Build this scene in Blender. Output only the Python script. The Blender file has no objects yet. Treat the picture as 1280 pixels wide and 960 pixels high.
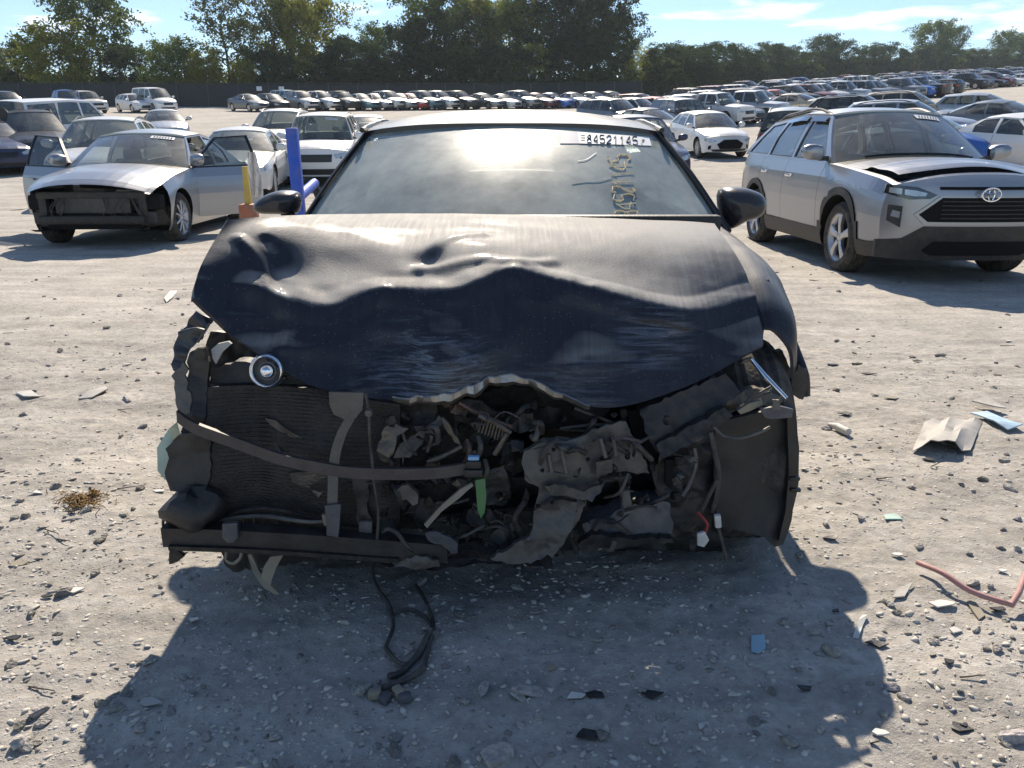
import bpy, bmesh, math, random
import numpy as np
from mathutils import Vector, Matrix, Euler

random.seed(7)
RNG = np.random.default_rng(7)
SC = bpy.context.scene
COL = SC.collection
rad = math.radians

# ------------------------------------------------------------------ camera
CAM_H, PITCH, FPX = 1.26, rad(16.6), 1000.0
cam_data = bpy.data.cameras.new('camera')
cam_data.sensor_width = 36.0
cam_data.lens = 36.0 * FPX / 1280.0
cam_data.clip_start, cam_data.clip_end = 0.05, 3000.0
cam = bpy.data.objects.new('camera', cam_data)
cam.location = (0, 0, CAM_H)
cam.rotation_euler = (math.pi / 2 - PITCH, 0, 0)
COL.objects.link(cam)
SC.camera = cam

# ------------------------------------------------------------------ sky, sun, exposure
SUN_EL, SUN_AZ = rad(40.5), rad(-1.0)
world = bpy.data.worlds.new('World')
SC.world = world
world.use_nodes = True
wn, wl = world.node_tree.nodes, world.node_tree.links
wn.clear()
w_out = wn.new('ShaderNodeOutputWorld')
w_bg = wn.new('ShaderNodeBackground')
w_bg.inputs['Strength'].default_value = 0.082
sky = wn.new('ShaderNodeTexSky')
sky.sky_type = 'NISHITA'
sky.sun_disc = False
sky.sun_elevation = SUN_EL
sky.sun_rotation = SUN_AZ
sky.air_density = 1.0
sky.dust_density = 0.05
sky.ozone_density = 4.0
# thin fair-weather clouds: a flat layer overhead, projected by direction
w_tc = wn.new('ShaderNodeTexCoord')
w_sep = wn.new('ShaderNodeSeparateXYZ')
wl.new(w_tc.outputs['Generated'], w_sep.inputs[0])
w_mz = wn.new('ShaderNodeMath'); w_mz.operation = 'MAXIMUM'; w_mz.inputs[1].default_value = 0.012
wl.new(w_sep.outputs['Z'], w_mz.inputs[0])
w_ad = wn.new('ShaderNodeMath'); w_ad.operation = 'ADD'; w_ad.inputs[1].default_value = 0.06
wl.new(w_mz.outputs[0], w_ad.inputs[0])
w_dx = wn.new('ShaderNodeMath'); w_dx.operation = 'DIVIDE'
w_dy = wn.new('ShaderNodeMath'); w_dy.operation = 'DIVIDE'
wl.new(w_sep.outputs['X'], w_dx.inputs[0]); wl.new(w_ad.outputs[0], w_dx.inputs[1])
wl.new(w_sep.outputs['Y'], w_dy.inputs[0]); wl.new(w_ad.outputs[0], w_dy.inputs[1])
w_cmb = wn.new('ShaderNodeCombineXYZ')
wl.new(w_dx.outputs[0], w_cmb.inputs[0]); wl.new(w_dy.outputs[0], w_cmb.inputs[1])
w_ns = wn.new('ShaderNodeTexNoise')
w_ns.inputs['Scale'].default_value = 0.85
w_ns.inputs['Detail'].default_value = 7.0
w_ns.inputs['Roughness'].default_value = 0.56
w_map = wn.new('ShaderNodeMapping'); w_map.inputs['Location'].default_value = (3.4, 1.7, 0)
wl.new(w_cmb.outputs[0], w_map.inputs[0]); wl.new(w_map.outputs[0], w_ns.inputs['Vector'])
w_cr = wn.new('ShaderNodeValToRGB')
w_cr.color_ramp.elements[0].position = 0.565
w_cr.color_ramp.elements[1].position = 0.70
wl.new(w_ns.outputs['Fac'], w_cr.inputs['Fac'])
w_mix = wn.new('ShaderNodeMixRGB')
w_mix.inputs['Color2'].default_value = (15, 15.2, 15.6, 1)
w_sc = wn.new('ShaderNodeMath'); w_sc.operation = 'MULTIPLY'; w_sc.inputs[1].default_value = 0.75
w_fd = wn.new('ShaderNodeMapRange')
w_fd.inputs['From Min'].default_value = 0.0; w_fd.inputs['From Max'].default_value = 0.05
wl.new(w_sep.outputs['Z'], w_fd.inputs['Value'])
w_m2 = wn.new('ShaderNodeMath'); w_m2.operation = 'MULTIPLY'
wl.new(w_cr.outputs['Color'], w_m2.inputs[0]); wl.new(w_fd.outputs[0], w_m2.inputs[1])
wl.new(w_m2.outputs[0], w_sc.inputs[0])
wl.new(w_sc.outputs[0], w_mix.inputs['Fac'])
wl.new(sky.outputs['Color'], w_mix.inputs['Color1'])
wl.new(w_mix.outputs['Color'], w_bg.inputs['Color'])
wl.new(w_bg.outputs['Background'], w_out.inputs['Surface'])

sun_data = bpy.data.lights.new('sun', 'SUN')
sun_data.energy = 5.0
sun_data.angle = rad(0.53)
sun_data.color = (1.0, 0.875, 0.71)
sun = bpy.data.objects.new('sun', sun_data)
SUN_DIR = Vector((math.sin(SUN_AZ) * math.cos(SUN_EL), math.cos(SUN_AZ) * math.cos(SUN_EL), math.sin(SUN_EL)))
sun.rotation_euler = SUN_DIR.to_track_quat('Z', 'Y').to_euler()
sun.location = (0, 40, 60)
COL.objects.link(sun)

SC.view_settings.view_transform = 'Standard'
SC.view_settings.look = 'None'
SC.view_settings.exposure = 0.72
SC.view_settings.gamma = 1.0
SC.view_settings.use_curve_mapping = False
SC.render.engine = 'CYCLES'
SC.cycles.use_denoising = True
SC.cycles.max_bounces = 8
SC.cycles.transparent_max_bounces = 12
SC.cycles.caustics_reflective = False
SC.cycles.caustics_refractive = False
SC.cycles.sample_clamp_indirect = 6.0


# ------------------------------------------------------------------ pixel -> place
_F = Vector((0, math.cos(PITCH), -math.sin(PITCH)))
_U = Vector((0, math.sin(PITCH), math.cos(PITCH)))
_R = Vector((1, 0, 0))
CAMV = Vector((0, 0, CAM_H))


def ray(u, v):
    return (_R * ((u - 640) / FPX) + _U * ((480 - v) / FPX) + _F)


def P(u, v, y):
    """the point at world depth y metres ahead, in the direction of pixel (u, v)"""
    d = ray(u, v)
    return CAMV + d * (y / d.y)


def sstep(a, b, x):
    t = np.clip((x - a) / (b - a), 0, 1)
    return t * t * (3 - 2 * t)


def terrain(x, y):
    """large shape of the lot: level near the wreck, climbing gently away from it"""
    x = np.asarray(x, float); y = np.asarray(y, float)
    d = np.sqrt((np.where(x > 0, 1.0, .35) * x) ** 2 + np.maximum(y, 0) ** 2)
    s = (d - 18.0) / 3.0
    soft = np.where(s > 20, s, np.log1p(np.exp(np.minimum(s, 20)))) * 3.0
    z = 0.073 * soft * (1 + .10 * sstep(2, 30, x))
    return z


def _hash(ix, iy, seed):
    n = (ix.astype(np.int64) * 374761393 + iy.astype(np.int64) * 668265263 + seed * 974711) & 0xffffffff
    n = ((n ^ (n >> 13)) * 1274126177) & 0xffffffff
    n = n ^ (n >> 16)
    return (n & 0xffff) / 65535.0


def vnoise(x, y, seed=0):
    x = np.asarray(x, float); y = np.asarray(y, float)
    ix = np.floor(x); iy = np.floor(y)
    fx = x - ix; fy = y - iy
    fx = fx * fx * (3 - 2 * fx); fy = fy * fy * (3 - 2 * fy)
    a = _hash(ix, iy, seed); b = _hash(ix + 1, iy, seed)
    c = _hash(ix, iy + 1, seed); d = _hash(ix + 1, iy + 1, seed)
    return (a * (1 - fx) + b * fx) * (1 - fy) + (c * (1 - fx) + d * fx) * fy - 0.5


def relief(x, y):
    """small unevenness of the gravel lot"""
    z = 0.030 * vnoise(x * 0.9, y * 0.9, 1) + 0.022 * vnoise(x * 2.7, y * 2.7, 2)
    z += 0.016 * vnoise(x * 7.1 + 3, y * 7.1, 3)
    n4 = vnoise(x * 19, y * 19, 4)
    z += 0.011 * np.maximum(n4, -0.1)
    z += 0.006 * vnoise(x * 43, y * 43, 5)
    # old wheel tracks running beside the parked cars
    rut = np.sin(x * 1.7 + 0.35 * y + 1.3 * vnoise(x * .4, y * .4, 9) * 3)
    z += -0.010 * np.maximum(rut - 0.55, 0)
    return z


def ground_z(x, y):
    return terrain(x, y) + relief(x, y)


def G(u, v):
    """where the ray through pixel (u, v) meets the lot"""
    d = ray(u, v)
    t = 1.0
    lo, hi = 0.5, 900.0
    prev = 0.5
    for t in np.concatenate([np.linspace(.5, 30, 400), np.linspace(30, 800, 1600)]):
        p = CAMV + d * float(t)
        if p.z < float(terrain(p.x, p.y)):
            lo, hi = prev, float(t)
            break
        prev = float(t)
    for _ in range(30):
        m = (lo + hi) / 2
        p = CAMV + d * m
        if p.z < float(terrain(p.x, p.y)):
            hi = m
        else:
            lo = m
    p = CAMV + d * lo
    return Vector((p.x, p.y, float(terrain(p.x, p.y))))


# ------------------------------------------------------------------ mesh builder
def cr(pts, n=6, closed=False):
    """Catmull-Rom through points"""
    pts = [np.array(p, float) for p in pts]
    out = []
    N = len(pts)
    rng = range(N if closed else N - 1)
    for i in rng:
        p1, p2 = pts[i], pts[(i + 1) % N]
        p0 = pts[i - 1] if (i > 0 or closed) else 2 * p1 - p2
        p3 = pts[(i + 2) % N] if (i + 2 < N or closed) else 2 * p2 - p1
        for k in range(n):
            t = k / n
            out.append(0.5 * ((2 * p1) + (-p0 + p2) * t + (2 * p0 - 5 * p1 + 4 * p2 - p3) * t * t + (-p0 + 3 * p1 - 3 * p2 + p3) * t ** 3))
    if not closed:
        out.append(pts[-1])
    return out


def cr_grid(C, nu, nv):
    """bicubic Catmull-Rom surface through a control grid C[r][c]"""
    C = np.array([[tuple(p) for p in row] for row in C], float)
    rows = np.array([cr(list(r), nu) for r in C])
    cols = np.array([cr(list(rows[:, j]), nv) for j in range(rows.shape[1])])
    return np.transpose(cols, (1, 0, 2))


class MB:
    def __init__(self):
        self.v, self.f, self.m = [], [], []

    def add(self, verts, faces, mat=0):
        o = len(self.v)
        self.v.extend([tuple(map(float, p)) for p in verts])
        for f in faces:
            self.f.append(tuple(i + o for i in f)); self.m.append(mat)
        return self

    def join(self, other, matmap=None):
        o = len(self.v)
        self.v.extend(other.v)
        for f, m in zip(other.f, other.m):
            self.f.append(tuple(i + o for i in f)); self.m.append(matmap[m] if matmap else m)
        return self

    def grid(self, A, mat=0, flip=False, wrap=False):
        A = np.asarray(A, float)
        n, m = A.shape[:2]
        fs = []
        for i in range(n - 1):
            for j in range(m - 1 if not wrap else m):
                k = (j + 1) % m
                q = (i * m + j, i * m + k, (i + 1) * m + k, (i + 1) * m + j)
                fs.append(q[::-1] if flip else q)
        return self.add(A.reshape(-1, 3), fs, mat)

    def slab(self, A, off, mat=0, mat2=None):
        """a surface grid given thickness: off is a constant vector or a per-point array"""
        A = np.asarray(A, float)
        B = A + np.asarray(off, float)
        n, m = A.shape[:2]
        mat2 = mat if mat2 is None else mat2
        self.grid(A, mat); self.grid(B, mat2, flip=True)
        ring = [(0, j) for j in range(m)] + [(i, m - 1) for i in range(1, n)] + [(n - 1, j) for j in range(m - 2, -1, -1)] + [(i, 0) for i in range(n - 2, 0, -1)]
        k = len(ring)
        vs = [A[r] for r in ring] + [B[r] for r in ring]
        fs = [((i + 1) % k, i, i + k, (i + 1) % k + k) for i in range(k)]
        return self.add(vs, fs, mat2)

    def box(self, c, s, rot=None, mat=0, taper=1.0):
        c = Vector(c); hx, hy, hz = s[0] / 2, s[1] / 2, s[2] / 2
        vs = []
        for z in (-1, 1):
            k = taper if z > 0 else 1.0
            for x, y in ((-1, -1), (1, -1), (1, 1), (-1, 1)):
                p = Vector((x * hx * k, y * hy * k, z * hz))
                if rot is not None:
                    p = rot @ p
                vs.append(c + p)
        return self.add(vs, [(3, 2, 1, 0), (4, 5, 6, 7), (0, 1, 5, 4), (1, 2, 6, 5), (2, 3, 7, 6), (3, 0, 4, 7)], mat)

    def bbox(self, c, s, b=0.02, rot=None, mat=0):
        """a box with chamfered edges"""
        c = Vector(c)
        bm = bmesh.new()
        bmesh.ops.create_cube(bm, size=1.0)
        for v in bm.verts:
            v.co = Vector((v.co.x * s[0], v.co.y * s[1], v.co.z * s[2]))
        bmesh.ops.bevel(bm, geom=list(bm.edges), offset=min(b, min(s) * .45), segments=2, profile=.6, affect='EDGES')
        bm.verts.index_update()
        vs = [c + ((rot @ v.co) if rot is not None else v.co) for v in bm.verts]
        self.add(vs, [tuple(v.index for v in f.verts) for f in bm.faces], mat)
        bm.free()
        return self

    def tube(self, pts, r, n=7, mat=0, cap=True, flat=1.0):
        pts = [Vector(p) for p in pts]
        N = len(pts)
        rs = [r] * N if np.isscalar(r) else list(np.interp(np.linspace(0, 1, N), np.linspace(0, 1, len(r)), r))
        up = Vector((0, 0, 1))
        vs = []
        t0 = (pts[1] - pts[0]).normalized()
        nrm = t0.orthogonal().normalized()
        for i in range(N):
            t = (pts[min(i + 1, N - 1)] - pts[max(i - 1, 0)])
            t = t.normalized() if t.length > 1e-9 else t0
            nrm = (nrm - t * nrm.dot(t))
            nrm = nrm.normalized() if nrm.length > 1e-6 else t.orthogonal().normalized()
            b = t.cross(nrm)
            for k in range(n):
                a = 2 * math.pi * k / n
                vs.append(pts[i] + nrm * (math.cos(a) * rs[i]) + b * (math.sin(a) * rs[i] * flat))
        fs = [(i * n + k, i * n + (k + 1) % n, (i + 1) * n + (k + 1) % n, (i + 1) * n + k) for i in range(N - 1) for k in range(n)]
        if cap:
            fs.append(tuple(range(n - 1, -1, -1)))
            fs.append(tuple((N - 1) * n + k for k in range(n)))
        return self.add(vs, fs, mat)

    def ribbon(self, pts, width_vec, thick_vec, mat=0):
        """a flat strap along pts; width and thickness as vectors (constant or per point)"""
        pts = [np.array(p, float) for p in pts]
        N = len(pts)
        W = [np.array(width_vec, float)] * N if np.ndim(width_vec) == 1 else [np.array(w, float) for w in width_vec]
        T = np.array(thick_vec, float)
        vs = []
        for p, w in zip(pts, W):
            vs += [p - w / 2 - T / 2, p + w / 2 - T / 2, p + w / 2 + T / 2, p - w / 2 + T / 2]
        fs = []
        for i in range(N - 1):
            for k in range(4):
                fs.append((i * 4 + k, i * 4 + (k + 1) % 4, (i + 1) * 4 + (k + 1) % 4, (i + 1) * 4 + k))
        fs += [(3, 2, 1, 0), tuple((N - 1) * 4 + k for k in range(4))]
        return self.add(vs, fs, mat)

    def lathe(self, prof, n=24, M=None, mat=0, mats=None):
        """profile (r, h) turned about +Z then moved by matrix M"""
        M = M or Matrix.Identity(4)
        vs, fs = [], []
        for r, h in prof:
            for k in range(n):
                a = 2 * math.pi * k / n
                vs.append(M @ Vector((r * math.cos(a), r * math.sin(a), h)))
        o = len(self.v)
        self.v.extend([tuple(p) for p in vs])
        for i in range(len(prof) - 1):
            for k in range(n):
                self.f.append((o + i * n + k, o + i * n + (k + 1) % n, o + (i + 1) * n + (k + 1) % n, o + (i + 1) * n + k))
                self.m.append(mats[i] if mats else mat)
        return self

    def poly(self, pts, thick, mat=0, sub=0, crumple=0.0, seed=0, size=.06, jag=0.0):
        """a planar or nearly planar outline filled, subdivided, crumpled and given thickness (a vector)"""
        bm = bmesh.new()
        pts = [Vector(p) for p in pts]
        if jag:
            rj = random.Random(seed)
            out = []
            for i in range(len(pts)):
                a, b = pts[i], pts[(i + 1) % len(pts)]
                k = max(1, int((b - a).length / .014))
                for j in range(k):
                    q = a.lerp(b, j / k)
                    if j: q = q + Vector((rj.uniform(-jag, jag), rj.uniform(-jag, jag) * .5, rj.uniform(-jag, jag)))
                    out.append(q)
            pts = out
        vs = [bm.verts.new(p) for p in pts]
        es = [bm.edges.new((vs[i], vs[(i + 1) % len(vs)])) for i in range(len(vs))]
        nrm = Vector((0, 0, 0))
        for i in range(len(pts)):
            nrm += (pts[i] - pts[0]).cross(pts[(i + 1) % len(pts)] - pts[0])
        bmesh.ops.triangle_fill(bm, use_beauty=True, edges=es, normal=nrm)
        for _ in range(sub):
            lng = [e for e in bm.edges if e.calc_length() > size]
            if not lng:
                break
            bmesh.ops.subdivide_edges(bm, edges=lng, cuts=1)
            bmesh.ops.triangulate(bm, faces=list(bm.faces))
        T = Vector(thick)
        tn = T.normalized() if T.length else Vector((0, 0, 1))
        if crumple:
            for v in bm.verts:
                s = float(vnoise(v.co.x * 17 + v.co.y * 9 + seed * 3.1, v.co.z * 17 + v.co.y * 7 + seed, 30)) + .4 * float(vnoise(v.co.x * 41 + seed, v.co.z * 41 + v.co.y * 23, 31)) + .10 * float(vnoise(v.co.x * 97 + seed, v.co.z * 97, 32))
                v.co += tn * (s * crumple)
        bm.verts.index_update()
        front = [v.co.copy() for v in bm.verts]
        tris = [tuple(v.index for v in f.verts) for f in bm.faces]
        # keep winding facing against the thickness vector
        k = len(front)
        fs = []
        for t in tris:
            n = (front[t[1]] - front[t[0]]).cross(front[t[2]] - front[t[0]])
            if n.dot(T) > 0:
                t = t[::-1]
            fs.append(t); fs.append(tuple(i + k for i in t[::-1]))
        for e in bm.edges:
            if len(e.link_faces) == 1:
                a, b = e.verts[0].index, e.verts[1].index
                fs.append((a, b, b + k, a + k))
        self.add(front + [p + T for p in front], fs, mat)
        bm.free()
        return self

    def build(self, name, mats, parent=None, smooth=35, loc=None, color=None):
        me = bpy.data.meshes.new(name)
        me.from_pydata(self.v, [], self.f)
        mats = mats if isinstance(mats, (list, tuple)) else [mats]
        for m in mats:
            me.materials.append(m)
        if any(self.m):
            me.polygons.foreach_set('material_index', self.m)
        me.update()
        if smooth:
            me.shade_smooth()
            me.set_sharp_from_angle(angle=rad(smooth))
        o = bpy.data.objects.new(name, me)
        COL.objects.link(o)
        if parent is not None:
            o.parent = parent
        if loc is not None:
            o.location = loc
        if color is not None:
            o.color = color
        return o


def empty(name, loc=(0, 0, 0), rz=0.0):
    o = bpy.data.objects.new(name, None)
    o.empty_display_size = 0.3
    o.location = loc
    o.rotation_euler = (0, 0, rz)
    COL.objects.link(o)
    return o


def tag(o, label, cat, group=None):
    o['label'] = label
    o['category'] = cat
    if group:
        o['group'] = group
    return o


def kind(o, k):
    o['kind'] = k
    return o


def copy_tree(o, parent=None):
    c = o.copy()
    COL.objects.link(c)
    if parent is not None:
        c.parent = parent
    for ch in o.children:
        copy_tree(ch, c)
    return c


def set_color(o, col, metal=None):
    mt = metal if metal is not None else (.72 if .15 < max(col) < .62 and max(col) - min(col) < .12 else .12)
    o.color = (*col, mt)
    for c in o.children:
        set_color(c, col)


# ------------------------------------------------------------------ materials
def new_mat(name):
    m = bpy.data.materials.new(name)
    m.use_nodes = True
    return m, m.node_tree.nodes, m.node_tree.links, m.node_tree.nodes['Principled BSDF']


def simple(name, col, rough=.5, metal=0.0, spec=.5, bump=0.0, bscale=40, var=0.0, vscale=8, coat=0.0, dust=0.0, trans=0.0):
    m, N, L, b = new_mat(name)
    b.inputs['Base Color'].default_value = (*col, 1)
    b.inputs['Roughness'].default_value = rough
    b.inputs['Metallic'].default_value = metal
    b.inputs['Specular IOR Level'].default_value = spec
    b.inputs['Coat Weight'].default_value = coat
    tc = N.new('ShaderNodeTexCoord')
    src = None
    if var or dust:
        n = N.new('ShaderNodeTexNoise')
        n.inputs['Scale'].default_value = vscale
        n.inputs['Detail'].default_value = 6
        n.inputs['Roughness'].default_value = .65
        L.new(tc.outputs['Object'], n.inputs['Vector'])
        mx = N.new('ShaderNodeMixRGB')
        mx.inputs['Color1'].default_value = (*[c * (1 - var) for c in col], 1)
        mx.inputs['Color2'].default_value = (*[min(1, c * (1 + var)) for c in col], 1)
        L.new(n.outputs['Fac'], mx.inputs['Fac'])
        src = mx.outputs[0]
        if dust:
            r = N.new('ShaderNodeValToRGB')
            r.color_ramp.elements[0].position = .38
            r.color_ramp.elements[1].position = .70
            n2 = N.new('ShaderNodeTexNoise')
            n2.inputs['Scale'].default_value = vscale * 2.3
            n2.inputs['Detail'].default_value = 8
            n2.inputs['Roughness'].default_value = .7
            L.new(tc.outputs['Object'], n2.inputs['Vector'])
            L.new(n2.outputs['Fac'], r.inputs['Fac'])
            ml = N.new('ShaderNodeMath'); ml.operation = 'MULTIPLY'; ml.inputs[1].default_value = dust
            L.new(r.outputs[0], ml.inputs[0])
            d = N.new('ShaderNodeMixRGB')
            d.inputs['Color2'].default_value = (.30, .27, .23, 1)
            L.new(ml.outputs[0], d.inputs['Fac'])
            L.new(src, d.inputs['Color1'])
            src = d.outputs[0]
            rr = N.new('ShaderNodeMath'); rr.operation = 'MULTIPLY_ADD'
            rr.inputs[1].default_value = .6; rr.inputs[2].default_value = rough
            rr.use_clamp = True
            L.new(ml.outputs[0], rr.inputs[0]); L.new(rr.outputs[0], b.inputs['Roughness'])
        L.new(src, b.inputs['Base Color'])
    if bump:
        n = N.new('ShaderNodeTexNoise')
        n.inputs['Scale'].default_value = bscale
        n.inputs['Detail'].default_value = 5
        L.new(tc.outputs['Object'], n.inputs['Vector'])
        bp = N.new('ShaderNodeBump')
        bp.inputs['Strength'].default_value = bump
        bp.inputs['Distance'].default_value = .01
        L.new(n.outputs['Fac'], bp.inputs['Height'])
        L.new(bp.outputs[0], b.inputs['Normal'])
    return m


def dusty_paint(name, use_obj=True, col=(.01, .012, .018), amount=.5, metal=.35, rough=.28, streak=False, scuffs=(), low=.28, dust_col=(.34, .31, .27), gloss=1.0, even=.35):
    """car paint under a film of lot dust, heavier where dust settles on top"""
    m, N, L, b = new_mat(name)
    tc = N.new('ShaderNodeTexCoord')
    if use_obj:
        oi = N.new('ShaderNodeObjectInfo')
        base = oi.outputs['Color']
    else:
        rgb = N.new('ShaderNodeRGB'); rgb.outputs[0].default_value = (*col, 1)
        base = rgb.outputs[0]
    geo = N.new('ShaderNodeNewGeometry')
    sp = N.new('ShaderNodeSeparateXYZ')
    L.new(geo.outputs['Normal'], sp.inputs[0])
    upf = N.new('ShaderNodeMapRange')
    upf.inputs['From Min'].default_value = .62 if streak else .15; upf.inputs['From Max'].default_value = .95
    upf.inputs['To Min'].default_value = low; upf.inputs['To Max'].default_value = 1.0
    L.new(sp.outputs['Z'], upf.inputs['Value'])
    n = N.new('ShaderNodeTexNoise')
    n.inputs['Scale'].default_value = 5.0; n.inputs['Detail'].default_value = 9; n.inputs['Roughness'].default_value = .68
    L.new(tc.outputs['Object'], n.inputs['Vector'])
    mr = N.new('ShaderNodeMapRange')
    mr.inputs['From Min'].default_value = .3; mr.inputs['From Max'].default_value = .75
    mr.inputs['To Min'].default_value = even; mr.inputs['To Max'].default_value = 1.0
    L.new(n.outputs['Fac'], mr.inputs['Value'])
    mul = N.new('ShaderNodeMath'); mul.operation = 'MULTIPLY'
    L.new(upf.outputs[0], mul.inputs[0]); L.new(mr.outputs[0], mul.inputs[1])
    fac = mul.outputs[0]
    if streak:
        mp = N.new('ShaderNodeMapping'); mp.inputs['Scale'].default_value = (80, 5.0, 5.0)
        L.new(tc.outputs['Object'], mp.inputs[0])
        n2 = N.new('ShaderNodeTexNoise'); n2.inputs['Scale'].default_value = 1.0; n2.inputs['Detail'].default_value = 5
        L.new(mp.outputs[0], n2.inputs['Vector'])
        m2 = N.new('ShaderNodeMapRange')
        m2.inputs['From Min'].default_value = .35; m2.inputs['From Max'].default_value = .7
        m2.inputs['To Min'].default_value = .8; m2.inputs['To Max'].default_value = 1.15
        L.new(n2.outputs['Fac'], m2.inputs['Value'])
        mm = N.new('ShaderNodeMath'); mm.operation = 'MULTIPLY'
        L.new(fac, mm.inputs[0]); L.new(m2.outputs[0], mm.inputs[1])
        fac = mm.outputs[0]
    am = N.new('ShaderNodeMath'); am.operation = 'MULTIPLY'; am.inputs[1].default_value = amount; am.use_clamp = True
    L.new(fac, am.inputs[0])
    fac = am.outputs[0]
    mx = N.new('ShaderNodeMixRGB'); mx.inputs['Color2'].default_value = (*dust_col, 1)
    L.new(fac, mx.inputs['Fac']); L.new(base, mx.inputs['Color1'])
    col_out = mx.outputs[0]
    if streak:
        # scuffs where the nose was scraped: pale streaks in a few patches of their own
        ss = None
        for (cx, cy, cz), rad_, ang, wt in scuffs:
            vs_ = N.new('ShaderNodeVectorMath'); vs_.operation = 'DISTANCE'
            vs_.inputs[1].default_value = (cx, cy, cz)
            L.new(tc.outputs['Object'], vs_.inputs[0])
            mk = N.new('ShaderNodeMapRange'); mk.interpolation_type = 'SMOOTHSTEP'
            mk.inputs['From Min'].default_value = rad_; mk.inputs['From Max'].default_value = rad_ * .25
            L.new(vs_.outputs['Value'], mk.inputs['Value'])
            mg = N.new('ShaderNodeMapping'); mg.inputs['Rotation'].default_value = (0, ang, 0); mg.inputs['Scale'].default_value = (4, 20, 62)
            L.new(tc.outputs['Object'], mg.inputs[0])
            sn = N.new('ShaderNodeTexNoise'); sn.inputs['Scale'].default_value = 1.0; sn.inputs['Detail'].default_value = 6; sn.inputs['Roughness'].default_value = .7
            sn.inputs['Distortion'].default_value = .8
            L.new(mg.outputs[0], sn.inputs['Vector'])
            sr = N.new('ShaderNodeMapRange'); sr.inputs['From Min'].default_value = .47; sr.inputs['From Max'].default_value = .68
            L.new(sn.outputs['Fac'], sr.inputs['Value'])
            m_ = N.new('ShaderNodeMath'); m_.operation = 'MULTIPLY'
            L.new(mk.outputs[0], m_.inputs[0]); L.new(sr.outputs[0], m_.inputs[1])
            w_ = N.new('ShaderNodeMath'); w_.operation = 'MULTIPLY_ADD'; w_.inputs[1].default_value = wt
            L.new(m_.outputs[0], w_.inputs[0])
            if ss is None: w_.inputs[2].default_value = 0
            else: L.new(ss, w_.inputs[2])
            ss = w_.outputs[0]
        mx2 = N.new('ShaderNodeMixRGB'); mx2.inputs['Color2'].default_value = (.30, .38, .50, 1); mx2.use_clamp = True
        if ss is not None: L.new(ss, mx2.inputs['Fac'])
        else: mx2.inputs['Fac'].default_value = 0
        L.new(col_out, mx2.inputs['Color1'])
        # fine speckle of dried spots
        vo = N.new('ShaderNodeTexVoronoi'); vo.inputs['Scale'].default_value = 70
        L.new(tc.outputs['Object'], vo.inputs['Vector'])
        vr = N.new('ShaderNodeValToRGB'); vr.color_ramp.elements[0].position = .06; vr.color_ramp.elements[1].position = .14
        vr.color_ramp.elements[0].color = (1, 1, 1, 1); vr.color_ramp.elements[1].color = (0, 0, 0, 1)
        L.new(vo.outputs['Distance'], vr.inputs['Fac'])
        v3 = N.new('ShaderNodeMath'); v3.operation = 'MULTIPLY'; v3.inputs[1].default_value = .28
        L.new(vr.outputs[0], v3.inputs[0])
        mx3 = N.new('ShaderNodeMixRGB'); mx3.inputs['Color2'].default_value = (.36, .34, .31, 1)
        L.new(v3.outputs[0], mx3.inputs['Fac']); L.new(mx2.outputs[0], mx3.inputs['Color1'])
        col_out = mx3.outputs[0]
        gn = N.new('ShaderNodeTexNoise'); gn.inputs['Scale'].default_value = 210; gn.inputs['Detail'].default_value = 4
        L.new(tc.outputs['Object'], gn.inputs['Vector'])
        gb = N.new('ShaderNodeBump'); gb.inputs['Strength'].default_value = .22; gb.inputs['Distance'].default_value = .004
        L.new(gn.outputs['Fac'], gb.inputs['Height']); L.new(gb.outputs[0], b.inputs['Normal'])
    L.new(col_out, b.inputs['Base Color'])
    rr = N.new('ShaderNodeMath'); rr.operation = 'MULTIPLY_ADD'; rr.use_clamp = True
    rr.inputs[1].default_value = .42; rr.inputs[2].default_value = rough
    L.new(fac, rr.inputs[0]); L.new(rr.outputs[0], b.inputs['Roughness'])
    im = N.new('ShaderNodeMath'); im.operation = 'MULTIPLY_ADD'; im.use_clamp = True
    im.inputs[1].default_value = -1.0; im.inputs[2].default_value = 1.0
    L.new(fac, im.inputs[0])
    im2 = N.new('ShaderNodeMath'); im2.operation = 'MULTIPLY'; im2.inputs[1].default_value = metal
    L.new(im.outputs[0], im2.inputs[0])
    if use_obj: L.new(oi.outputs['Alpha'], im2.inputs[1])
    L.new(im2.outputs[0], b.inputs['Metallic'])
    cw = N.new('ShaderNodeMath'); cw.operation = 'MULTIPLY_ADD'; cw.use_clamp = True
    cw.inputs[1].default_value = -.45 * gloss; cw.inputs[2].default_value = .4 * gloss + (.03 if streak else 0)
    L.new(fac, cw.inputs[0]); L.new(cw.outputs[0], b.inputs['Coat Weight'])
    b.inputs['Coat Roughness'].default_value = .12
    b.inputs['Specular IOR Level'].default_value = .30 * gloss
    return m


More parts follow.
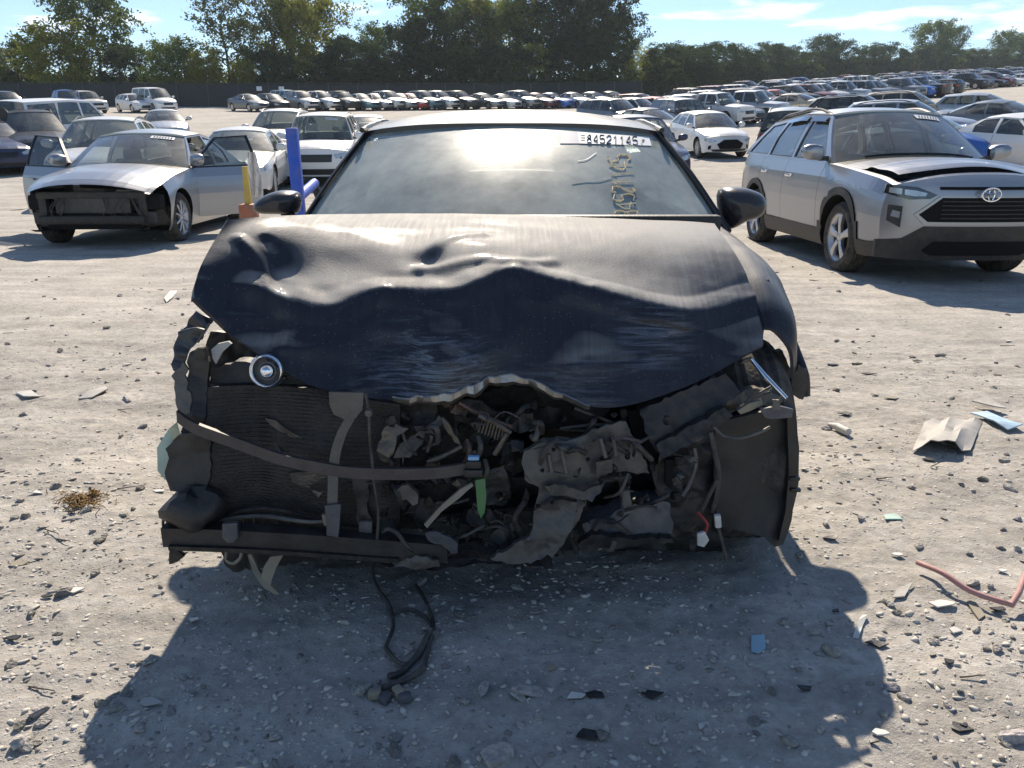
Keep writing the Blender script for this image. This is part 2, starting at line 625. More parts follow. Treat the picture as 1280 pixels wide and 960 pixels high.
def glass_mat(name, tint=(.55, .62, .58), dust=.22, dust_col=(.33, .33, .30), patchy=True):
    """automotive glass: tinted see-through, mirror reflection at grazing angles, a film of dust"""
    m, N, L, b = new_mat(name)
    out = N['Material Output']
    N.remove(b)
    tr = N.new('ShaderNodeBsdfTransparent'); tr.inputs['Color'].default_value = (*tint, 1)
    gl = N.new('ShaderNodeBsdfGlossy'); gl.inputs['Roughness'].default_value = .04
    gl.inputs['Color'].default_value = (.95, .97, 1, 1)
    ge = N.new('ShaderNodeNewGeometry')
    dt = N.new('ShaderNodeVectorMath'); dt.operation = 'DOT_PRODUCT'
    L.new(ge.outputs['Normal'], dt.inputs[0]); L.new(ge.outputs['Incoming'], dt.inputs[1])
    ab = N.new('ShaderNodeMath'); ab.operation = 'ABSOLUTE'; L.new(dt.outputs['Value'], ab.inputs[0])
    om = N.new('ShaderNodeMath'); om.operation = 'SUBTRACT'; om.inputs[0].default_value = 1.0; om.use_clamp = True
    L.new(ab.outputs[0], om.inputs[1])
    pw = N.new('ShaderNodeMath'); pw.operation = 'POWER'; pw.inputs[1].default_value = 4.0
    L.new(om.outputs[0], pw.inputs[0])
    fr = N.new('ShaderNodeMath'); fr.operation = 'MULTIPLY_ADD'; fr.inputs[1].default_value = .9; fr.inputs[2].default_value = .07
    L.new(pw.outputs[0], fr.inputs[0])
    m1 = N.new('ShaderNodeMixShader')
    L.new(fr.outputs[0], m1.inputs[0]); L.new(tr.outputs[0], m1.inputs[1]); L.new(gl.outputs[0], m1.inputs[2])
    df = N.new('ShaderNodeBsdfPrincipled')
    df.inputs['Base Color'].default_value = (*dust_col, 1)
    df.inputs['Roughness'].default_value = .42
    df.inputs['Specular IOR Level'].default_value = .35
    tc = N.new('ShaderNodeTexCoord')
    n = N.new('ShaderNodeTexNoise'); n.inputs['Scale'].default_value = 3.2; n.inputs['Detail'].default_value = 9
    n.inputs['Roughness'].default_value = .66
    L.new(tc.outputs['Object'], n.inputs['Vector'])
    mr = N.new('ShaderNodeMapRange')
    mr.inputs['From Min'].default_value = .3; mr.inputs['From Max'].default_value = .72
    mr.inputs['To Min'].default_value = dust * .55; mr.inputs['To Max'].default_value = dust * 1.5
    L.new(n.outputs['Fac'], mr.inputs['Value'])
    m2 = N.new('ShaderNodeMixShader')
    L.new(mr.outputs[0], m2.inputs[0]); L.new(m1.outputs[0], m2.inputs[1]); L.new(df.outputs[0], m2.inputs[2])
    L.new(m2.outputs[0], out.inputs['Surface'])
    return m


M = {}
M['paint'] = dusty_paint('car_paint', amount=.20)
M['hero'] = dusty_paint('dark_dusty_paint', use_obj=False, col=(.007, .010, .021), amount=.90, metal=.05, rough=.40, streak=True, low=.07, dust_col=(.36, .355, .345), gloss=.5, even=.55,
    scuffs=[((-.22, -2.02, .68), .28, .35, .55), ((.02, -2.04, .64), .24, -.15, .60), ((.40, -1.90, .78), .20, -.5, .40), ((.19, -2.02, .64), .20, -.35, .40)])
M['hero_clean'] = dusty_paint('dark_paint', use_obj=False, col=(.006, .009, .018), amount=.30, metal=.25, rough=.25)
M['glass'] = glass_mat('window_glass')
M['hero_glass'] = glass_mat('dusty_windscreen_glass', tint=(.78, .86, .81), dust=.53, dust_col=(.44, .49, .46))
M['side_glass'] = glass_mat('dark_side_glass', tint=(.30, .34, .34), dust=.10)
M['black'] = simple('black_plastic', (.014, .014, .015), .5, bump=.15, bscale=90, dust=.11, vscale=5)
M['liner'] = simple('black_liner_plastic', (.011, .012, .013), .55, bump=.1, bscale=60, dust=.06, vscale=4)
M['rubber'] = simple('tyre_rubber', (.022, .021, .021), .78, bump=.3, bscale=60, dust=.35, vscale=6, spec=.3)
M['trim'] = simple('black_trim', (.012, .012, .013), .35)
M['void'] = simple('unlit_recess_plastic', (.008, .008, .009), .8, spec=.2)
M['alloy'] = simple('alloy', (.52, .53, .55), .32, metal=.85, var=.15, dust=.2)
M['chrome'] = simple('chrome', (.75, .76, .78), .12, metal=1.0)
M['lens'] = simple('headlight_lens', (.42, .46, .50), .10, metal=.35, coat=1.0, var=.45, vscale=14)
M['lamp_dark'] = simple('smoked_headlight', (.035, .038, .045), .10, metal=.3, coat=1.0, var=.5, vscale=18)
M['red_lens'] = simple('tail_lens', (.32, .012, .012), .15, coat=1.0)
M['seat'] = simple('seat_cloth', (.30, .29, .27), .85, bump=.2, bscale=120, var=.15)
M['seat_dark'] = simple('dark_seat_cloth', (.045, .045, .048), .8, bump=.2, bscale=120)
M['dark_glass'] = glass_mat('dark_rear_glass', tint=(.10, .11, .11), dust=.3)
M['dash'] = simple('dash_plastic', (.30, .34, .30), .7, bump=.1, bscale=120)
M['dash_dark'] = simple('dark_dash_plastic', (.035, .036, .038), .65)
M['white_print'] = simple('white_sticker_paper', (.78, .79, .80), .5)
M['black_print'] = simple('black_ink', (.02, .02, .022), .6)
M['blue_paint'] = simple('blue_paint', (.012, .095, .58), .5, var=.3, dust=.35, vscale=5)
M['yellow_paint'] = simple('yellow_paint', (.58, .42, .06), .6, var=.3, dust=.45)
M['orange_paint'] = simple('orange_paint', (.38, .12, .05), .6, var=.4, dust=.45)
M['cloth_white'] = simple('white_cloth', (.72, .68, .62), .9, bump=.2, bscale=60)
M['crayon'] = simple('yellow_paint_marker', (.92, .76, .50), .8)


# ------------------------------------------------------------------ cars
PROF = [(0, .930), (.10, .962), (.22, .975), (.36, .988), (.52, 1.0), (.66, .995), (.78, .985), (.84, .975), (.92, .945), (1.0, .915)]


def tab(t, y, sm=.07):
    xs = [a for a, _ in t]; zs = [b for _, b in t]
    return float(np.mean([np.interp(y + d, xs, zs) for d in (-sm, -sm / 2, 0, sm / 2, sm)]))


def fill2d(outer, holes=()):
    """triangulate a 2D outline with holes"""
    bm = bmesh.new()
    es = []
    for loop in [outer, *holes]:
        vs = [bm.verts.new((a, b, 0)) for a, b in loop]
        es += [bm.edges.new((vs[i], vs[(i + 1) % len(vs)])) for i in range(len(vs))]
    bmesh.ops.triangle_fill(bm, use_beauty=True, edges=es, normal=Vector((0, 0, 1)))
    return bm


def dens(loop, d=.15):
    out = []
    for i in range(len(loop)):
        a, b = np.array(loop[i]), np.array(loop[(i + 1) % len(loop)])
        k = max(1, int(np.hypot(*(b - a)) / d))
        out += [tuple(a + (b - a) * j / k) for j in range(k)]
    return out


class Car:
    def __init__(s, **k):
        s.__dict__.update(dict(
            L=4.82, hw=.915, sill=.20, R=.335, ra=.385, yf=.94, yr=3.76, tw=.215,
            wplan=[(0, .90), (.35, .965), (.9, 1), (3.9, 1), (4.5, .965), (4.82, .90)],
            belt=[(0, .68), (.3, .76), (.9, .85), (1.5, .92), (3.2, .96), (4.3, 1.0), (4.82, .97)],
            top=[(0, .73), (.12, .80), (.5, .88), (1.35, 1.0), (3.9, 1.09), (4.6, 1.11), (4.82, 1.04)],
            cowl=1.28, A0=1.52, A1=2.20, ws_top=2.10, roof_end=3.30, D1=3.25, D0=4.02, rg_y=4.12,
            rail=[(2.1, 1.335), (2.7, 1.375), (3.3, 1.325)], crown=.075, roofw=[(2.1, .575), (2.7, .60), (3.3, .565)],
            B=2.72, Cc=3.42, Bf=.30, Br=.22, fb=[(.2, .02), (.42, -.05), (.58, -.03), (.7, .03)],
            doors=[(1.62, 2.72), (2.72, 3.62)], windows=None, quarter=False, hatch=False, rack=False,
            spokes=10, rim_r=.225, front={}, seat='seat_dark', dash='dash_dark', ymin=0.0, cladding=False,
            side_ymin=0.0, open_front=False, no_fascia=False, mirror=True, hoodfn=None, rgz=None, tail=True, box=False, lamp='lens'))
        s.__dict__.update(k)

    def w(s, y): return s.hw * tab(s.wplan, y)
    def bz(s, y): return tab(s.belt, y)
    def tz(s, y): return tab(s.top, y)
    def xb(s, y): return s.w(y) * .915

    def zl(s, y):
        z = s.sill
        if y < .25: z = s.sill + .04 * (1 - y / .25)
        if y > s.L - .3: z = s.sill + .10 * (y - (s.L - .3)) / .3
        for yw in (s.yf, s.yr):
            d = abs(y - yw)
            if d < s.ra:
                z = max(z, s.R + math.sqrt(max(0, s.ra ** 2 - d * d)))
        return min(z, s.bz(y) - .06)

    def warp(s, x, y):
        f = (abs(x) / (s.hw * .9)) ** 2.6
        o = 0
        if y < 1.0: o += s.Bf * (1 - y) ** 2 * f
        if y > s.L - 1.0: o -= s.Br * (y - s.L + 1.0) ** 2 * f
        return y + o

    def px(s, y, z):
        zb = s.bz(y)
        return s.w(y) * float(np.interp((z - s.sill) / (zb - s.sill), [a for a, _ in PROF], [b for _, b in PROF]))

    def ztop(s, x, y):
        q = min(1, abs(x) / s.xb(y))
        return s.bz(y) + (s.tz(y) - s.bz(y)) * (1 - q ** 2.4)

    def yf_s(s, x, z):
        w0 = s.w(0)
        f = max(0, 1 - (abs(x) / w0) ** 4)
        return s.warp(x, 0) + tab(s.fb, z, .05) * f

    def yr_s(s, x, z):
        w0 = s.w(s.L)
        f = max(0, 1 - (abs(x) / w0) ** 4)
        return s.warp(x, s.L) + .04 * math.sin(max(0, min(1, (z - .3) / .5)) * math.pi) * f

    def stations(s):
        ex = [s.ymin, s.L, .05, .06, s.cowl - .03, s.A0 + .02, s.rg_y - .01]
        for yw in (s.yf, s.yr):
            for a in np.linspace(0, math.pi, 15):
                ex.append(yw + s.ra * math.cos(a))
            ex += [yw - s.ra - .004, yw + s.ra + .004]
        for a, b in s.doors:
            ex += [a - .005, a + .005, b - .005, b + .005]
        ex = [e for e in ex if s.ymin <= e <= s.L]
        base = [y for y in np.arange(s.ymin, s.L, .09) if all(abs(y - e) > .02 for e in ex)]
        ys = sorted(ex + base)
        out = [ys[0]]
        for y in ys[1:]:
            if y - out[-1] > .0025:
                out.append(y)
        return out

    def side(s, y, q):
        zb = s.bz(y)
        yc = min(max(y, s.A1), s.D1)
        zr = tab(s.rail, yc, .02)
        x0 = s.xb(y) * .992
        x1 = tab(s.roofw, yc, .02)
        z = zb + q * (zr - zb)
        return (x0 + (x1 - x0) * q + .018 * math.sin(math.pi * q), y, z)

    def default_windows(s):
        a = lambda q: s.A0 + (s.A1 - s.A0) * q
        d = lambda q: s.D0 + (s.D1 - s.D0) * q
        fw = [(a(.05) + .13, .05), (s.B - .035, .05), (s.B - .045, .93), (a(.93) + .09, .93), (a(.5) + .10, .52)]
        rw = [(s.B + .035, .05), (s.Cc, .05), (min(s.Cc + .02, d(.5) - .1), .5), (min(s.Cc - .08, d(.93) - .05), .93), (s.B + .045, .93)]
        out = [fw, rw]
        if s.quarter:
            out.append([(s.Cc + .07, .06), (d(.06) - .16, .06), (d(.9) - .10, .90), (s.Cc + .04, .92)])
        return out

    def panel(s, loop, holes, sg, thick=.045, push=0.0, mb=None, mat=0, size=.14):
        """a panel of the glasshouse side: outline and holes in (y, q)"""
        mb = mb or MB()
        bm = fill2d(dens(loop, size), [dens(h, size) for h in holes])
        bm.verts.index_update()
        f, bk = [], []
        for v in bm.verts:
            x, y, z = s.side(v.co.x, v.co.y)
            f.append((sg * (x + push), y, z)); bk.append((sg * (x + push - thick), y, z))
        k = len(f)
        fs = []
        for t in bm.faces:
            t = [v.index for v in t.verts]
            fs.append(tuple(t))
            if thick: fs.append(tuple(i + k for i in t[::-1]))
        if thick:
            for e in bm.edges:
                if len(e.link_faces) == 1:
                    i, j = e.verts[0].index, e.verts[1].index
                    fs.append((i, j, j + k, i + k))
        mb.add(f + (bk if thick else []), fs, mat)
        bm.free()
        return mb

    def fpatch(s, loop, out=.008, depth=.03, mat=0, mb=None, rear=False, size=.07):
        """a piece set on the nose (or tail): outline in (x, z), following its curve"""
        mb = mb or MB()
        bm = fill2d(dens(loop, size))
        for _ in range(2):
            lg = [e for e in bm.edges if e.calc_length() > size * 1.6]
            if lg:
                bmesh.ops.subdivide_edges(bm, edges=lg, cuts=1)
                bmesh.ops.triangulate(bm, faces=list(bm.faces))
        bm.verts.index_update()
        f, bk = [], []
        for v in bm.verts:
            x, z = v.co.x, v.co.y
            if rear:
                y = s.yr_s(x, z); f.append((x, y + out, z)); bk.append((x, y + out - depth, z))
            else:
                y = s.yf_s(x, z); f.append((x, y - out, z)); bk.append((x, y - out + depth, z))
        k = len(f)
        fs = []
        for t in bm.faces:
            t = [v.index for v in t.verts]
            fs.append(tuple(t))
        for e in bm.edges:
            if len(e.link_faces) == 1:
                i, j = e.verts[0].index, e.verts[1].index
                fs.append((i, j, j + k, i + k))
        mb.add(f + bk, fs, mat)
        bm.free()
        return mb

    # -------------------------------------------------- pieces: (name, parent, MB, mats)
    def pieces(s, detail=2):
        out = []
        body = MB()
        paint, trim, void = 0, 1, 2
        ys = s.stations()
        T = [0, .05, .12, .2, .3, .42, .54, .66, .76, .84, .91, .96, 1] if detail > 1 else [0, .12, .3, .54, .76, .91, 1]
        hood = MB(); trunk = MB()
        nd = len(s.doors)
        dmb = {(d, sg): MB() for d in range(nd) for sg in (-1, 1)}
        clads = {-1: MB(), 1: MB()}
        for sg in (-1, 1):
            clad = clads[sg]
            A = []
            for y in ys:
                zl, zb = s.zl(y), s.bz(y)
                row = []
                for t in T:
                    z = zl + t * (zb - zl)
                    x = s.px(y, z)
                    row.append((sg * x, s.warp(x, y), z))
                A.append(row)
            A = np.array(A)
            for j in range(len(ys) - 1):
                ym = (ys[j] + ys[j + 1]) / 2
                gap = ys[j + 1] - ys[j] < .012 and any(abs(ym - e) < .006 for d in s.doors for e in d)
                for i in range(len(T) - 1):
                    q = [A[j][i], A[j][i + 1], A[j + 1][i + 1], A[j + 1][i]]
                    if sg > 0: q = q[::-1]
                    zm = (q[0][2] + q[2][2]) / 2
                    tgt, mt = body, paint
                    if ym < s.side_ymin: continue
                    if gap and zm > .27: mt = trim
                    else:
                        for d, (a, b) in enumerate(s.doors):
                            if a < ym < b and zm > .27:
                                tgt = dmb[(d, sg)]; mt = 0
                    if s.cladding:
                        arch = any(abs(ym - yw) < s.ra + .06 and (ym - yw) ** 2 + (zm - s.R) ** 2 < (s.ra + .075) ** 2 for yw in (s.yf, s.yr))
                        if arch or zm < .40:
                            tgt, mt = clad, 0
                            q = [(p[0] + sg * .012, p[1], p[2]) for p in q]
                    tgt.add(q, [(0, 1, 2, 3)], mt)
            # return flange under the sill and round the wheel openings
            fl = [[(A[j][0][0], A[j][0][1], A[j][0][2]), (A[j][0][0] * .66, A[j][0][1], A[j][0][2])] for j in range(len(ys))]
            body.grid(fl, void)
        # top: wings, bonnet, cowl, boot lid
        S_ = [1, .985, .955, .945, .935, .9, .8, .66, .5, .34, .17, 0]
        S_ = S_ if detail > 1 else [1, .955, .935, .8, .5, .17, 0]
        full = S_ + [-a for a in S_[-2::-1]]
        for j in range(len(ys) - 1):
            y0, y1 = ys[j], ys[j + 1]
            ym = (y0 + y1) / 2
            front = y1 <= s.A0 + .03
            rear = y0 >= s.rg_y - .02
            if not (front or rear):
                continue
            for i in range(len(full) - 1):
                a, b = full[i], full[i + 1]
                q = []
                for y, c in ((y0, a), (y1, a), (y1, b), (y0, b)):
                    x = c * s.xb(y)
                    q.append((x, s.warp(x, y), s.ztop(x, y)))
                c = abs(a + b) / 2
                tgt, mt = body, paint
                if front:
                    if .935 < c < .946 or .05 <= ym < .06: mt = trim
                    elif c < .94 and .06 < ym < s.cowl - .03: tgt, mt = hood, 0
                    elif c < .94 and ym > s.cowl - .03: mt = trim
                else:
                    if c < .94: tgt, mt = trunk, 0
                if s.open_front and ym < .30 and tgt is body and c < .93: continue
                tgt.add(q, [(0, 1, 2, 3)], mt)
        # nose and tail
        cols = list(np.linspace(-1, 1, 25 if detail > 1 else 13))
        fas = MB()
        if not s.no_fascia:
            zl = s.zl(0)
            A = []
            for t in T:
                row = []
                for c in cols:
                    xt = s.px(0, zl + t * (s.bz(0) - zl))
                    x = c * xt
                    zt = s.ztop(c * s.xb(0), 0)
                    z = zl + t * (zt - zl)
                    row.append((x, s.yf_s(x, z) if abs(c) < 1 else s.warp(x, 0), z))
                A.append(row)
            fas.grid(A, 0)
        zl = s.zl(s.L)
        A = []
        for t in T:
            row = []
            for c in cols:
                x = c * s.px(s.L, zl + t * (s.bz(s.L) - zl))
                zt = s.ztop(c * s.xb(s.L), s.L)
                z = zl + t * (zt - zl)
                row.append((x, s.yr_s(x, z) if abs(c) < 1 else s.warp(x, s.L), z))
            A.append(row)
        body.grid(A, paint, flip=True)
        # belly pan
        body.box((0, (s.ymin + s.L) / 2 + .05, .34), (s.hw * 1.25, s.L - s.ymin - .5, .20), mat=void)
        P_, TR, V = M['paint'], M['trim'], M['void']
        out.append(('body', None, body, [P_, TR, V]))
        if hood.v:
            if s.hoodfn: hood.v = [s.hoodfn(*p) for p in hood.v]
            out.append(('hood', None, hood, [P_]))
        if trunk.v: out.append(('boot_lid', None, trunk, [P_]))
        if fas.v: out.append(('front_bumper', None, fas, [P_]))
        for (d, sg), mb in dmb.items():
            if mb.v: out.append((f'door', None, mb, [P_], (d, sg)))
        for clad in clads.values():
            if clad.v: out.append(('wheel_arch_cladding', None, clad, [M['black']]))
        # roof
        n = 13 if detail > 1 else 7
        m = 17 if detail > 1 else 9
        def topc(c): return (c * tab(s.roofw, s.A1, .02), s.ws_top + (s.A1 - s.ws_top) * c * c)
        A = []
        for i in range(n):
            t = i / (n - 1)
            row = []
            for c in np.linspace(-1, 1, m):
                y = (s.ws_top + (s.A1 - s.ws_top) * c * c) * (1 - t) + (s.roof_end - (s.roof_end - s.D1) * c * c) * t
                yc = min(max(y, s.A1), s.D1)
                x = c * (tab(s.roofw, yc, .02) + .006)
                ed = 1 - .45 * max(0, 1 - (y - s.ws_top) / .35) ** 2 * 1 - .3 * max(0, 1 - (s.roof_end - y) / .3) ** 2
                row.append((x, y, tab(s.rail, yc, .02) + .008 + s.crown * ed * (1 - abs(c) ** 2.3)))
            A.append(row)
        A = np.array(A)
        roof = MB().slab(A, (0, 0, -.035))
        out.append(('roof', None, roof, [P_]))
        # windscreen and rear window
        def glass(bot, topr, bulge):
            G_ = []
            k = 9 if detail > 1 else 5
            for i in range(k):
                t = i / (k - 1)
                row = []
                for c in np.linspace(-1, 1, 17 if detail > 1 else 9):
                    b, tp = np.array(bot(c)), np.array(topr(c))
                    p = b + (tp - b) * t
                    p[2] += bulge * math.sin(math.pi * t) * (1 - .5 * c * c)
                    row.append(p)
                G_.append(row)
            return np.array(G_)
        xA = s.xb(s.A0) * .985
        def wb(c):
            x = c * xA; y = s.cowl + (s.A0 - s.cowl) * c * c
            return (x, y, s.ztop(x, y) + .008)
        idx = np.linspace(-1, 1, m)
        def wt(c):
            x = c * (tab(s.roofw, s.A1, .02) - .01); y = s.ws_top + (s.A1 - s.ws_top) * c * c + .01
            return (x, y - .012, tab(s.rail, s.A1, .02) - .006 + s.crown * .55 * (1 - abs(c) ** 2.3))
        s.ws = glass(wb, wt, .028)
        out.append(('windscreen', None, MB().grid(s.ws), [M['glass']]))
        rz = s.rgz
        def rb(c):
            y = s.rg_y + (s.D0 - s.rg_y) * c * c
            x = c * s.xb(min(s.D0, s.L)) * .975
            return (x, y, (s.ztop(x, min(y, s.L)) + .006) if rz is None else rz)
        def rt(c):
            x = c * (tab(s.roofw, s.D1, .02) - .01)
            y = s.roof_end - (s.roof_end - s.D1) * c * c
            return (x, y, tab(s.rail, s.D1, .02) - .006 + s.crown * .70 * (1 - abs(c) ** 2.3))
        rg = glass(rb, rt, .03)
        out.append(('rear_window', None, MB().grid(rg, flip=True), [M['side_glass']]))
        # side frames and panes
        wins = s.windows or s.default_windows()
        ol = [(y, 0) for y in np.linspace(s.A0 - .02, s.D0, 14)] + [(y, 1) for y in np.linspace(s.D1, s.A1, 9)]
        for sg in (-1, 1):
            holes = list(wins)
            ap = None
            if s.open_front:
                a = lambda q: s.A0 + (s.A1 - s.A0) * q
                ap = [(a(.03) + .10, .015), (s.B - .01, .015), (s.B - .02, .955), (a(.95) + .06, .955)]
                holes = [ap] + list(wins[1:])
            out.append(('window_frame', None, s.panel(ol, holes, sg), [P_]))
            for k_, wv in enumerate(wins):
                if s.open_front and k_ == 0: continue
                out.append(('side_window', None, s.panel(wv, [], sg, thick=0, push=-.014), [M['side_glass']], (k_, sg)))
            if detail > 1:
                # dark seal round each pane
                sm = MB()
                for k_, wv in enumerate(wins):
                    if s.open_front and k_ == 0: continue
                    c0 = np.mean(wv, axis=0)
                    inn = [tuple(c0 + (np.array(p) - c0) * .94) for p in wv]
                    s.panel(wv, [inn], sg, thick=.012, push=-.004, mb=sm)
                out.append(('window_seal', None, sm, [TR]))
        # interior
        it = MB()
        f0 = s.A0 + .75
        for sx in (-.36, .36):
            it.bbox((sx, f0 - .1, .46), (.50, .52, .16), .05, mat=0)
            it.bbox((sx, f0 + .22, .78), (.48, .14, .60), .06, rot=Matrix.Rotation(rad(-14), 3, 'X'), mat=0)
            it.bbox((sx, f0 + .31, 1.13), (.26, .10, .17), .045, mat=0)
        if detail > 0:
            rb_y = min(s.D0 - .55, f0 + 1.05)
            it.bbox((0, rb_y, .74), (1.22, .16, .56), .06, rot=Matrix.Rotation(rad(-16), 3, 'X'), mat=0)
        it.box((0, (s.A0 + s.D0) / 2 + .15, .36), (s.hw * 1.7, s.D0 - s.A0 - .1, .04), mat=1)
        it.bbox((0, s.A0 + .10, .80), (1.34, .46, .26), .09, mat=1)
        Mw = Matrix.Translation((.36, s.A0 + .38, .90)) @ Matrix.Rotation(rad(62), 4, 'X')
        rr = [Mw @ Vector((.18 * math.cos(a), .18 * math.sin(a), 0)) for a in np.linspace(0, 2 * math.pi, 19)]
        it.tube(rr, .015, 5, mat=1, cap=False)
        it.box(Mw @ Vector((0, 0, 0)), (.30, .03, .05), mat=1)
        out.append(('interior', None, it, [M[s.seat], M[s.dash]]))
        # nose fittings
        F = s.front
        for nm, loops, mt, o_, dp, mir in F.get('patches', []):
            for sg in ((1, -1) if mir else (1,)):
                lp = [(sg * x, z) for x, z in loops]
                out.append((nm, None, s.fpatch(lp, o_, dp), [M[mt]], (nm, sg)))
        if s.tail:
            for sg in (-1, 1):
                zt = s.bz(s.L)
                lp = [(sg * .42, zt - .04), (sg * .78, zt - .03), (sg * .80, zt - .20), (sg * .45, zt - .17)]
                out.append(('tail_light', None, s.fpatch(lp, .012, .03, rear=True), [M['red_lens']], sg))
        # mirrors
        if s.mirror and not s.open_front:
            for sg in (-1, 1):
                out.append(('wing_mirror', None, s.mirror_mb(sg), [P_, TR], sg))
        if s.rack:
            for sg in (-1, 1):
                pts = [(sg * (tab(s.roofw, y, .02) - .03), y, tab(s.rail, y, .02) + .055 + (-.05 if k in (0, 6) else 0)) for k, y in enumerate(np.linspace(s.A1 + .1, s.D1 - .1, 7))]
                out.append(('roof_rail', None, MB().tube(cr(pts, 3), .017, 6), [TR], sg))
        if detail > 1:
            for d, (a, b) in enumerate(s.doors):
                for sg in (-1, 1):
                    if s.open_front and d == 0: continue
                    y = b - .22
                    z = s.bz(y) - .17
                    x = s.px(y, z)
                    out.append(('door_handle', 'door', MB().bbox((sg * (x + .018), y, z), (.03, .19, .035), .012), [P_ if s.cladding is False else M['chrome']], (d, sg)))
        if detail > 1 and not s.no_fascia:
            wp = MB()
            for x0, x1 in ((-.55, .05), (.05, .60)):
                pts = [(x0 + (x1 - x0) * t, s.cowl + (s.A0 - s.cowl) * ((x0 + (x1 - x0) * t) / xA) ** 2 + .02, s.ztop(x0 + (x1 - x0) * t, s.cowl) + .03) for t in np.linspace(0, 1, 6)]
                wp.tube(pts, .010, 5)
            out.append(('wiper', None, wp, [TR]))
        return out

    def mirror_mb(s, sg):
        y = s.A0 + .13
        x = s.xb(y) + .02
        z = s.bz(y) + .03
        A = []
        prof = [(0, .05, .045), (.03, .10, .075), (.10, .115, .085), (.17, .11, .078), (.215, .08, .055), (.235, .02, .015)]
        for dx, hy, hz in prof:
            row = []
            for a in np.linspace(0, 2 * math.pi, 13)[:-1]:
                ca, sa = math.cos(a), math.sin(a)
                row.append((sg * (x + .02 + dx), y - .01 + hy * .75 * np.sign(ca) * abs(ca) ** .7 * (.55 if ca > 0 else 1.0), z + .075 + hz * np.sign(sa) * abs(sa) ** .7 + dx * .08))
            A.append(row)
        mb = MB().grid(A, 0, wrap=True, flip=sg > 0)
        mb.box((sg * (x + .01), y, z + .02), (.10, .06, .05), mat=1)
        return mb


_wheel_cache = {}


def wheel_meshes(R, tw, rr, spokes, steel=False):
    key = (R, tw, rr, spokes)
    if key in _wheel_cache:
        return _wheel_cache[key]
    X = Matrix.Rotation(rad(90), 4, 'Y')
    h = tw / 2
    tread = []
    for g in np.linspace(-h + .045, h - .045, 9):
        tread.append((R - .001 - (0.007 if (len(tread) % 2) else 0), g))
    tp = [(rr - .005, -h + .012), (rr + .03, -h), (R - .05, -h - .006), (R - .015, -h + .018), *tread, (R - .015, h - .018), (R - .05, h + .006), (rr + .03, h), (rr - .005, h - .012)]
    ty = MB().lathe(tp, 40, X)
    rim = MB()
    rim.lathe([(rr + .002, -h + .02), (rr - .01, -h + .03), (rr - .03, -.02), (rr - .035, h - .06), (rr - .012, h - .02), (rr + .004, h - .008)], 36, X, 0)
    rim.lathe([(.0001, h - .052), (.06, h - .052), (rr - .03, h - .10)], 24, X, 1)
    rim.lathe([(.0001, h - .016), (.028, h - .016), (.034, h - .022), (.062, h - .028), (.066, h - .06)], 20, X, 0)
    for k in range(spokes):
        Rm = Matrix.Rotation(2 * math.pi * k / spokes, 4, 'X')
        wd = .105 if spokes <= 6 else .040
        wi = .062 if spokes <= 6 else .030
        A = []
        for t, wk, dx in ((.045, wi, -.024), (.12, wi * .9 if spokes <= 6 else wi, -.014), (rr - .03, wd * .8, -.016), (rr - .008, wd, -.022)):
            A.append([Rm @ Vector((h + dx, -wk / 2, t)), Rm @ Vector((h + dx + .008, -wk / 5, t)), Rm @ Vector((h + dx + .008, wk / 5, t)), Rm @ Vector((h + dx, wk / 2, t))])
        rim.slab(np.array([[tuple(p) for p in r] for r in A]), (-.03, 0, 0), 0)
    t_o = ty.build('tyre', M['rubber'], smooth=30)
    r_o = rim.build('wheel', [M['alloy'], M['void']], smooth=30)
    res = (t_o.data, r_o.data)
    bpy.data.objects.remove(t_o); bpy.data.objects.remove(r_o)
    _wheel_cache[key] = res
    return res


def add_wheels(root, c, skip=()):
    tm, rm = wheel_meshes(c.R, c.tw, c.rim_r, c.spokes)
    for i, (yw, sg) in enumerate(((c.yf, -1), (c.yf, 1), (c.yr, -1), (c.yr, 1))):
        if i in skip: continue
        w = bpy.data.objects.new('wheel', rm)
        COL.objects.link(w); w.parent = root
        w.location = (sg * (c.hw - c.tw / 2 - .025), yw - c.L / 2, c.R)
        w.rotation_euler = (0, 0, 0 if sg > 0 else math.pi)
        t = bpy.data.objects.new('tyre', tm)
        COL.objects.link(t); t.parent = w


def shift(mb, dy):
    mb.v = [(x, y + dy, z) for x, y, z in mb.v]
    return mb


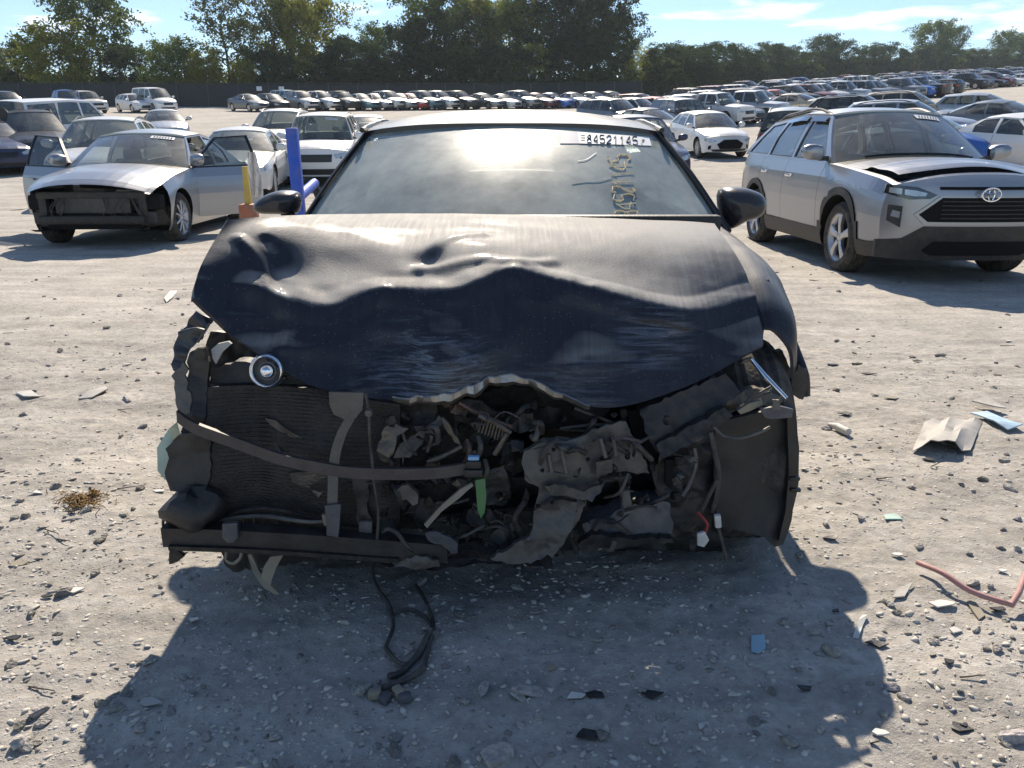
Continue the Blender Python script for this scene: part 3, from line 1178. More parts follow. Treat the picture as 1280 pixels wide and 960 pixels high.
def build_car(c, name, detail, color, loc=(0, 0, 0), rz=0.0, override=None, drop=()):
    """detail 2: every part its own mesh; 1: the main parts; 0: shell and glazing"""
    root = empty(name, loc, rz)
    c.open_doors = {}
    pcs = c.pieces(detail)
    if detail == 2:
        doors = {}
        for p in pcs:
            nm, par, mb, mats = p[:4]
            if nm in drop: continue
            if nm == 'door' and c.open_front and p[4][0] == 0:
                c.open_doors[p[4][1]] = mb; continue
            if not mb.v: continue
            mats = [override.get(m.name, m) if override else m for m in mats]
            pr = doors.get(p[4]) if par == 'door' else root
            if pr is None: pr = root
            o = shift(mb, -c.L / 2).build(nm, mats, pr)
            if nm == 'door': doors[p[4]] = o
        add_wheels(root, c)
    else:
        own = {'windscreen', 'rear_window', 'side_window', 'headlight', 'grille', 'wing_mirror', 'hood', 'roof'} if detail == 1 else set()
        glassy = {'windscreen', 'rear_window', 'side_window'}
        body, bm_ = MB(), []
        gl, gm = MB(), []
        def put(dst, lst, mb, mats):
            mp = []
            for m in mats:
                if m not in lst: lst.append(m)
                mp.append(lst.index(m))
            dst.join(mb, mp)
        for p in pcs:
            nm, par, mb, mats = p[:4]
            if nm in drop: continue
            if not mb.v: continue
            if nm in own:
                shift(mb, -c.L / 2).build(nm, mats, root)
            elif nm in glassy:
                put(gl, gm, mb, mats)
            else:
                put(body, bm_, mb, mats)
        if detail == 0:
            tm, rm = wheel_meshes(c.R, c.tw, c.rim_r, c.spokes)
            X = Matrix.Rotation(rad(90), 4, 'Y')
            for yw in (c.yf, c.yr):
                for sg in (-1, 1):
                    MT = Matrix.Translation((sg * (c.hw - .13), yw, c.R)) @ Matrix.Rotation(0 if sg > 0 else math.pi, 4, 'Z') @ X
                    t = MB().lathe([(c.rim_r, .10), (c.R - .02, .105), (c.R, .08), (c.R, -.09), (c.R - .03, -.1)], 16, MT)
                    put(body, bm_, t, [M['rubber']])
                    r = MB().lathe([(.0001, .085), (c.rim_r, .10)], 12, MT)
                    put(body, bm_, r, [M['alloy']])
        shift(body, -c.L / 2).build('body', bm_, root, smooth=40)
        if gl.v: shift(gl, -c.L / 2).build('glazing', gm, root)
        if detail == 1: add_wheels(root, c)
    set_color(root, color)
    return root


def nose(hl, gr, low, hl_mat='lens', extra=()):
    return dict(patches=[('headlight', hl, hl_mat, .010, .03, True), ('grille', gr, 'trim', .006, .02, False), ('lower_intake', low, 'black', .008, .02, False), *extra])


def sym(pts):
    return pts + [(-x, z) for x, z in pts[::-1]]


NOSE_A = nose([(.44, .63), (.60, .68), (.80, .70), (.82, .62), (.62, .57), (.48, .57)], sym([(.38, .65), (.32, .50)]), sym([(.58, .36), (.50, .27)]))
NOSE_B = nose([(.46, .60), (.62, .66), (.79, .68), (.80, .60), (.64, .55)], sym([(.30, .60), (.42, .44), (.30, .38)]), sym([(.62, .33), (.56, .26)]))

SEDAN = Car(front=NOSE_A)
COUPE = Car(front=NOSE_B, L=4.55, hw=.90, yr=3.55, wplan=[(0, .90), (.35, .965), (.9, 1), (3.7, 1), (4.2, .965), (4.55, .90)],
            belt=[(0, .66), (.3, .73), (.9, .82), (1.5, .88), (3.2, .93), (4.1, .97), (4.55, .93)],
            top=[(0, .70), (.12, .76), (.5, .84), (1.35, .95), (3.9, 1.06), (4.3, 1.07), (4.55, 1.0)],
            cowl=1.25, A0=1.5, A1=2.2, ws_top=2.12, roof_end=2.95, D1=2.9, D0=3.75, rg_y=3.85, rail=[(2.1, 1.27), (2.6, 1.295), (3.0, 1.25)],
            roofw=[(2.1, .56), (2.6, .58), (3.0, .55)], B=2.75, Cc=3.3, doors=[(1.55, 2.85)])
HATCH = Car(front=NOSE_B, L=4.15, hw=.87, yr=3.42, yf=.85, wplan=[(0, .90), (.35, .965), (.8, 1), (3.5, 1), (3.9, .98), (4.15, .93)],
            belt=[(0, .70), (.3, .78), (.9, .87), (1.4, .93), (3.0, .99), (4.0, 1.03), (4.15, 1.02)],
            top=[(0, .76), (.12, .84), (.5, .91), (1.2, 1.01), (4.0, 1.05), (4.15, 1.04)],
            cowl=1.05, A0=1.30, A1=1.98, ws_top=1.88, roof_end=3.75, D1=3.70, D0=4.05, rg_y=4.10, rgz=1.045,
            rail=[(1.9, 1.37), (2.6, 1.42), (3.75, 1.36)], roofw=[(1.9, .57), (2.6, .59), (3.75, .54)],
            B=2.45, Cc=3.15, quarter=True, hatch=True, doors=[(1.40, 2.45), (2.45, 3.25)])
SUVB = dict(L=4.60, hw=.925, R=.36, ra=.425, sill=.24, yf=.93, yr=3.60, tw=.235, rim_r=.235,
            wplan=[(0, .90), (.35, .965), (.8, 1), (4.0, 1), (4.4, .98), (4.60, .94)],
            belt=[(0, .78), (.25, .88), (.9, .98), (1.4, 1.05), (3.0, 1.10), (4.4, 1.14), (4.60, 1.12)],
            top=[(0, .86), (.12, .94), (.5, 1.02), (1.3, 1.13), (4.4, 1.16), (4.60, 1.14)],
            cowl=1.18, A0=1.42, A1=2.08, ws_top=1.98, roof_end=4.10, D1=4.05, D0=4.48, rg_y=4.54, rgz=1.16,
            rail=[(2.0, 1.585), (2.8, 1.62), (4.1, 1.55)], roofw=[(2.0, .60), (2.8, .625), (4.1, .575)], crown=.07,
            B=2.62, Cc=3.40, quarter=True, hatch=True, doors=[(1.52, 2.62), (2.62, 3.50)], rack=True,
            fb=[(.24, .02), (.5, -.05), (.75, -.03), (.9, .03)])
NOSE_S = nose([(.46, .80), (.78, .85), (.80, .76), (.50, .70)], sym([(.42, .80), (.40, .62)]), sym([(.62, .46), (.55, .32)]))
SUV = Car(front=NOSE_S, **SUVB)
BOXY = dict(SUVB)
BOXY.update(L=4.45, A0=1.38, A1=1.80, ws_top=1.72, roof_end=4.22, D1=4.18, D0=4.36, rg_y=4.42, cowl=1.16, B=2.45, Cc=3.25,
            wplan=[(0, .93), (.25, .975), (.7, 1), (4.0, 1), (4.3, .99), (4.45, .96)], Bf=.18, Br=.10, yr=3.55,
            top=[(0, .93), (.10, 1.0), (.5, 1.05), (1.3, 1.12), (4.3, 1.16), (4.45, 1.14)],
            belt=[(0, .86), (.2, .95), (.9, 1.02), (1.4, 1.06), (3.0, 1.09), (4.3, 1.12), (4.45, 1.10)],
            rail=[(1.8, 1.62), (2.8, 1.655), (4.2, 1.62)], roofw=[(1.8, .64), (2.8, .66), (4.2, .63)], doors=[(1.48, 2.45), (2.45, 3.35)])
BOXSUV = Car(front=NOSE_S, **BOXY)
VANB = dict(SUVB)
VANB.update(L=4.95, hw=.96, A0=1.05, A1=1.75, ws_top=1.65, cowl=.80, roof_end=4.75, D1=4.70, D0=4.85, rg_y=4.91, yf=.90, yr=3.95, B=2.35, Cc=3.4,
            rail=[(1.7, 1.86), (2.8, 1.92), (4.75, 1.88)], roofw=[(1.7, .70), (2.8, .74), (4.75, .72)], crown=.06, rack=False, Bf=.22, Br=.08,
            wplan=[(0, .92), (.25, .975), (.7, 1), (4.5, 1), (4.8, .99), (4.95, .97)],
            top=[(0, .90), (.10, .98), (.5, 1.10), (.9, 1.22), (4.8, 1.18), (4.95, 1.16)],
            belt=[(0, .84), (.2, .94), (.7, 1.06), (1.2, 1.12), (3.0, 1.14), (4.8, 1.15), (4.95, 1.14)], doors=[(1.2, 2.35), (2.35, 3.6)])
VAN = Car(front=NOSE_S, **VANB)
TRUCKB = dict(BOXY)
TRUCKB.update(L=5.4, hw=.97, D1=3.05, D0=3.25, roof_end=3.10, rg_y=3.32, yr=4.3, Cc=3.05, B=2.42, R=.385, ra=.44, quarter=False, hatch=False, rgz=None, rack=False,
              wplan=[(0, .93), (.25, .975), (.7, 1), (5.0, 1), (5.4, .97)],
              top=[(0, .98), (.10, 1.06), (.5, 1.10), (1.3, 1.17), (3.2, 1.16), (5.3, 1.14), (5.4, 1.12)],
              belt=[(0, .90), (.2, 1.0), (.9, 1.06), (1.4, 1.09), (3.2, 1.13), (5.3, 1.12), (5.4, 1.10)],
              rail=[(1.8, 1.70), (2.5, 1.73), (3.1, 1.70)], roofw=[(1.8, .64), (2.5, .66), (3.1, .64)], doors=[(1.48, 2.42), (2.42, 3.15)])
TRUCK = Car(front=NOSE_S, **TRUCKB)
STYLES = dict(sedan=SEDAN, coupe=COUPE, hatch=HATCH, suv=SUV, boxsuv=BOXSUV, van=VAN, truck=TRUCK)


# ------------------------------------------------------------------ the lot
def ground_material():
    m, N, L, b = new_mat('crushed_limestone_lot')
    b.inputs['Roughness'].default_value = .95
    b.inputs['Specular IOR Level'].default_value = .15
    tc = N.new('ShaderNodeTexCoord')
    def noise(sc, det=6, rough=.6):
        n = N.new('ShaderNodeTexNoise'); n.inputs['Scale'].default_value = sc
        n.inputs['Detail'].default_value = det; n.inputs['Roughness'].default_value = rough
        L.new(tc.outputs['Object'], n.inputs['Vector']); return n
    big = noise(.35, 5); mid = noise(2.6, 7, .65); fine = noise(26, 8, .7); grit = noise(160, 4, .7)
    r1 = N.new('ShaderNodeValToRGB')
    r1.color_ramp.elements[0].position = .30; r1.color_ramp.elements[0].color = (.43, .412, .382, 1)
    r1.color_ramp.elements[1].position = .72; r1.color_ramp.elements[1].color = (.62, .596, .555, 1)
    L.new(mid.outputs['Fac'], r1.inputs['Fac'])
    r2 = N.new('ShaderNodeValToRGB')
    r2.color_ramp.elements[0].position = .32; r2.color_ramp.elements[0].color = (.58, .56, .53, 1)
    r2.color_ramp.elements[1].position = .66; r2.color_ramp.elements[1].color = (1.0, 1.0, 1.0, 1)
    L.new(fine.outputs['Fac'], r2.inputs['Fac'])
    mu = N.new('ShaderNodeMixRGB'); mu.blend_type = 'MULTIPLY'; mu.inputs['Fac'].default_value = .8
    L.new(r1.outputs[0], mu.inputs['Color1']); L.new(r2.outputs[0], mu.inputs['Color2'])
    r3 = N.new('ShaderNodeValToRGB')
    r3.color_ramp.elements[0].position = .35; r3.color_ramp.elements[0].color = (.76, .76, .78, 1)
    r3.color_ramp.elements[1].position = .62; r3.color_ramp.elements[1].color = (1.0, .99, .975, 1)
    L.new(big.outputs['Fac'], r3.inputs['Fac'])
    mu2 = N.new('ShaderNodeMixRGB'); mu2.blend_type = 'MULTIPLY'; mu2.inputs['Fac'].default_value = .7
    L.new(mu.outputs[0], mu2.inputs['Color1']); L.new(r3.outputs[0], mu2.inputs['Color2'])
    # faint packed bands left by tyres crossing the lot
    tm_ = N.new('ShaderNodeMapping'); tm_.inputs['Rotation'].default_value = (0, 0, rad(14)); tm_.inputs['Scale'].default_value = (.35, 4.5, 1)
    L.new(tc.outputs['Object'], tm_.inputs[0])
    tn = N.new('ShaderNodeTexNoise'); tn.inputs['Scale'].default_value = 1.0; tn.inputs['Detail'].default_value = 6; tn.inputs['Roughness'].default_value = .62
    L.new(tm_.outputs[0], tn.inputs['Vector'])
    tr_ = N.new('ShaderNodeValToRGB')
    tr_.color_ramp.elements[0].position = .36; tr_.color_ramp.elements[0].color = (.74, .735, .73, 1)
    tr_.color_ramp.elements[1].position = .60; tr_.color_ramp.elements[1].color = (1.04, 1.04, 1.03, 1)
    L.new(tn.outputs['Fac'], tr_.inputs['Fac'])
    tmu = N.new('ShaderNodeMixRGB'); tmu.blend_type = 'MULTIPLY'; tmu.inputs['Fac'].default_value = .8
    L.new(mu2.outputs[0], tmu.inputs['Color1']); L.new(tr_.outputs[0], tmu.inputs['Color2'])
    mu2 = tmu
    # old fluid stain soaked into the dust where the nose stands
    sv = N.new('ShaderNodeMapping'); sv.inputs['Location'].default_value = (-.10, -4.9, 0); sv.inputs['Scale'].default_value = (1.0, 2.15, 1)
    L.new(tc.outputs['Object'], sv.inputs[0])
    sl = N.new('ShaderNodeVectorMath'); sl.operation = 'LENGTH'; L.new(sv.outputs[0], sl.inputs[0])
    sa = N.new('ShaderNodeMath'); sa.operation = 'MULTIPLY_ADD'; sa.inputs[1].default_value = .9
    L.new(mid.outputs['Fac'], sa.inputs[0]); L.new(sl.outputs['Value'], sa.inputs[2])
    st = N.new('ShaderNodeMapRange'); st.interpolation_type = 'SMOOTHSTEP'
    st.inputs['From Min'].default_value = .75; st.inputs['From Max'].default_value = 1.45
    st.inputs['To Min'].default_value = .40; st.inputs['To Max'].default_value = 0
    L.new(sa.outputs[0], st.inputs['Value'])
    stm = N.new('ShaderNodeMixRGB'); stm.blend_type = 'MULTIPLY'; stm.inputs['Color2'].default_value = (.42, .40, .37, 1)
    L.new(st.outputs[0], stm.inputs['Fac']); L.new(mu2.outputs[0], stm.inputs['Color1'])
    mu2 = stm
    # small chips: pale and dark pieces pressed into the dust
    vo = N.new('ShaderNodeTexVoronoi'); vo.inputs['Scale'].default_value = 44; vo.inputs['Randomness'].default_value = 1
    L.new(tc.outputs['Object'], vo.inputs['Vector'])
    vr = N.new('ShaderNodeValToRGB')
    vr.color_ramp.elements[0].position = .16; vr.color_ramp.elements[0].color = (1, 1, 1, 1)
    vr.color_ramp.elements[1].position = .30; vr.color_ramp.elements[1].color = (0, 0, 0, 1)
    L.new(vo.outputs['Distance'], vr.inputs['Fac'])
    sp = N.new('ShaderNodeSeparateXYZ'); L.new(vo.outputs['Color'], sp.inputs[0])
    cc = N.new('ShaderNodeValToRGB')
    e = cc.color_ramp.elements
    e[0].position = 0; e[0].color = (.24, .22, .20, 1)
    e[1].position = 1; e[1].color = (.62, .59, .54, 1)
    k = cc.color_ramp.elements.new(.42); k.color = (.36, .34, .31, 1)
    L.new(sp.outputs[0], cc.inputs['Fac'])
    gate = N.new('ShaderNodeMath'); gate.operation = 'GREATER_THAN'; gate.inputs[1].default_value = .58
    L.new(sp.outputs[1], gate.inputs[0])
    gm = N.new('ShaderNodeMath'); gm.operation = 'MULTIPLY'
    L.new(vr.outputs[0], gm.inputs[0]); L.new(gate.outputs[0], gm.inputs[1])
    mx = N.new('ShaderNodeMixRGB')
    L.new(gm.outputs[0], mx.inputs['Fac']); L.new(mu2.outputs[0], mx.inputs['Color1']); L.new(cc.outputs[0], mx.inputs['Color2'])
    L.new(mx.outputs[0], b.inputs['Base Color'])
    # relief
    a1 = N.new('ShaderNodeMath'); a1.operation = 'MULTIPLY_ADD'; a1.inputs[1].default_value = .35
    L.new(grit.outputs['Fac'], a1.inputs[0]); L.new(fine.outputs['Fac'], a1.inputs[2])
    a2 = N.new('ShaderNodeMath'); a2.operation = 'MULTIPLY_ADD'; a2.inputs[1].default_value = .35
    L.new(gm.outputs[0], a2.inputs[0]); L.new(a1.outputs[0], a2.inputs[2])
    bp = N.new('ShaderNodeBump'); bp.inputs['Strength'].default_value = .65; bp.inputs['Distance'].default_value = .02
    L.new(a2.outputs[0], bp.inputs['Height']); L.new(bp.outputs[0], b.inputs['Normal'])
    return m


M['ground'] = ground_material()


def axis_steps(lo, d0, d1, hi, step, grow=1.07):
    mid = list(np.arange(d0, d1 + 1e-6, step))
    up, s = [mid[-1]], step
    while up[-1] < hi:
        s = min(s * grow, 14); up.append(up[-1] + s)
    dn, s = [mid[0]], step
    while dn[-1] > lo:
        s = min(s * grow, 14); dn.append(dn[-1] - s)
    return np.array(dn[:0:-1] + mid + up[1:])


xs = axis_steps(-420, -2.8, 2.8, 520, .017)
ysg = axis_steps(-30, 1.0, 5.0, 620, .015, 1.05)
GX, GY = np.meshgrid(xs, ysg)
fade = 1.0 - 0.75 * sstep(25, 90, np.hypot(GX, GY))
GZ = terrain(GX, GY) + relief(GX, GY) * fade
nv = GX.size
gm_ = bpy.data.meshes.new('ground')
gm_.vertices.add(nv)
gm_.vertices.foreach_set('co', np.stack([GX, GY, GZ], -1).astype(np.float32).ravel())
ny_, nx_ = GX.shape
ii = (np.arange(ny_ - 1)[:, None] * nx_ + np.arange(nx_ - 1)[None, :]).ravel()
quads = np.stack([ii, ii + 1, ii + 1 + nx_, ii + nx_], -1).astype(np.int32)
gm_.loops.add(quads.size)
gm_.loops.foreach_set('vertex_index', quads.ravel())
gm_.polygons.add(len(quads))
gm_.polygons.foreach_set('loop_start', (np.arange(len(quads)) * 4).astype(np.int32))
gm_.materials.append(M['ground'])
gm_.update(calc_edges=True)
gm_.shade_smooth()
ground = bpy.data.objects.new('ground', gm_)
COL.objects.link(ground)
kind(ground, 'structure')

# ------------------------------------------------------------------ stones and gravel
def rock_material():
    m, N, L, b = new_mat('limestone_rock')
    b.inputs['Roughness'].default_value = .92
    b.inputs['Specular IOR Level'].default_value = .2
    tc = N.new('ShaderNodeTexCoord'); oi = N.new('ShaderNodeObjectInfo')
    n = N.new('ShaderNodeTexNoise'); n.inputs['Scale'].default_value = 2.2; n.inputs['Detail'].default_value = 7
    L.new(tc.outputs['Object'], n.inputs['Vector'])
    r = N.new('ShaderNodeValToRGB')
    r.color_ramp.elements[0].position = .3; r.color_ramp.elements[0].color = (.62, .60, .58, 1)
    r.color_ramp.elements[1].position = .7; r.color_ramp.elements[1].color = (1.1, 1.08, 1.04, 1)
    L.new(n.outputs['Fac'], r.inputs['Fac'])
    mu = N.new('ShaderNodeMixRGB'); mu.blend_type = 'MULTIPLY'; mu.inputs['Fac'].default_value = 1
    L.new(oi.outputs['Color'], mu.inputs['Color1']); L.new(r.outputs[0], mu.inputs['Color2'])
    L.new(mu.outputs[0], b.inputs['Base Color'])
    bp = N.new('ShaderNodeBump'); bp.inputs['Strength'].default_value = .5; bp.inputs['Distance'].default_value = .15
    L.new(n.outputs['Fac'], bp.inputs['Height']); L.new(bp.outputs[0], b.inputs['Normal'])
    return m


M['rock'] = rock_material()
rock_meshes = []
for k in range(9):
    bm = bmesh.new()
    bmesh.ops.create_icosphere(bm, subdivisions=2, radius=1.0)
    rr = random.Random(k)
    planes = [(Vector((rr.gauss(0, 1), rr.gauss(0, 1), rr.gauss(0, .8))).normalized(), rr.uniform(.45, .8)) for _ in range(9)]
    for v in bm.verts:
        for nrm, d in planes:       # chipped flat faces
            e = v.co.dot(nrm) - d
            if e > 0: v.co -= nrm * e * .92
        v.co += Vector((rr.gauss(0, .02), rr.gauss(0, .02), rr.gauss(0, .02)))
        v.co = Vector((v.co.x * 1.15, v.co.y * .85, v.co.z * .62))
    me = bpy.data.meshes.new('stone'); bm.to_mesh(me); bm.free()
    me.materials.append(M['rock']); me.shade_smooth(); me.set_sharp_from_angle(angle=rad(28))
    rock_meshes.append(me)


def G_fast(u, v):
    d = ray(u, v)
    t = -CAM_H / d.z
    return d.x * t, d.y * t


stones = []
big = [(85, 745, .045), (120, 722, .03), (330, 640, .02), (125, 680, .034), (40, 770, .028), (90, 602, .03), (18, 652, .03), (30, 930, .05), (55, 905, .035),
       (215, 890, .03), (385, 640, .03), (345, 920, .03), (575, 770, .036), (660, 870, .05), (620, 945, .07), (545, 800, .026), (715, 795, .03), (745, 805, .022),
       (720, 850, .02), (690, 690, .02), (1040, 815, .055), (1020, 790, .03), (1215, 735, .035), (1250, 688, .03), (1270, 690, .03), (1165, 800, .03), (1180, 650, .02),
       (1100, 560, .02), (1190, 498, .03), (1185, 510, .02), (1270, 920, .05), (1130, 870, .03), (1075, 655, .03), (30, 520, .035), (75, 440, .04), (60, 455, .03), (150, 370, .04), (222, 373, .03), (240, 378, .02)]
for u, v, r in big:
    x, y = G_fast(u, v); stones.append((x, y, r * .66))
while len(stones) < 300:
    u = random.uniform(-40, 1320); v = random.uniform(310, 985)
    x, y = G_fast(u, v)
    if v < 720 and 215 < u < 985 and random.random() < .8: continue
    r = .006 + .009 * random.random() + (.013 * random.random() ** 3) + .0012 * y
    stones.append((x, y, r))
for i, (x, y, r) in enumerate(stones):
    o = bpy.data.objects.new('stone', rock_meshes[i % 9])
    COL.objects.link(o)
    q = random.uniform(.8, 1.2)
    o.scale = (r * q, r / q, r * random.uniform(.7, 1.1))
    o.rotation_euler = (random.uniform(-.3, .3), random.uniform(-.3, .3), random.uniform(0, 6.3))
    o.location = (x, y, float(ground_z(x, y)) + r * .15)
    g = random.choice([.46, .42, .38, .32, .24, .50, .44])
    o.color = (g, g * random.uniform(.95, 1), g * random.uniform(.90, .98), 1)
    tag(o, 'loose chipped limestone rock lying on the bare gravel lot', 'stone', 'loose stones scattered over the lot')

# the uncountable gravel: one mesh of thousands of low chips
ico = bmesh.new(); bmesh.ops.create_icosphere(ico, subdivisions=1, radius=1.0)
IV = np.array([v.co[:] for v in ico.verts]); ico.verts.index_update(); IF = np.array([[v.index for v in f.verts] for f in ico.faces]); ico.free()
def gravel(n, name, cols):
    us = RNG.uniform(-120, 1400, n); vs = 300 + 690 * RNG.uniform(0, 1, n) ** .9
    dx = (us - 640) / FPX; dz = (480 - vs) / FPX
    dy = math.cos(PITCH) + dz * math.sin(PITCH); dzz = dz * math.cos(PITCH) - math.sin(PITCH)
    t = -CAM_H / dzz
    X, Y = dx * t, dy * t
    keep = vnoise(X * 1.3, Y * 1.3, 17) + .6 * vnoise(X * 4, Y * 4, 18) > RNG.uniform(-.35, .45, n)
    X, Y = X[keep], Y[keep]
    n = len(X)
    r = (.0018 + .0070 * RNG.uniform(0, 1, n) ** 3.4) * (1 + .11 * Y)
    Z = ground_z(X, Y)
    a = RNG.uniform(0, 6.28, n)
    V = IV[None] * (1 + .38 * RNG.normal(0, 1, (n, len(IV), 1)).clip(-1, 1))
    sx, sy, sz = RNG.uniform(.8, 1.7, n), RNG.uniform(.5, 1.0, n), RNG.uniform(.25, .6, n)
    vx, vy, vz = V[..., 0] * sx[:, None], V[..., 1] * sy[:, None], V[..., 2] * sz[:, None]
    ca, sa = np.cos(a)[:, None], np.sin(a)[:, None]
    W = np.stack([(vx * ca - vy * sa) * r[:, None] + X[:, None], (vx * sa + vy * ca) * r[:, None] + Y[:, None], vz * r[:, None] + Z[:, None] + .1 * r[:, None]], -1).reshape(-1, 3)
    F_ = (IF[None] + (np.arange(n) * len(IV))[:, None, None]).reshape(-1, 3)
    me = bpy.data.meshes.new(name)
    me.vertices.add(len(W)); me.vertices.foreach_set('co', W.astype(np.float32).ravel())
    me.loops.add(F_.size); me.loops.foreach_set('vertex_index', F_.astype(np.int32).ravel())
    me.polygons.add(len(F_)); me.polygons.foreach_set('loop_start', (np.arange(len(F_)) * 3).astype(np.int32))
    mi = np.repeat(RNG.choice(len(cols), n, p=[.46, .27, .09, .18]), len(IF)).astype(np.int32)
    for c in cols: me.materials.append(c)
    me.polygons.foreach_set('material_index', mi)
    me.update(calc_edges=True)
    o = bpy.data.objects.new(name, me); COL.objects.link(o)
    tag(kind(o, 'stuff'), 'small crushed limestone gravel strewn over the whole lot', 'gravel')
    return o


gravel(20000, 'gravel', [simple('gravel_tan', (.49, .465, .42), .95, spec=.15), simple('gravel_grey', (.40, .385, .355), .95, spec=.15),
                         simple('gravel_pale', (.52, .50, .46), .95, spec=.15), simple('gravel_dark', (.22, .205, .185), .95, spec=.15)])

# ------------------------------------------------------------------ trees
def leaf_material():
    m, N, L, b = new_mat('tree_leaves')
    out = N['Material Output']; N.remove(b)
    oi = N.new('ShaderNodeObjectInfo'); tc = N.new('ShaderNodeTexCoord')
    n = N.new('ShaderNodeTexNoise'); n.inputs['Scale'].default_value = .9; n.inputs['Detail'].default_value = 4
    L.new(tc.outputs['Object'], n.inputs['Vector'])
    r = N.new('ShaderNodeValToRGB')
    r.color_ramp.elements[0].position = .3; r.color_ramp.elements[0].color = (.55, .6, .6, 1)
    r.color_ramp.elements[1].position = .7; r.color_ramp.elements[1].color = (1.35, 1.25, 1.0, 1)
    L.new(n.outputs['Fac'], r.inputs['Fac'])
    mu = N.new('ShaderNodeMixRGB'); mu.blend_type = 'MULTIPLY'; mu.inputs['Fac'].default_value = 1
    L.new(oi.outputs['Color'], mu.inputs['Color1']); L.new(r.outputs[0], mu.inputs['Color2'])
    d = N.new('ShaderNodeBsdfDiffuse'); t = N.new('ShaderNodeBsdfTranslucent')
    L.new(mu.outputs[0], d.inputs['Color']); L.new(mu.outputs[0], t.inputs['Color'])
    s = N.new('ShaderNodeMixShader'); s.inputs[0].default_value = .38
    L.new(d.outputs[0], s.inputs[1]); L.new(t.outputs[0], s.inputs[2])
    L.new(s.outputs[0], out.inputs['Surface'])
    return m


M['leaf'] = leaf_material()
M['bark'] = simple('bark', (.085, .072, .058), .95, bump=.4, bscale=14, var=.3)


def tree_proto(seed, shape, nl, spread, leaves, leaf, c0=.28, rise=.5, clump=.55, trunk_r=.16, sub=4):
    """a 10 m tree: trunk with limbs, and leaves gathered in clumps at the limb ends"""
    rr = random.Random(seed)
    tb = MB()
    Hh = 10.0
    tp = [Vector((0, 0, -.3))]
    for i in range(1, 9):
        z = Hh * .92 * i / 8
        tp.append(Vector((rr.gauss(0, .10) * i * .5, rr.gauss(0, .10) * i * .5, z)))
    tb.tube(cr(tp, 2), [trunk_r, trunk_r * .8, trunk_r * .5, .03], 7)
    def at(z):
        f = z / (Hh * .92) * 8; i = min(7, int(f)); return tp[i].lerp(tp[i + 1], f - i)
    tips = []
    for k in range(nl):
        f = c0 + (1 - c0) * (k + rr.random()) / nl
        p0 = at(min(f * Hh * .92, Hh * .91))
        g = (f - c0) / (1 - c0)
        if shape == 'broad': ln = spread * (.55 + .75 * math.sin(math.pi * min(1, g * .85 + .12))) * rr.uniform(.7, 1.15)
        elif shape == 'cone': ln = spread * (1.08 - g) * rr.uniform(.8, 1.15) + .25
        elif shape == 'tall': ln = spread * (.5 + .6 * math.sin(math.pi * (g * .8 + .15))) * rr.uniform(.6, 1.2)
        else: ln = spread * math.sqrt(max(.05, 1 - (g - .35) ** 2 * 1.6)) * rr.uniform(.8, 1.1)
        a = k * 2.4 + rr.uniform(-.5, .5)
        up = rise * rr.uniform(.6, 1.3) + g * .5
        d = Vector((math.cos(a), math.sin(a), up)).normalized()
        pts = [p0]
        for j in range(1, 5):
            pts.append(p0 + d * ln * j / 4 + Vector((rr.gauss(0, .08), rr.gauss(0, .08), .05 * j * j * (.15 if shape != 'cone' else -.12))) * ln * .4)
        tb.tube(pts, [.30 * trunk_r * (1.2 - g) + .015, .012], 4, cap=False)
        for j in (2, 3, 4):
            tips.append(pts[j])
            for q in range(sub):
                dd = (d + Vector((rr.gauss(0, .7), rr.gauss(0, .7), rr.gauss(0, .45)))).normalized()
                e = pts[j] + dd * ln * rr.uniform(.18, .42)
                tb.tube([pts[j], e], [.014, .005], 3, cap=False)
                tips.append(e)
    tips.append(tp[-1] + Vector((0, 0, .3)))
    T = np.array([t[:] for t in tips])
    rs = np.random.default_rng(seed)
    per = max(3, leaves // len(T))
    C = np.repeat(T, per, 0) + rs.normal(0, clump * .5, (len(T) * per, 3)) * np.array([1, 1, .75])
    C = C[C[:, 2] > .1]
    n = len(C)
    d1 = rs.normal(0, 1, (n, 3)); d1 /= np.linalg.norm(d1, axis=1)[:, None]
    d2 = np.cross(d1, rs.normal(0, 1, (n, 3))); d2 /= np.linalg.norm(d2, axis=1)[:, None]
    sz = leaf * rs.uniform(.6, 1.4, (n, 1))
    V = np.stack([C - d1 * sz, C + d2 * sz * .55, C + d1 * sz, C - d2 * sz * .55], 1).reshape(-1, 3)
    me = bpy.data.meshes.new('crown')
    me.vertices.add(len(V)); me.vertices.foreach_set('co', V.astype(np.float32).ravel())
    me.loops.add(4 * n); me.loops.foreach_set('vertex_index', np.arange(4 * n, dtype=np.int32))
    me.polygons.add(n); me.polygons.foreach_set('loop_start', (np.arange(n) * 4).astype(np.int32))
    me.materials.append(M['leaf']); me.update(calc_edges=True)
    to = tb.build('trunk', M['bark']); tm = to.data; bpy.data.objects.remove(to)
    return tm, me


TREES = {
    'oak': [tree_proto(s, 'broad', 24, 3.4, 9500, .16, .26, .55, .62) for s in (11, 12, 13)],
    'airy': [tree_proto(s, 'tall', 20, 2.5, 3600, .13, .30, .8, .45, .13, 4) for s in (21, 22, 23)],
    'cedar': [tree_proto(s, 'cone', 34, 2.5, 12000, .13, .06, .30, .50, .17, 4) for s in (31, 32)],
    'bush': [tree_proto(s, 'round', 22, 4.6, 9000, .19, .05, .45, .95, .12, 4) for s in (41, 42)],
}
GREEN = {'oak': (.105, .15, .045), 'airy': (.115, .14, .055), 'cedar': (.05, .07, .035), 'bush': (.20, .23, .04), 'dark': (.05, .075, .036), 'gold': (.23, .25, .05)}
TREE_TXT = {}


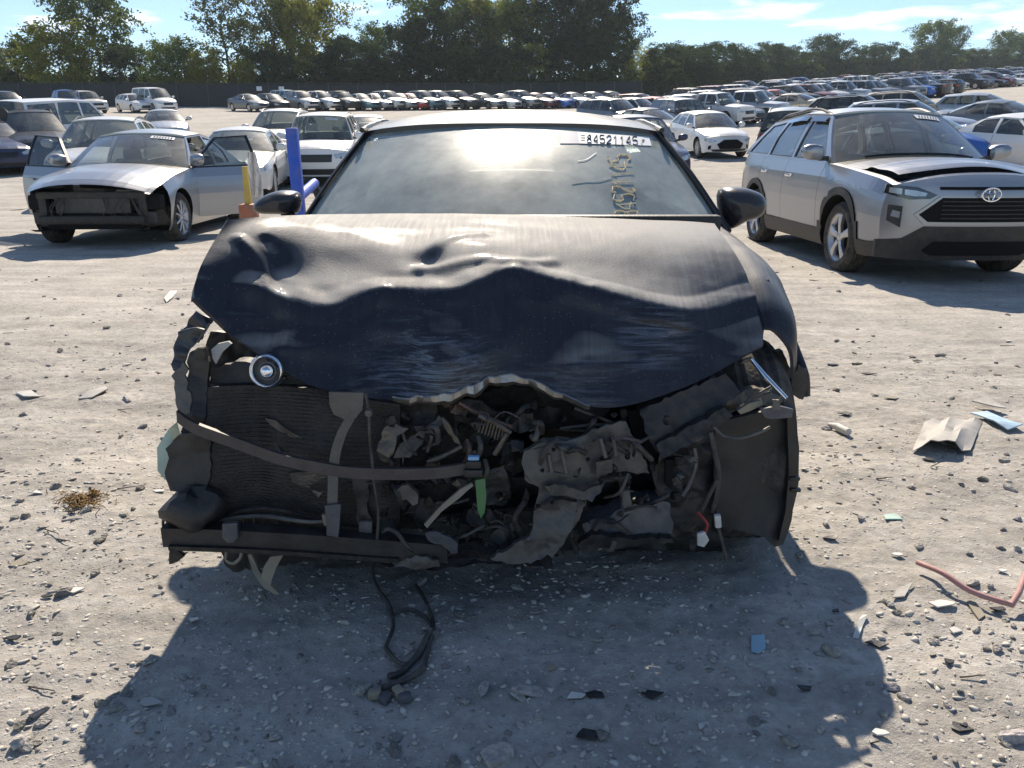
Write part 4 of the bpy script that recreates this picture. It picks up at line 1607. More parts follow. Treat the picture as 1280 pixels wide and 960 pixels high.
def place_tree(u, vtop, y, kind_, label, tone=None, wide=1.0, group='trees beyond the lot'):
    top = P(u, vtop, y)
    z0 = float(terrain(top.x, y)) - .1
    h = max(2.0, top.z - z0)
    protos = TREES[kind_]
    tm, cm = protos[int(abs(u * 7 + y)) % len(protos)]
    name = {'oak': 'broadleaf_tree', 'airy': 'airy_tree', 'cedar': 'cedar_tree', 'bush': 'bush'}[kind_]
    e = empty(name, (top.x, y, z0), random.uniform(0, 6.28))
    s = h / 10.0
    e.scale = (s * wide, s * wide, s)
    for nm, me in (('trunk', tm), ('crown', cm)):
        o = bpy.data.objects.new(nm, me); COL.objects.link(o); o.parent = e
    c = GREEN[tone or kind_]
    k = random.uniform(.85, 1.15)
    set_color(e, (c[0] * k, c[1] * k, c[2] * k))
    tag(e, label, 'bush' if kind_ == 'bush' else 'tree', group)
    return e


OAK_L = 'large tall oak-like tree with sky gaps behind the round olive bush'
TL = [  # u, top v, distance, kind, tone, width
    (112, -6, 97, 'oak', 'oak', 1.0, 'tall open-crowned broadleaf tree rising behind the round olive green bush'),
    (72, 47, 90, 'bush', 'bush', 1.35, 'big round olive green bush behind the dark fence'),
    (4, 62, 95, 'airy', 'airy', 1.3, None), (30, 60, 99, 'oak', 'dark', 1.1, None),
    (150, 66, 93, 'oak', 'dark', 1.2, None), (182, 62, 96, 'airy', 'oak', 1.5, None), (212, 60, 92, 'bush', 'oak', 1.1, None), (238, 66, 94, 'airy', 'gold', 1.6, None),
    (258, 76, 90, 'bush', 'gold', 1.0, None),
    (276, -14, 98, 'airy', 'airy', 1.25, 'tall thin airy tree standing left of the bare-trunked pair'),
    (338, -22, 99, 'airy', 'airy', 1.1, 'tallest thin tree with a visible forked trunk and sparse leaves'),
    (310, 30, 101, 'airy', 'oak', 1.2, None), (362, 12, 100, 'oak', 'gold', .8, None), (388, 8, 98, 'oak', 'gold', .95, 'yellowing broadleaf tree beside the dark cedar'),
    (428, 42, 97, 'cedar', 'dark', 1.6, 'broad dark cedar beside the yellowing broadleaf tree'),
    (466, 36, 101, 'airy', 'oak', 1.3, None), (452, 60, 95, 'oak', 'dark', 1.2, None), (498, 44, 103, 'oak', 'dark', 1.1, None),
    (540, -12, 104, 'oak', 'oak', .85, None), (520, 20, 99, 'cedar', 'dark', 1.5, None), (566, 28, 101, 'oak', 'dark', 1.0, None), (596, 8, 106, 'oak', 'gold', .9, None),
    (628, 18, 104, 'oak', 'oak', .9, None), (648, 14, 108, 'oak', 'gold', .85, None), (600, 50, 100, 'cedar', 'dark', 1.5, None),
    (690, -16, 106, 'oak', 'dark', .95, None), (722, -20, 108, 'oak', 'dark', 1.0, 'tallest and darkest broadleaf tree of the wood'),
    (752, -2, 110, 'oak', 'dark', .9, None), (705, 30, 101, 'cedar', 'dark', 1.5, None), (772, 30, 111, 'oak', 'dark', .9, None), (790, 52, 114, 'airy', 'gold', 1.4, None),
    (815, 58, 118, 'cedar', 'dark', 1.4, None), (662, 60, 99, 'airy', 'gold', 1.7, None), (640, 66, 98, 'oak', 'dark', 1.2, None), (742, 56, 101, 'oak', 'dark', 1.3, None),
    (478, 70, 94, 'cedar', 'dark', 1.9, None), (405, 66, 94, 'cedar', 'dark', 1.9, None), (350, 76, 93, 'bush', 'dark', .9, None), (300, 84, 92, 'bush', 'gold', .9, None),
    (325, 70, 95, 'oak', 'dark', 1.3, None), (560, 68, 96, 'oak', 'dark', 1.5, None), (790, 84, 108, 'bush', 'gold', .6, 'small sunlit yellow green bush at the foot of the dark wood'),
]
rt = random.Random(5)
for k in range(26):
    u = 830 + k * 20
    y = 120 + (u - 830) * .36
    TL.append((u + rt.uniform(-6, 6), 66 - (u - 830) * .012 + rt.uniform(-6, 5), y, 'cedar' if k % 3 == 0 else 'oak', 'dark', rt.uniform(1.5, 2.0), None))
    TL.append((u + rt.uniform(-8, 8) + 10, 80 + rt.uniform(-6, 8), y - 6, 'cedar', 'dark', rt.uniform(1.4, 1.9), None))
TL += [(1168, 34, 236, 'oak', 'oak', 1.1, 'broad tree standing highest above the right-hand end of the wood'), (1190, 40, 238, 'oak', 'oak', 1.0, None), (1030, 50, 200, 'oak', 'dark', 1.0, None), (1258, 44, 268, 'oak', 'oak', 1.0, None), (1290, 48, 275, 'oak', 'oak', 1.0, None), (1330, 50, 280, 'oak', 'dark', 1.1, None), (1372, 50, 290, 'oak', 'dark', 1.1, None)]
for k in range(14):
    TL.append((-20 - k * 26, 50 + rt.uniform(-14, 12), 96 + rt.uniform(-3, 8), rt.choice(['oak', 'airy', 'cedar']), rt.choice(['oak', 'dark']), 1.2, None))
TREE_LBL = {
    ('oak', 'oak'): 'mid green broadleaf tree in the wood beyond the lot', ('oak', 'dark'): 'dark green broadleaf tree in the wood beyond the lot', ('oak', 'gold'): 'yellowish broadleaf tree among the darker trees of the wood',
    ('airy', 'airy'): 'thin-leaved grey green tree behind the dark fence', ('airy', 'oak'): 'slender loose-crowned green tree between denser trees', ('airy', 'gold'): 'slender yellowish tree with open crown at the wood edge',
    ('cedar', 'dark'): 'dense dark conical cedar at the edge of the wood', ('cedar', 'oak'): 'mid green conical cedar left of the big round bush', ('bush', 'oak'): 'green leafy bush standing behind the dark fence', ('bush', 'gold'): 'yellow green bush low behind the dark fence',
    ('bush', 'dark'): 'dark green bush low behind the far row of cars'}
for u, vt, y, kd, tone, wd, lb in TL:
    lbl = lb or TREE_LBL.get((kd, tone), 'leafy tree in the wood beyond the lot')
    place_tree(u, vt, y, kd, lbl, tone, wd, None if lb else 'trees of the wood: ' + lbl)

# low undergrowth closing the foot of the wood: nobody could count it
def undergrowth():
    rs = np.random.default_rng(3)
    n = 40000
    u = rs.uniform(-380, 1400, n)
    y = np.where(u < 800, 93 + rs.uniform(0, 14, n), 122 + np.maximum(0, u - 830) * .36 + rs.uniform(-8, 8, n))
    x = (u - 640) / 1068.0 * y
    z = terrain(x, y) + rs.uniform(0, 1, n) ** 1.3 * (2.3 + 1.8 * (vnoise(x * .3, y * .3, 8) + .5)) * np.where(u > 800, 1.4, 1.0)
    C = np.stack([x, y, z], -1)
    d1 = rs.normal(0, 1, (n, 3)); d1 /= np.linalg.norm(d1, axis=1)[:, None]
    d2 = np.cross(d1, rs.normal(0, 1, (n, 3))); d2 /= np.linalg.norm(d2, axis=1)[:, None]
    sz = .30 * rs.uniform(.6, 1.5, (n, 1)) * (y[:, None] / 95)
    V = np.stack([C - d1 * sz, C + d2 * sz * .6, C + d1 * sz, C - d2 * sz * .6], 1).reshape(-1, 3)
    me = bpy.data.meshes.new('undergrowth')
    me.vertices.add(len(V)); me.vertices.foreach_set('co', V.astype(np.float32).ravel())
    me.loops.add(4 * n); me.loops.foreach_set('vertex_index', np.arange(4 * n, dtype=np.int32))
    me.polygons.add(n); me.polygons.foreach_set('loop_start', (np.arange(n) * 4).astype(np.int32))
    me.materials.append(M['leaf']); me.update(calc_edges=True)
    o = bpy.data.objects.new('undergrowth', me); COL.objects.link(o)
    o.color = (.06, .08, .03, 1)
    tag(kind(o, 'stuff'), 'dark leafy undergrowth along the foot of the wood', 'undergrowth')


undergrowth()

# ------------------------------------------------------------------ the screened fence at the far edge
M['screen'] = simple('fence_screen_fabric', (.020, .028, .032), .85, bump=.2, bscale=20, var=.25, vscale=.6)
M['galv'] = simple('galvanised_steel', (.07, .075, .078), .6, metal=.3, var=.2)
fp0, fp1 = Vector((-88, 80, 0)), Vector((14, 92, 0))
fence = empty('screened_fence', (fp0.x, fp0.y, float(terrain(fp0.x, fp0.y))))
tag(fence, 'long chain-link fence covered in dark screen fabric along the foot of the wood', 'fence')
NP_ = 34
for k in range(NP_ + 1):
    p = fp0.lerp(fp1, k / NP_)
    z = float(terrain(p.x, p.y))
    l = Vector((p.x, p.y, z)) - fence.location
    MB().tube([l + Vector((0, -.05, -.2)), l + Vector((0, -.05, 2.35))], .04, 6).build('post', M['galv'], fence)
    if k < NP_:
        p2 = fp0.lerp(fp1, (k + 1) / NP_)
        l2 = Vector((p2.x, p2.y, float(terrain(p2.x, p2.y)))) - fence.location
        rows = []
        for t in (0.02, .4, .8, 1.2, 1.6, 2.0, 2.2):
            rows.append([tuple(l.lerp(l2, c) + Vector((0, .03 * math.sin(c * 9 + k + t * 3), t - .02 * math.sin(c * math.pi)))) for c in np.linspace(.01, .99, 6)])
        MB().slab(np.array(rows), (0, .012, 0)).build('screen_panel', M['screen'], fence)
        MB().tube([l + Vector((0, -.03, 2.3)), l2 + Vector((0, -.03, 2.3))], .025, 5).build('top_rail', M['galv'], fence)
for u, v in ((310, 115), (338, 114)):
    q = P(u, v, 83.4)
    o = MB().bbox((0, 0, 0), (.55, .03, .42), .01).build('notice_sign', M['white_print'])
    t_ = (q.x - fp0.x) / (fp1.x - fp0.x)
    pf = fp0.lerp(fp1, t_)
    o.location = (q.x, pf.y - .12, float(terrain(q.x, pf.y)) + 1.75)
    tag(o, 'small white notice board fixed on the dark fence screen', 'sign', 'notice boards on the fence')


# ------------------------------------------------------------------ the wrecked dark sedan
HERO_Y0 = 1.62
M['roof_paint'] = dusty_paint('dark_roof_paint', use_obj=False, col=(.006, .009, .018), amount=.48, metal=.2, rough=.28, dust_col=(.30, .30, .30))
HC = Car(front={}, no_fascia=True, ymin=1.42, mirror=False, cowl=1.30, A0=1.54, A1=2.06, ws_top=1.93, roof_end=3.25, D1=3.20,
         rail=[(1.93, 1.292), (2.15, 1.325), (2.7, 1.372), (3.25, 1.32)], crown=.058, roofw=[(1.93, .635), (2.7, .645), (3.25, .60)],
         hw=.925, wplan=[(0, 1), (3.9, 1), (4.5, .965), (4.82, .90)], seat='seat', dash='dash', doors=[(1.62, 2.72), (2.72, 3.62)], yf=.80)
HL = Vector((0, HERO_Y0 + HC.L / 2, 0))
hero = build_car(HC, 'wrecked_sedan', 2, (.01, .012, .02), tuple(HL), 0.0,
                 override={'car_paint': M['hero_clean'], 'window_glass': M['hero_glass']}, drop=('interior', 'wing_mirror', 'hood'))
tag(hero, 'dusty dark blue-black wrecked sedan with crushed nose and buckled hood', 'car')
for o in list(hero.children):
    if o.name.split('.')[0] == 'roof': o.data.materials[0] = M['roof_paint']
for o in hero.children:
    if o.name.startswith('rear_window'): o.data.materials[0] = M['dark_glass']
hero_ws = [o for o in hero.children if o.name.startswith('windscreen')][0]
# front wheels pushed about by the crash
for o in list(hero.children):
    if o.name.split('.')[0] == 'wheel' and o.location.y < 0:
        o.location.y = 2.50 - HL.y
        o.location.x = .735 * (1 if o.location.x > 0 else -1)
        if o.location.x < 0: o.location.y -= .10


def hp(mb, name, mats, parent=None, smooth=35, label=None):
    """a part of the wreck, drawn in world metres"""
    d = HL
    mb.v = [(x - d.x, y - d.y, z - d.z) for x, y, z in mb.v]
    o = mb.build(name, mats, parent or hero, smooth)
    if label: o['label'] = label
    return o


def PP(lst):
    return [P(*q) for q in lst]


# --- bonnet: folded across the middle, its nose hanging down
HOOD = [
    [(285, 274, 2.38), (350, 270, 2.52), (430, 267, 2.70), (520, 267, 2.82), (620, 268, 2.87), (710, 271, 2.88), (790, 274, 2.86), (850, 276, 2.84), (893, 279, 2.80)],
    [(268, 301, 2.30), (335, 288, 2.42), (420, 284, 2.56), (515, 286, 2.62), (612, 283, 2.66), (710, 290, 2.66), (795, 296, 2.64), (862, 303, 2.62), (913, 308, 2.62)],
    [(252, 330, 2.215), (322, 322, 2.32), (405, 322, 2.42), (492, 330, 2.44), (585, 312, 2.50), (650, 318, 2.50), (738, 336, 2.48), (855, 355, 2.46), (932, 340, 2.53)],
    [(246, 348, 2.18), (318, 362, 2.25), (402, 385, 2.25), (480, 364, 2.34), (556, 366, 2.33), (642, 340, 2.42), (742, 364, 2.38), (852, 390, 2.36), (943, 372, 2.47)],
    [(242, 360, 2.16), (312, 395, 2.2), (398, 424, 2.19), (480, 408, 2.26), (560, 410, 2.25), (645, 396, 2.33), (746, 412, 2.3), (851, 426, 2.31), (950, 398, 2.42)],
    [(241, 367, 2.145), (306, 411, 2.17), (391, 453, 2.15), (478, 454, 2.21), (562, 452, 2.2), (645, 436, 2.29), (748, 458, 2.235), (851, 456, 2.275), (953, 418, 2.385)],
    [(241, 373, 2.13), (300, 426, 2.145), (385, 479, 2.12), (472, 498, 2.17), (560, 494, 2.17), (640, 470, 2.26), (748, 509, 2.19), (850, 486, 2.24), (953, 434, 2.35)],
]
def hy(u, v, y):
    return (u, v, y - .10 * (1 - float(sstep(2.42, 2.87, y))))


C = np.array([[P(*hy(*q))[:] for q in row] for row in HOOD])
HG = cr_grid(C, 20, 16)
# dents and creases: pushed along the surface normal
du = np.gradient(HG, axis=1); dv = np.gradient(HG, axis=0)
HN = np.cross(du, dv); HN /= np.linalg.norm(HN, axis=2)[..., None]
if HN[45, 75][2] < 0: HN = -HN
def dent(u, v, y, r, depth, ax=1.0):
    global HG
    c = np.array(P(*hy(u, v, y))[:])
    d = HG - c
    q = np.sqrt((d[..., 0] / ax) ** 2 + d[..., 1] ** 2 + d[..., 2] ** 2) / r
    HG = HG + HN * (-depth * np.exp(-q * q))[..., None]
dent(362, 322, 2.32, .055, .028); dent(375, 345, 2.27, .045, -.014); dent(350, 350, 2.26, .04, .018)
dent(532, 318, 2.46, .045, .024); dent(560, 300, 2.54, .10, -.014, 1.6); dent(515, 300, 2.55, .07, .010, 1.5)
dent(690, 335, 2.47, .06, .006); dent(600, 290, 2.6, .09, .012, 2)
dent(440, 330, 2.4, .09, .012, 1.3); dent(800, 440, 2.26, .10, .020, 1.4); dent(860, 420, 2.31, .07, -.012, 1.5)
dent(680, 450, 2.2, .08, .018, 1.5); dent(480, 430, 2.2, .09, .022)
dent(330, 420, 2.17, .07, .014); dent(900, 380, 2.42, .10, .010)
# sharp crease lines from the fold
def crease(pts, w, h):
    global HG
    pp = np.array([P(*hy(*q))[:] for q in pts]); pp = np.array(cr(list(pp), 8))
    best = np.full(HG.shape[:2], 9.0)
    for p in pp:
        best = np.minimum(best, np.linalg.norm(HG - p, axis=2))
    HG = HG + HN * (h * np.maximum(0, 1 - best / w))[..., None]
crease([(527, 333, 2.42), (535, 312, 2.48), (560, 297, 2.55), (600, 290, 2.6)], .035, .014)
crease([(545, 335, 2.42), (600, 328, 2.46), (650, 330, 2.46), (690, 325, 2.49)], .03, .010)
crease([(335, 300, 2.38), (365, 320, 2.33), (372, 352, 2.26)], .03, -.010)
crease([(420, 470, 2.14), (470, 440, 2.18), (520, 425, 2.21), (560, 418, 2.22)], .03, .004)
crease([(790, 470, 2.18), (800, 440, 2.24), (790, 415, 2.28)], .028, .010)
crease([(318, 362, 2.25), (402, 385, 2.25), (440, 372, 2.29), (480, 364, 2.34), (556, 366, 2.33), (600, 352, 2.37), (642, 340, 2.42), (742, 364, 2.38), (852, 390, 2.36), (943, 372, 2.47)], .060, .016)
crease([(300, 300, 2.34), (330, 330, 2.30), (350, 380, 2.22), (352, 430, 2.16)], .030, .012)
crease([(352, 300, 2.38), (380, 318, 2.37), (392, 345, 2.31)], .025, .012)
crease([(480, 366, 2.33), (470, 400, 2.24), (440, 440, 2.17)], .03, .012)
crease([(642, 342, 2.41), (655, 380, 2.31), (650, 430, 2.21), (640, 468, 2.12)], .04, .012)
crease([(742, 364, 2.38), (760, 400, 2.3), (800, 440, 2.24)], .035, .010)
crease([(760, 412, 2.28), (800, 398, 2.32), (850, 402, 2.34), (900, 395, 2.42)], .02, .008)
crease([(770, 490, 2.14), (790, 450, 2.22), (830, 425, 2.29), (880, 415, 2.36)], .02, -.009)
crease([(440, 480, 2.12), (520, 462, 2.15), (600, 450, 2.17), (690, 455, 2.18), (760, 490, 2.14)], .022, .010)
for k, (f1, am) in enumerate(((6, .008), (14, .004), (33, .0012))):
    HG = HG + HN * (am * vnoise(HG[..., 0] * f1 + 5, HG[..., 1] * f1 + HG[..., 2] * f1 * .8, 50 + k))[..., None] * np.linspace(.35, 1.3, HG.shape[0])[:, None, None]
# buckled sheet metal: ridged folds, stronger below the main crease
wrow = np.clip((np.linspace(0, 1, HG.shape[0]) - .30) / .35, 0, 1)[:, None]
for k, (f1, am) in enumerate(((3.4, .050), (7.5, .022))):
    nz_ = vnoise(HG[..., 0] * f1 + 2.3, HG[..., 2] * f1 * 1.3 + HG[..., 1] * f1 * .6 + 1.1, 80 + k)
    HG = HG + HN * (am * (.16 - np.abs(nz_)) * wrow)[..., None]
hood = hp(MB().slab(HG, -HN * .012), 'hood', [M['hero']], smooth=50, label='crumpled dusty dark hood folded down at the nose')
# torn front lip, curled under, its middle in bright glossy metal
lip = HG[-1]
sel = range(int(len(lip) * .40), int(len(lip) * .74))
A = []
for i in sel:
    p = lip[i]
    t = (i - sel[0]) / (len(sel) - 1)
    b = math.sin(math.pi * t) * (.55 + .6 * math.sin(t * 17) ** 2)
    p = p + np.array((0, .004 * math.sin(i * 1.7), .003 * math.sin(i * .9)))
    A.append([p + np.array((0, -.006, .004)), p + np.array((0, -.012 * b, -.004 - .012 * b)), p + np.array((0, .006, -.010 - .022 * b)), p + np.array((0, .05, -.014 - .030 * b)), p + np.array((0, .09, -.004 - .03 * b))])
M['lip_metal'] = simple('bright_lip_metal', (.30, .29, .27), .30, metal=.75, var=.5, vscale=25, bump=.2, dust=.25)
hp(MB().slab(np.array(A), (0, .004, .003)), 'curled_lip', [M['lip_metal']], hood)

# inner hood frame hanging behind the lip
M['grey_metal'] = simple('grey_primer_metal', (.085, .085, .082), .5, metal=.3, var=.35, vscale=12, bump=.25, bscale=22, dust=.28)
M['dark_metal'] = simple('dark_metal', (.022, .022, .023), .5, metal=.45, var=.4, vscale=14, bump=.3, bscale=30, dust=.15)
M['cast'] = simple('cast_aluminium', (.085, .085, .082), .55, metal=.55, var=.5, vscale=16, bump=.5, bscale=40, dust=.22)
M['torn'] = simple('torn_bare_metal', (.12, .105, .085), .45, metal=.5, var=.5, vscale=24, bump=.5, bscale=50, dust=.22)
M['mesh'] = simple('condenser_fins', (.026, .025, .025), .55, metal=.4, var=.4, vscale=9, bump=.4, bscale=120, dust=.10)
M['strap'] = simple('brown_black_plastic_strip', (.040, .030, .030), .5, var=.3, dust=.15)
M['reflector'] = simple('lamp_reflector', (.80, .84, .90), .08, metal=1.0)
M['clear'] = glass_mat('lamp_glass', tint=(.92, .95, .98), dust=.05)
M['green'] = simple('green_plastic', (.045, .17, .05), .4, var=.25, dust=.15)
M['cream'] = simple('cream_plastic', (.24, .215, .16), .6, var=.2, dust=.2)
M['bluegrey'] = simple('bluish_plastic', (.055, .062, .078), .4, var=.4, dust=.25)
M['wire'] = simple('wire_insulation', (.02, .02, .022), .6, dust=.3)
M['copper'] = simple('oxidised_copper', (.13, .085, .065), .5, metal=.6, var=.4)
M['red_wire'] = simple('red_wire', (.30, .03, .03), .5)
M['white_plastic'] = simple('white_plastic', (.60, .60, .57), .6, var=.25, dust=.5)
M['teal'] = simple('cloudy_bottle_plastic', (.34, .46, .42), .35, var=.3)

def sheet(name, pts, thick=(0, .012, 0), mat='dark_metal', crumple=.012, sub=3, parent=None, size=.035, smooth=28):
    jag = .0045 if crumple >= .012 else 0
    return hp(MB().poly(PP(pts), thick, 0, max(sub, 5) if jag else sub, crumple * 1.15, seed=len(name) + int(pts[0][0]), size=.018 if jag else size, jag=jag), name, [M[mat]], parent, smooth)

def pipe(name, pts, r, mat='wire', n=6, seg=5, parent=None, flat=1.0):
    return hp(MB().tube(cr(PP(pts), seg), r, n, flat=flat), name, [M[mat]], parent, 60)

sheet('hood_inner_panel', [(598, 492, 2.16), (640, 482, 2.17), (690, 492, 2.17), (722, 512, 2.19), (700, 520, 2.24), (650, 505, 2.24), (600, 508, 2.24)], mat='dark_metal', crumple=.02)

# --- wings
def wing(sg):
    rows = []
    if sg > 0:
        st = [(2.36, [(.765, .735), (.80, .725), (.85, .665), (.865, .58)]), (2.42, [(.752, .80), (.80, .797), (.872, .745), (.892, .63)]), (2.55, [(.748, .875), (.80, .872), (.885, .80), (.910, .70)]),
              (2.72, [(.742, .925), (.80, .92), (.895, .845), (.922, .735)]), (2.95, [(.735, .955), (.80, .945), (.895, .865), (.926, .73)]), (3.14, [(.79, .958), (.82, .950), (.895, .88), (.927, .70)])]
    else:
        st = [(2.30, [(-.80, .60), (-.84, .62), (-.885, .57), (-.89, .50)]), (2.40, [(-.78, .70), (-.83, .71), (-.89, .66), (-.905, .58)]), (2.55, [(-.76, .80), (-.82, .80), (-.895, .74), (-.915, .66)]),
              (2.72, [(-.75, .87), (-.81, .86), (-.895, .80), (-.922, .71)]), (2.95, [(-.74, .93), (-.80, .92), (-.895, .85), (-.926, .73)]), (3.14, [(-.79, .958), (-.82, .950), (-.895, .88), (-.927, .70)])]
    for y, row in st:
        rows.append([(x, y + .0, z) for x, z in row])
    g = cr_grid(rows, 5, 6)
    g = g + np.stack([np.zeros(g.shape[:2]), np.zeros(g.shape[:2]), .010 * vnoise(g[..., 0] * 14, g[..., 1] * 14, 60)], -1)
    return MB().slab(g, (-sg * .010, 0, -.006))
fr = hp(wing(1), 'fender', [M['hero']], smooth=60)
fl = hp(wing(-1), 'fender', [M['hero']], smooth=60)
# rear lower part of each wing, behind the wheel
for sg in (1, -1):
    A = [[(sg * (.926 - .02 * (1 - t)), y, .24 + (.72 - .24) * t) for y in np.linspace(2.86, 3.04, 5)] for t in np.linspace(0, 1, 6)]
    hp(MB().slab(np.array(A), (-sg * .012, 0, 0)), 'fender_tail', [M['hero']])
# arch lip and torn bracket of the right-hand wing
hp(MB().tube(cr(PP([(957, 350, 2.52), (978, 395, 2.50), (995, 440, 2.46), (1004, 470, 2.43), (1006, 495, 2.42)]), 6), [.010, .012, .016, .020, .018], 7), 'arch_lip', [M['hero']], fr, 60)
sheet('fender_bracket', [(998, 455, 2.40), (1010, 463, 2.40), (1012, 488, 2.40), (1004, 500, 2.40), (992, 494, 2.40), (990, 472, 2.40)], mat='black', thick=(0, .05, 0), parent=fr)
sheet('fender_liner_edge', [(957, 440, 2.40), (978, 438, 2.42), (990, 470, 2.41), (985, 500, 2.40), (955, 508, 2.40)], mat='black', thick=(0, .03, 0))

# --- inner structure: firewall, inner wings, engine block, subframe
fw = MB()
A = [[(x, 2.88 + .04 * math.sin(x * 5) + .02 * math.cos(z * 14), z) for x in np.linspace(-.80, .80, 17)] for z in np.linspace(.22, .93, 9)]
fw.slab(np.array(A), (0, .02, 0))
hp(fw, 'firewall', [M['dark_metal']])
for sg in (1, -1):
    A = [[(sg * (.60 + .03 * math.sin(y * 9)), y, z) for y in np.linspace(2.25, 2.88, 8)] for z in np.linspace(.30, .60, 6)]
    hp(MB().slab(np.array(A), (sg * .012, 0, 0)), 'inner_wing', [M['dark_metal']])
eng = MB()
eng.bbox((-.02, 2.62, .54), (.62, .34, .36), .05)
eng.bbox((.05, 2.58, .76), (.54, .26, .10), .03)
for k in range(4):
    eng.lathe([(.0001, .05), (.028, .05), (.036, 0), (.036, -.12)], 12, Matrix.Translation((-.17 + k * .13, 2.52, .83)))
    eng.bbox((-.24 + k * .15, 2.43, .60 + .03 * (k % 2)), (.09, .06, .20), .02)
eng.lathe([(.0001, .03), (.05, .03), (.075, .02), (.08, -.03), (.05, -.04)], 20, Matrix.Translation((.24, 2.40, .50)) @ Matrix.Rotation(rad(90), 4, 'X'))
eng.lathe([(.0001, .03), (.04, .03), (.05, -.03)], 18, Matrix.Translation((-.22, 2.40, .38)) @ Matrix.Rotation(rad(80), 4, 'X'))
hp(eng, 'engine', [M['cast']], smooth=30)
sub = MB()
sub.bbox((0, 2.36, .235), (1.16, .10, .07), .02)
for sg in (1, -1):
    sub.bbox((sg * .52, 2.62, .24), (.09, .55, .07), .02)
    sub.tube([(sg * .52, 2.55, .24), (sg * .74, 2.50, .23)], .028, 7)
hp(sub, 'subframe', [M['dark_metal']])
A = [[(x, y, .185 + .012 * math.sin(x * 11 + y * 9)) for x in np.linspace(-.60, .62, 13)] for y in np.linspace(2.22, 2.95, 8)]
hp(MB().slab(np.array(A), (0, 0, .010)), 'backing_tray', [M['black']])  # black tray added to hide sunlit ground seen past the engine

# --- condenser and radiator pack, bowed by the blow
CP = [
    [(258, 484, 2.08), (330, 482, 2.12), (410, 488, 2.13), (470, 500, 2.12), (500, 505, 2.12)],
    [(256, 530, 2.05), (325, 525, 2.10), (405, 530, 2.09), (468, 535, 2.10), (500, 540, 2.12)],
    [(258, 580, 2.03), (328, 575, 2.07), (405, 585, 2.05), (468, 585, 2.07), (500, 590, 2.10)],
    [(262, 620, 2.02), (330, 612, 2.06), (405, 630, 2.06), (468, 632, 2.05), (500, 635, 2.08)],
    [(270, 655, 2.02), (335, 645, 2.05), (405, 655, 2.06), (468, 660, 2.06), (500, 662, 2.08)],
]
cg = cr_grid([[P(*q)[:] for q in r] for r in CP], 10, 10)
cg[..., 1] += .020 * vnoise(cg[..., 0] * 9, cg[..., 2] * 7, 70) + .010 * vnoise(cg[..., 0] * 23, cg[..., 2] * 19, 71)
cond = hp(MB().slab(cg, (0, .03, 0)), 'condenser', [M['mesh']], smooth=45)
# its flat tubes, one by one
for k in range(36):
    r = 1.5 + k * 1.06
    i = int(r); f = r - i
    row = cg[i] * (1 - f) + cg[min(i + 1, cg.shape[0] - 1)] * f
    pts = [row[j] + np.array((0, .0008, 0)) for j in range(0, len(row), 3)]
    hp(MB().ribbon(pts, (0, 0, .0045), (0, .0045, 0)), 'cooling_tube', [M['mesh']], cond)
# scraped bright patches of bent fins; the wide one is a tan reflection painted in
M['finshine'] = simple('lighter_fins', (.13, .12, .11), .45, metal=.5, var=.5, vscale=30, bump=.5, bscale=90)
def on_cond(pts):
    out = []
    for u, v in pts:
        best = min(((abs(a - u) + abs(b - v)), y) for row in CP for a, b, y in row)
        out.append((u, v, best[1] - .010))
    return out
for pts in ([(331, 522), (345, 525), (365, 540), (392, 555), (385, 557), (360, 546), (338, 530)], [(362, 592), (410, 588), (412, 608), (398, 622), (385, 610), (364, 604)], [(338, 548), (342, 548), (352, 566), (347, 565)]):
    sheet('scraped_fin_patch', on_cond(pts), (0, .012, 0), 'finshine', .008, 3, cond, .02)
# radiator behind, bottom corner torn open with ribs
sheet('radiator', [(262, 478, 2.20), (560, 490, 2.22), (640, 520, 2.26), (640, 640, 2.28), (480, 665, 2.18), (268, 660, 2.12)], (0, .035, 0), 'mesh', .02, 3, None, .08)
for k in range(15):
    u = 302 + k * 4.2
    pipe('radiator_rib', [(u, 650 - 3 * math.sin(k / 14 * math.pi), 2.015), (u + .5, 658, 2.01)], .0022, 'dark_metal', 4, 1, cond)
pipe('condenser_hose', [(262, 657, 2.0), (290, 648, 2.0), (330, 645, 1.99), (380, 652, 1.99), (404, 652, 2.0)], .0065, 'grey_metal')
pipe('condenser_line', [(268, 652, 2.01), (305, 638, 2.0), (345, 636, 2.0), (392, 648, 2.01)], .006, 'dark_metal')
sheet('hose_clip', [(402, 644, 1.985), (409, 644, 1.985), (411, 657, 1.985), (405, 657, 1.985)], (0, .012, 0), 'cream', 0, 0)

# --- radiator support: upper panel, uprights, lower bar
sheet('upper_support', [(262, 462, 2.14), (300, 452, 2.15), (360, 455, 2.17), (410, 484, 2.16), (408, 492, 2.16), (330, 484, 2.14), (262, 486, 2.12)], (0, .05, 0), 'black', .012)
sheet('slam_panel', [(262, 415, 2.20), (300, 420, 2.24), (330, 440, 2.24), (330, 458, 2.22), (262, 462, 2.18), (250, 440, 2.18)], (0, .02, 0), 'black', .02)
bar = MB()
bp_ = [P(u, v, y) for u, v, y in ((207, 667, 1.96), (260, 668, 1.965), (340, 672, 1.97), (420, 677, 1.98), (500, 683, 1.99), (560, 688, 2.02))]
bar.ribbon([p[:] for p in cr(bp_, 4)], (0, 0, .055), (0, .05, 0))
lb = hp(bar, 'lower_crossbar', [M['black']], smooth=25)
hp(MB().ribbon([p[:] for p in cr([P(u, v + 13, y - .012) for u, v, y in ((215, 667, 1.96), (340, 672, 1.97), (500, 683, 1.99))], 6)], (0, 0, .012), (0, .05, 0)), 'crossbar_flange', [M['dark_metal']], lb, 25)
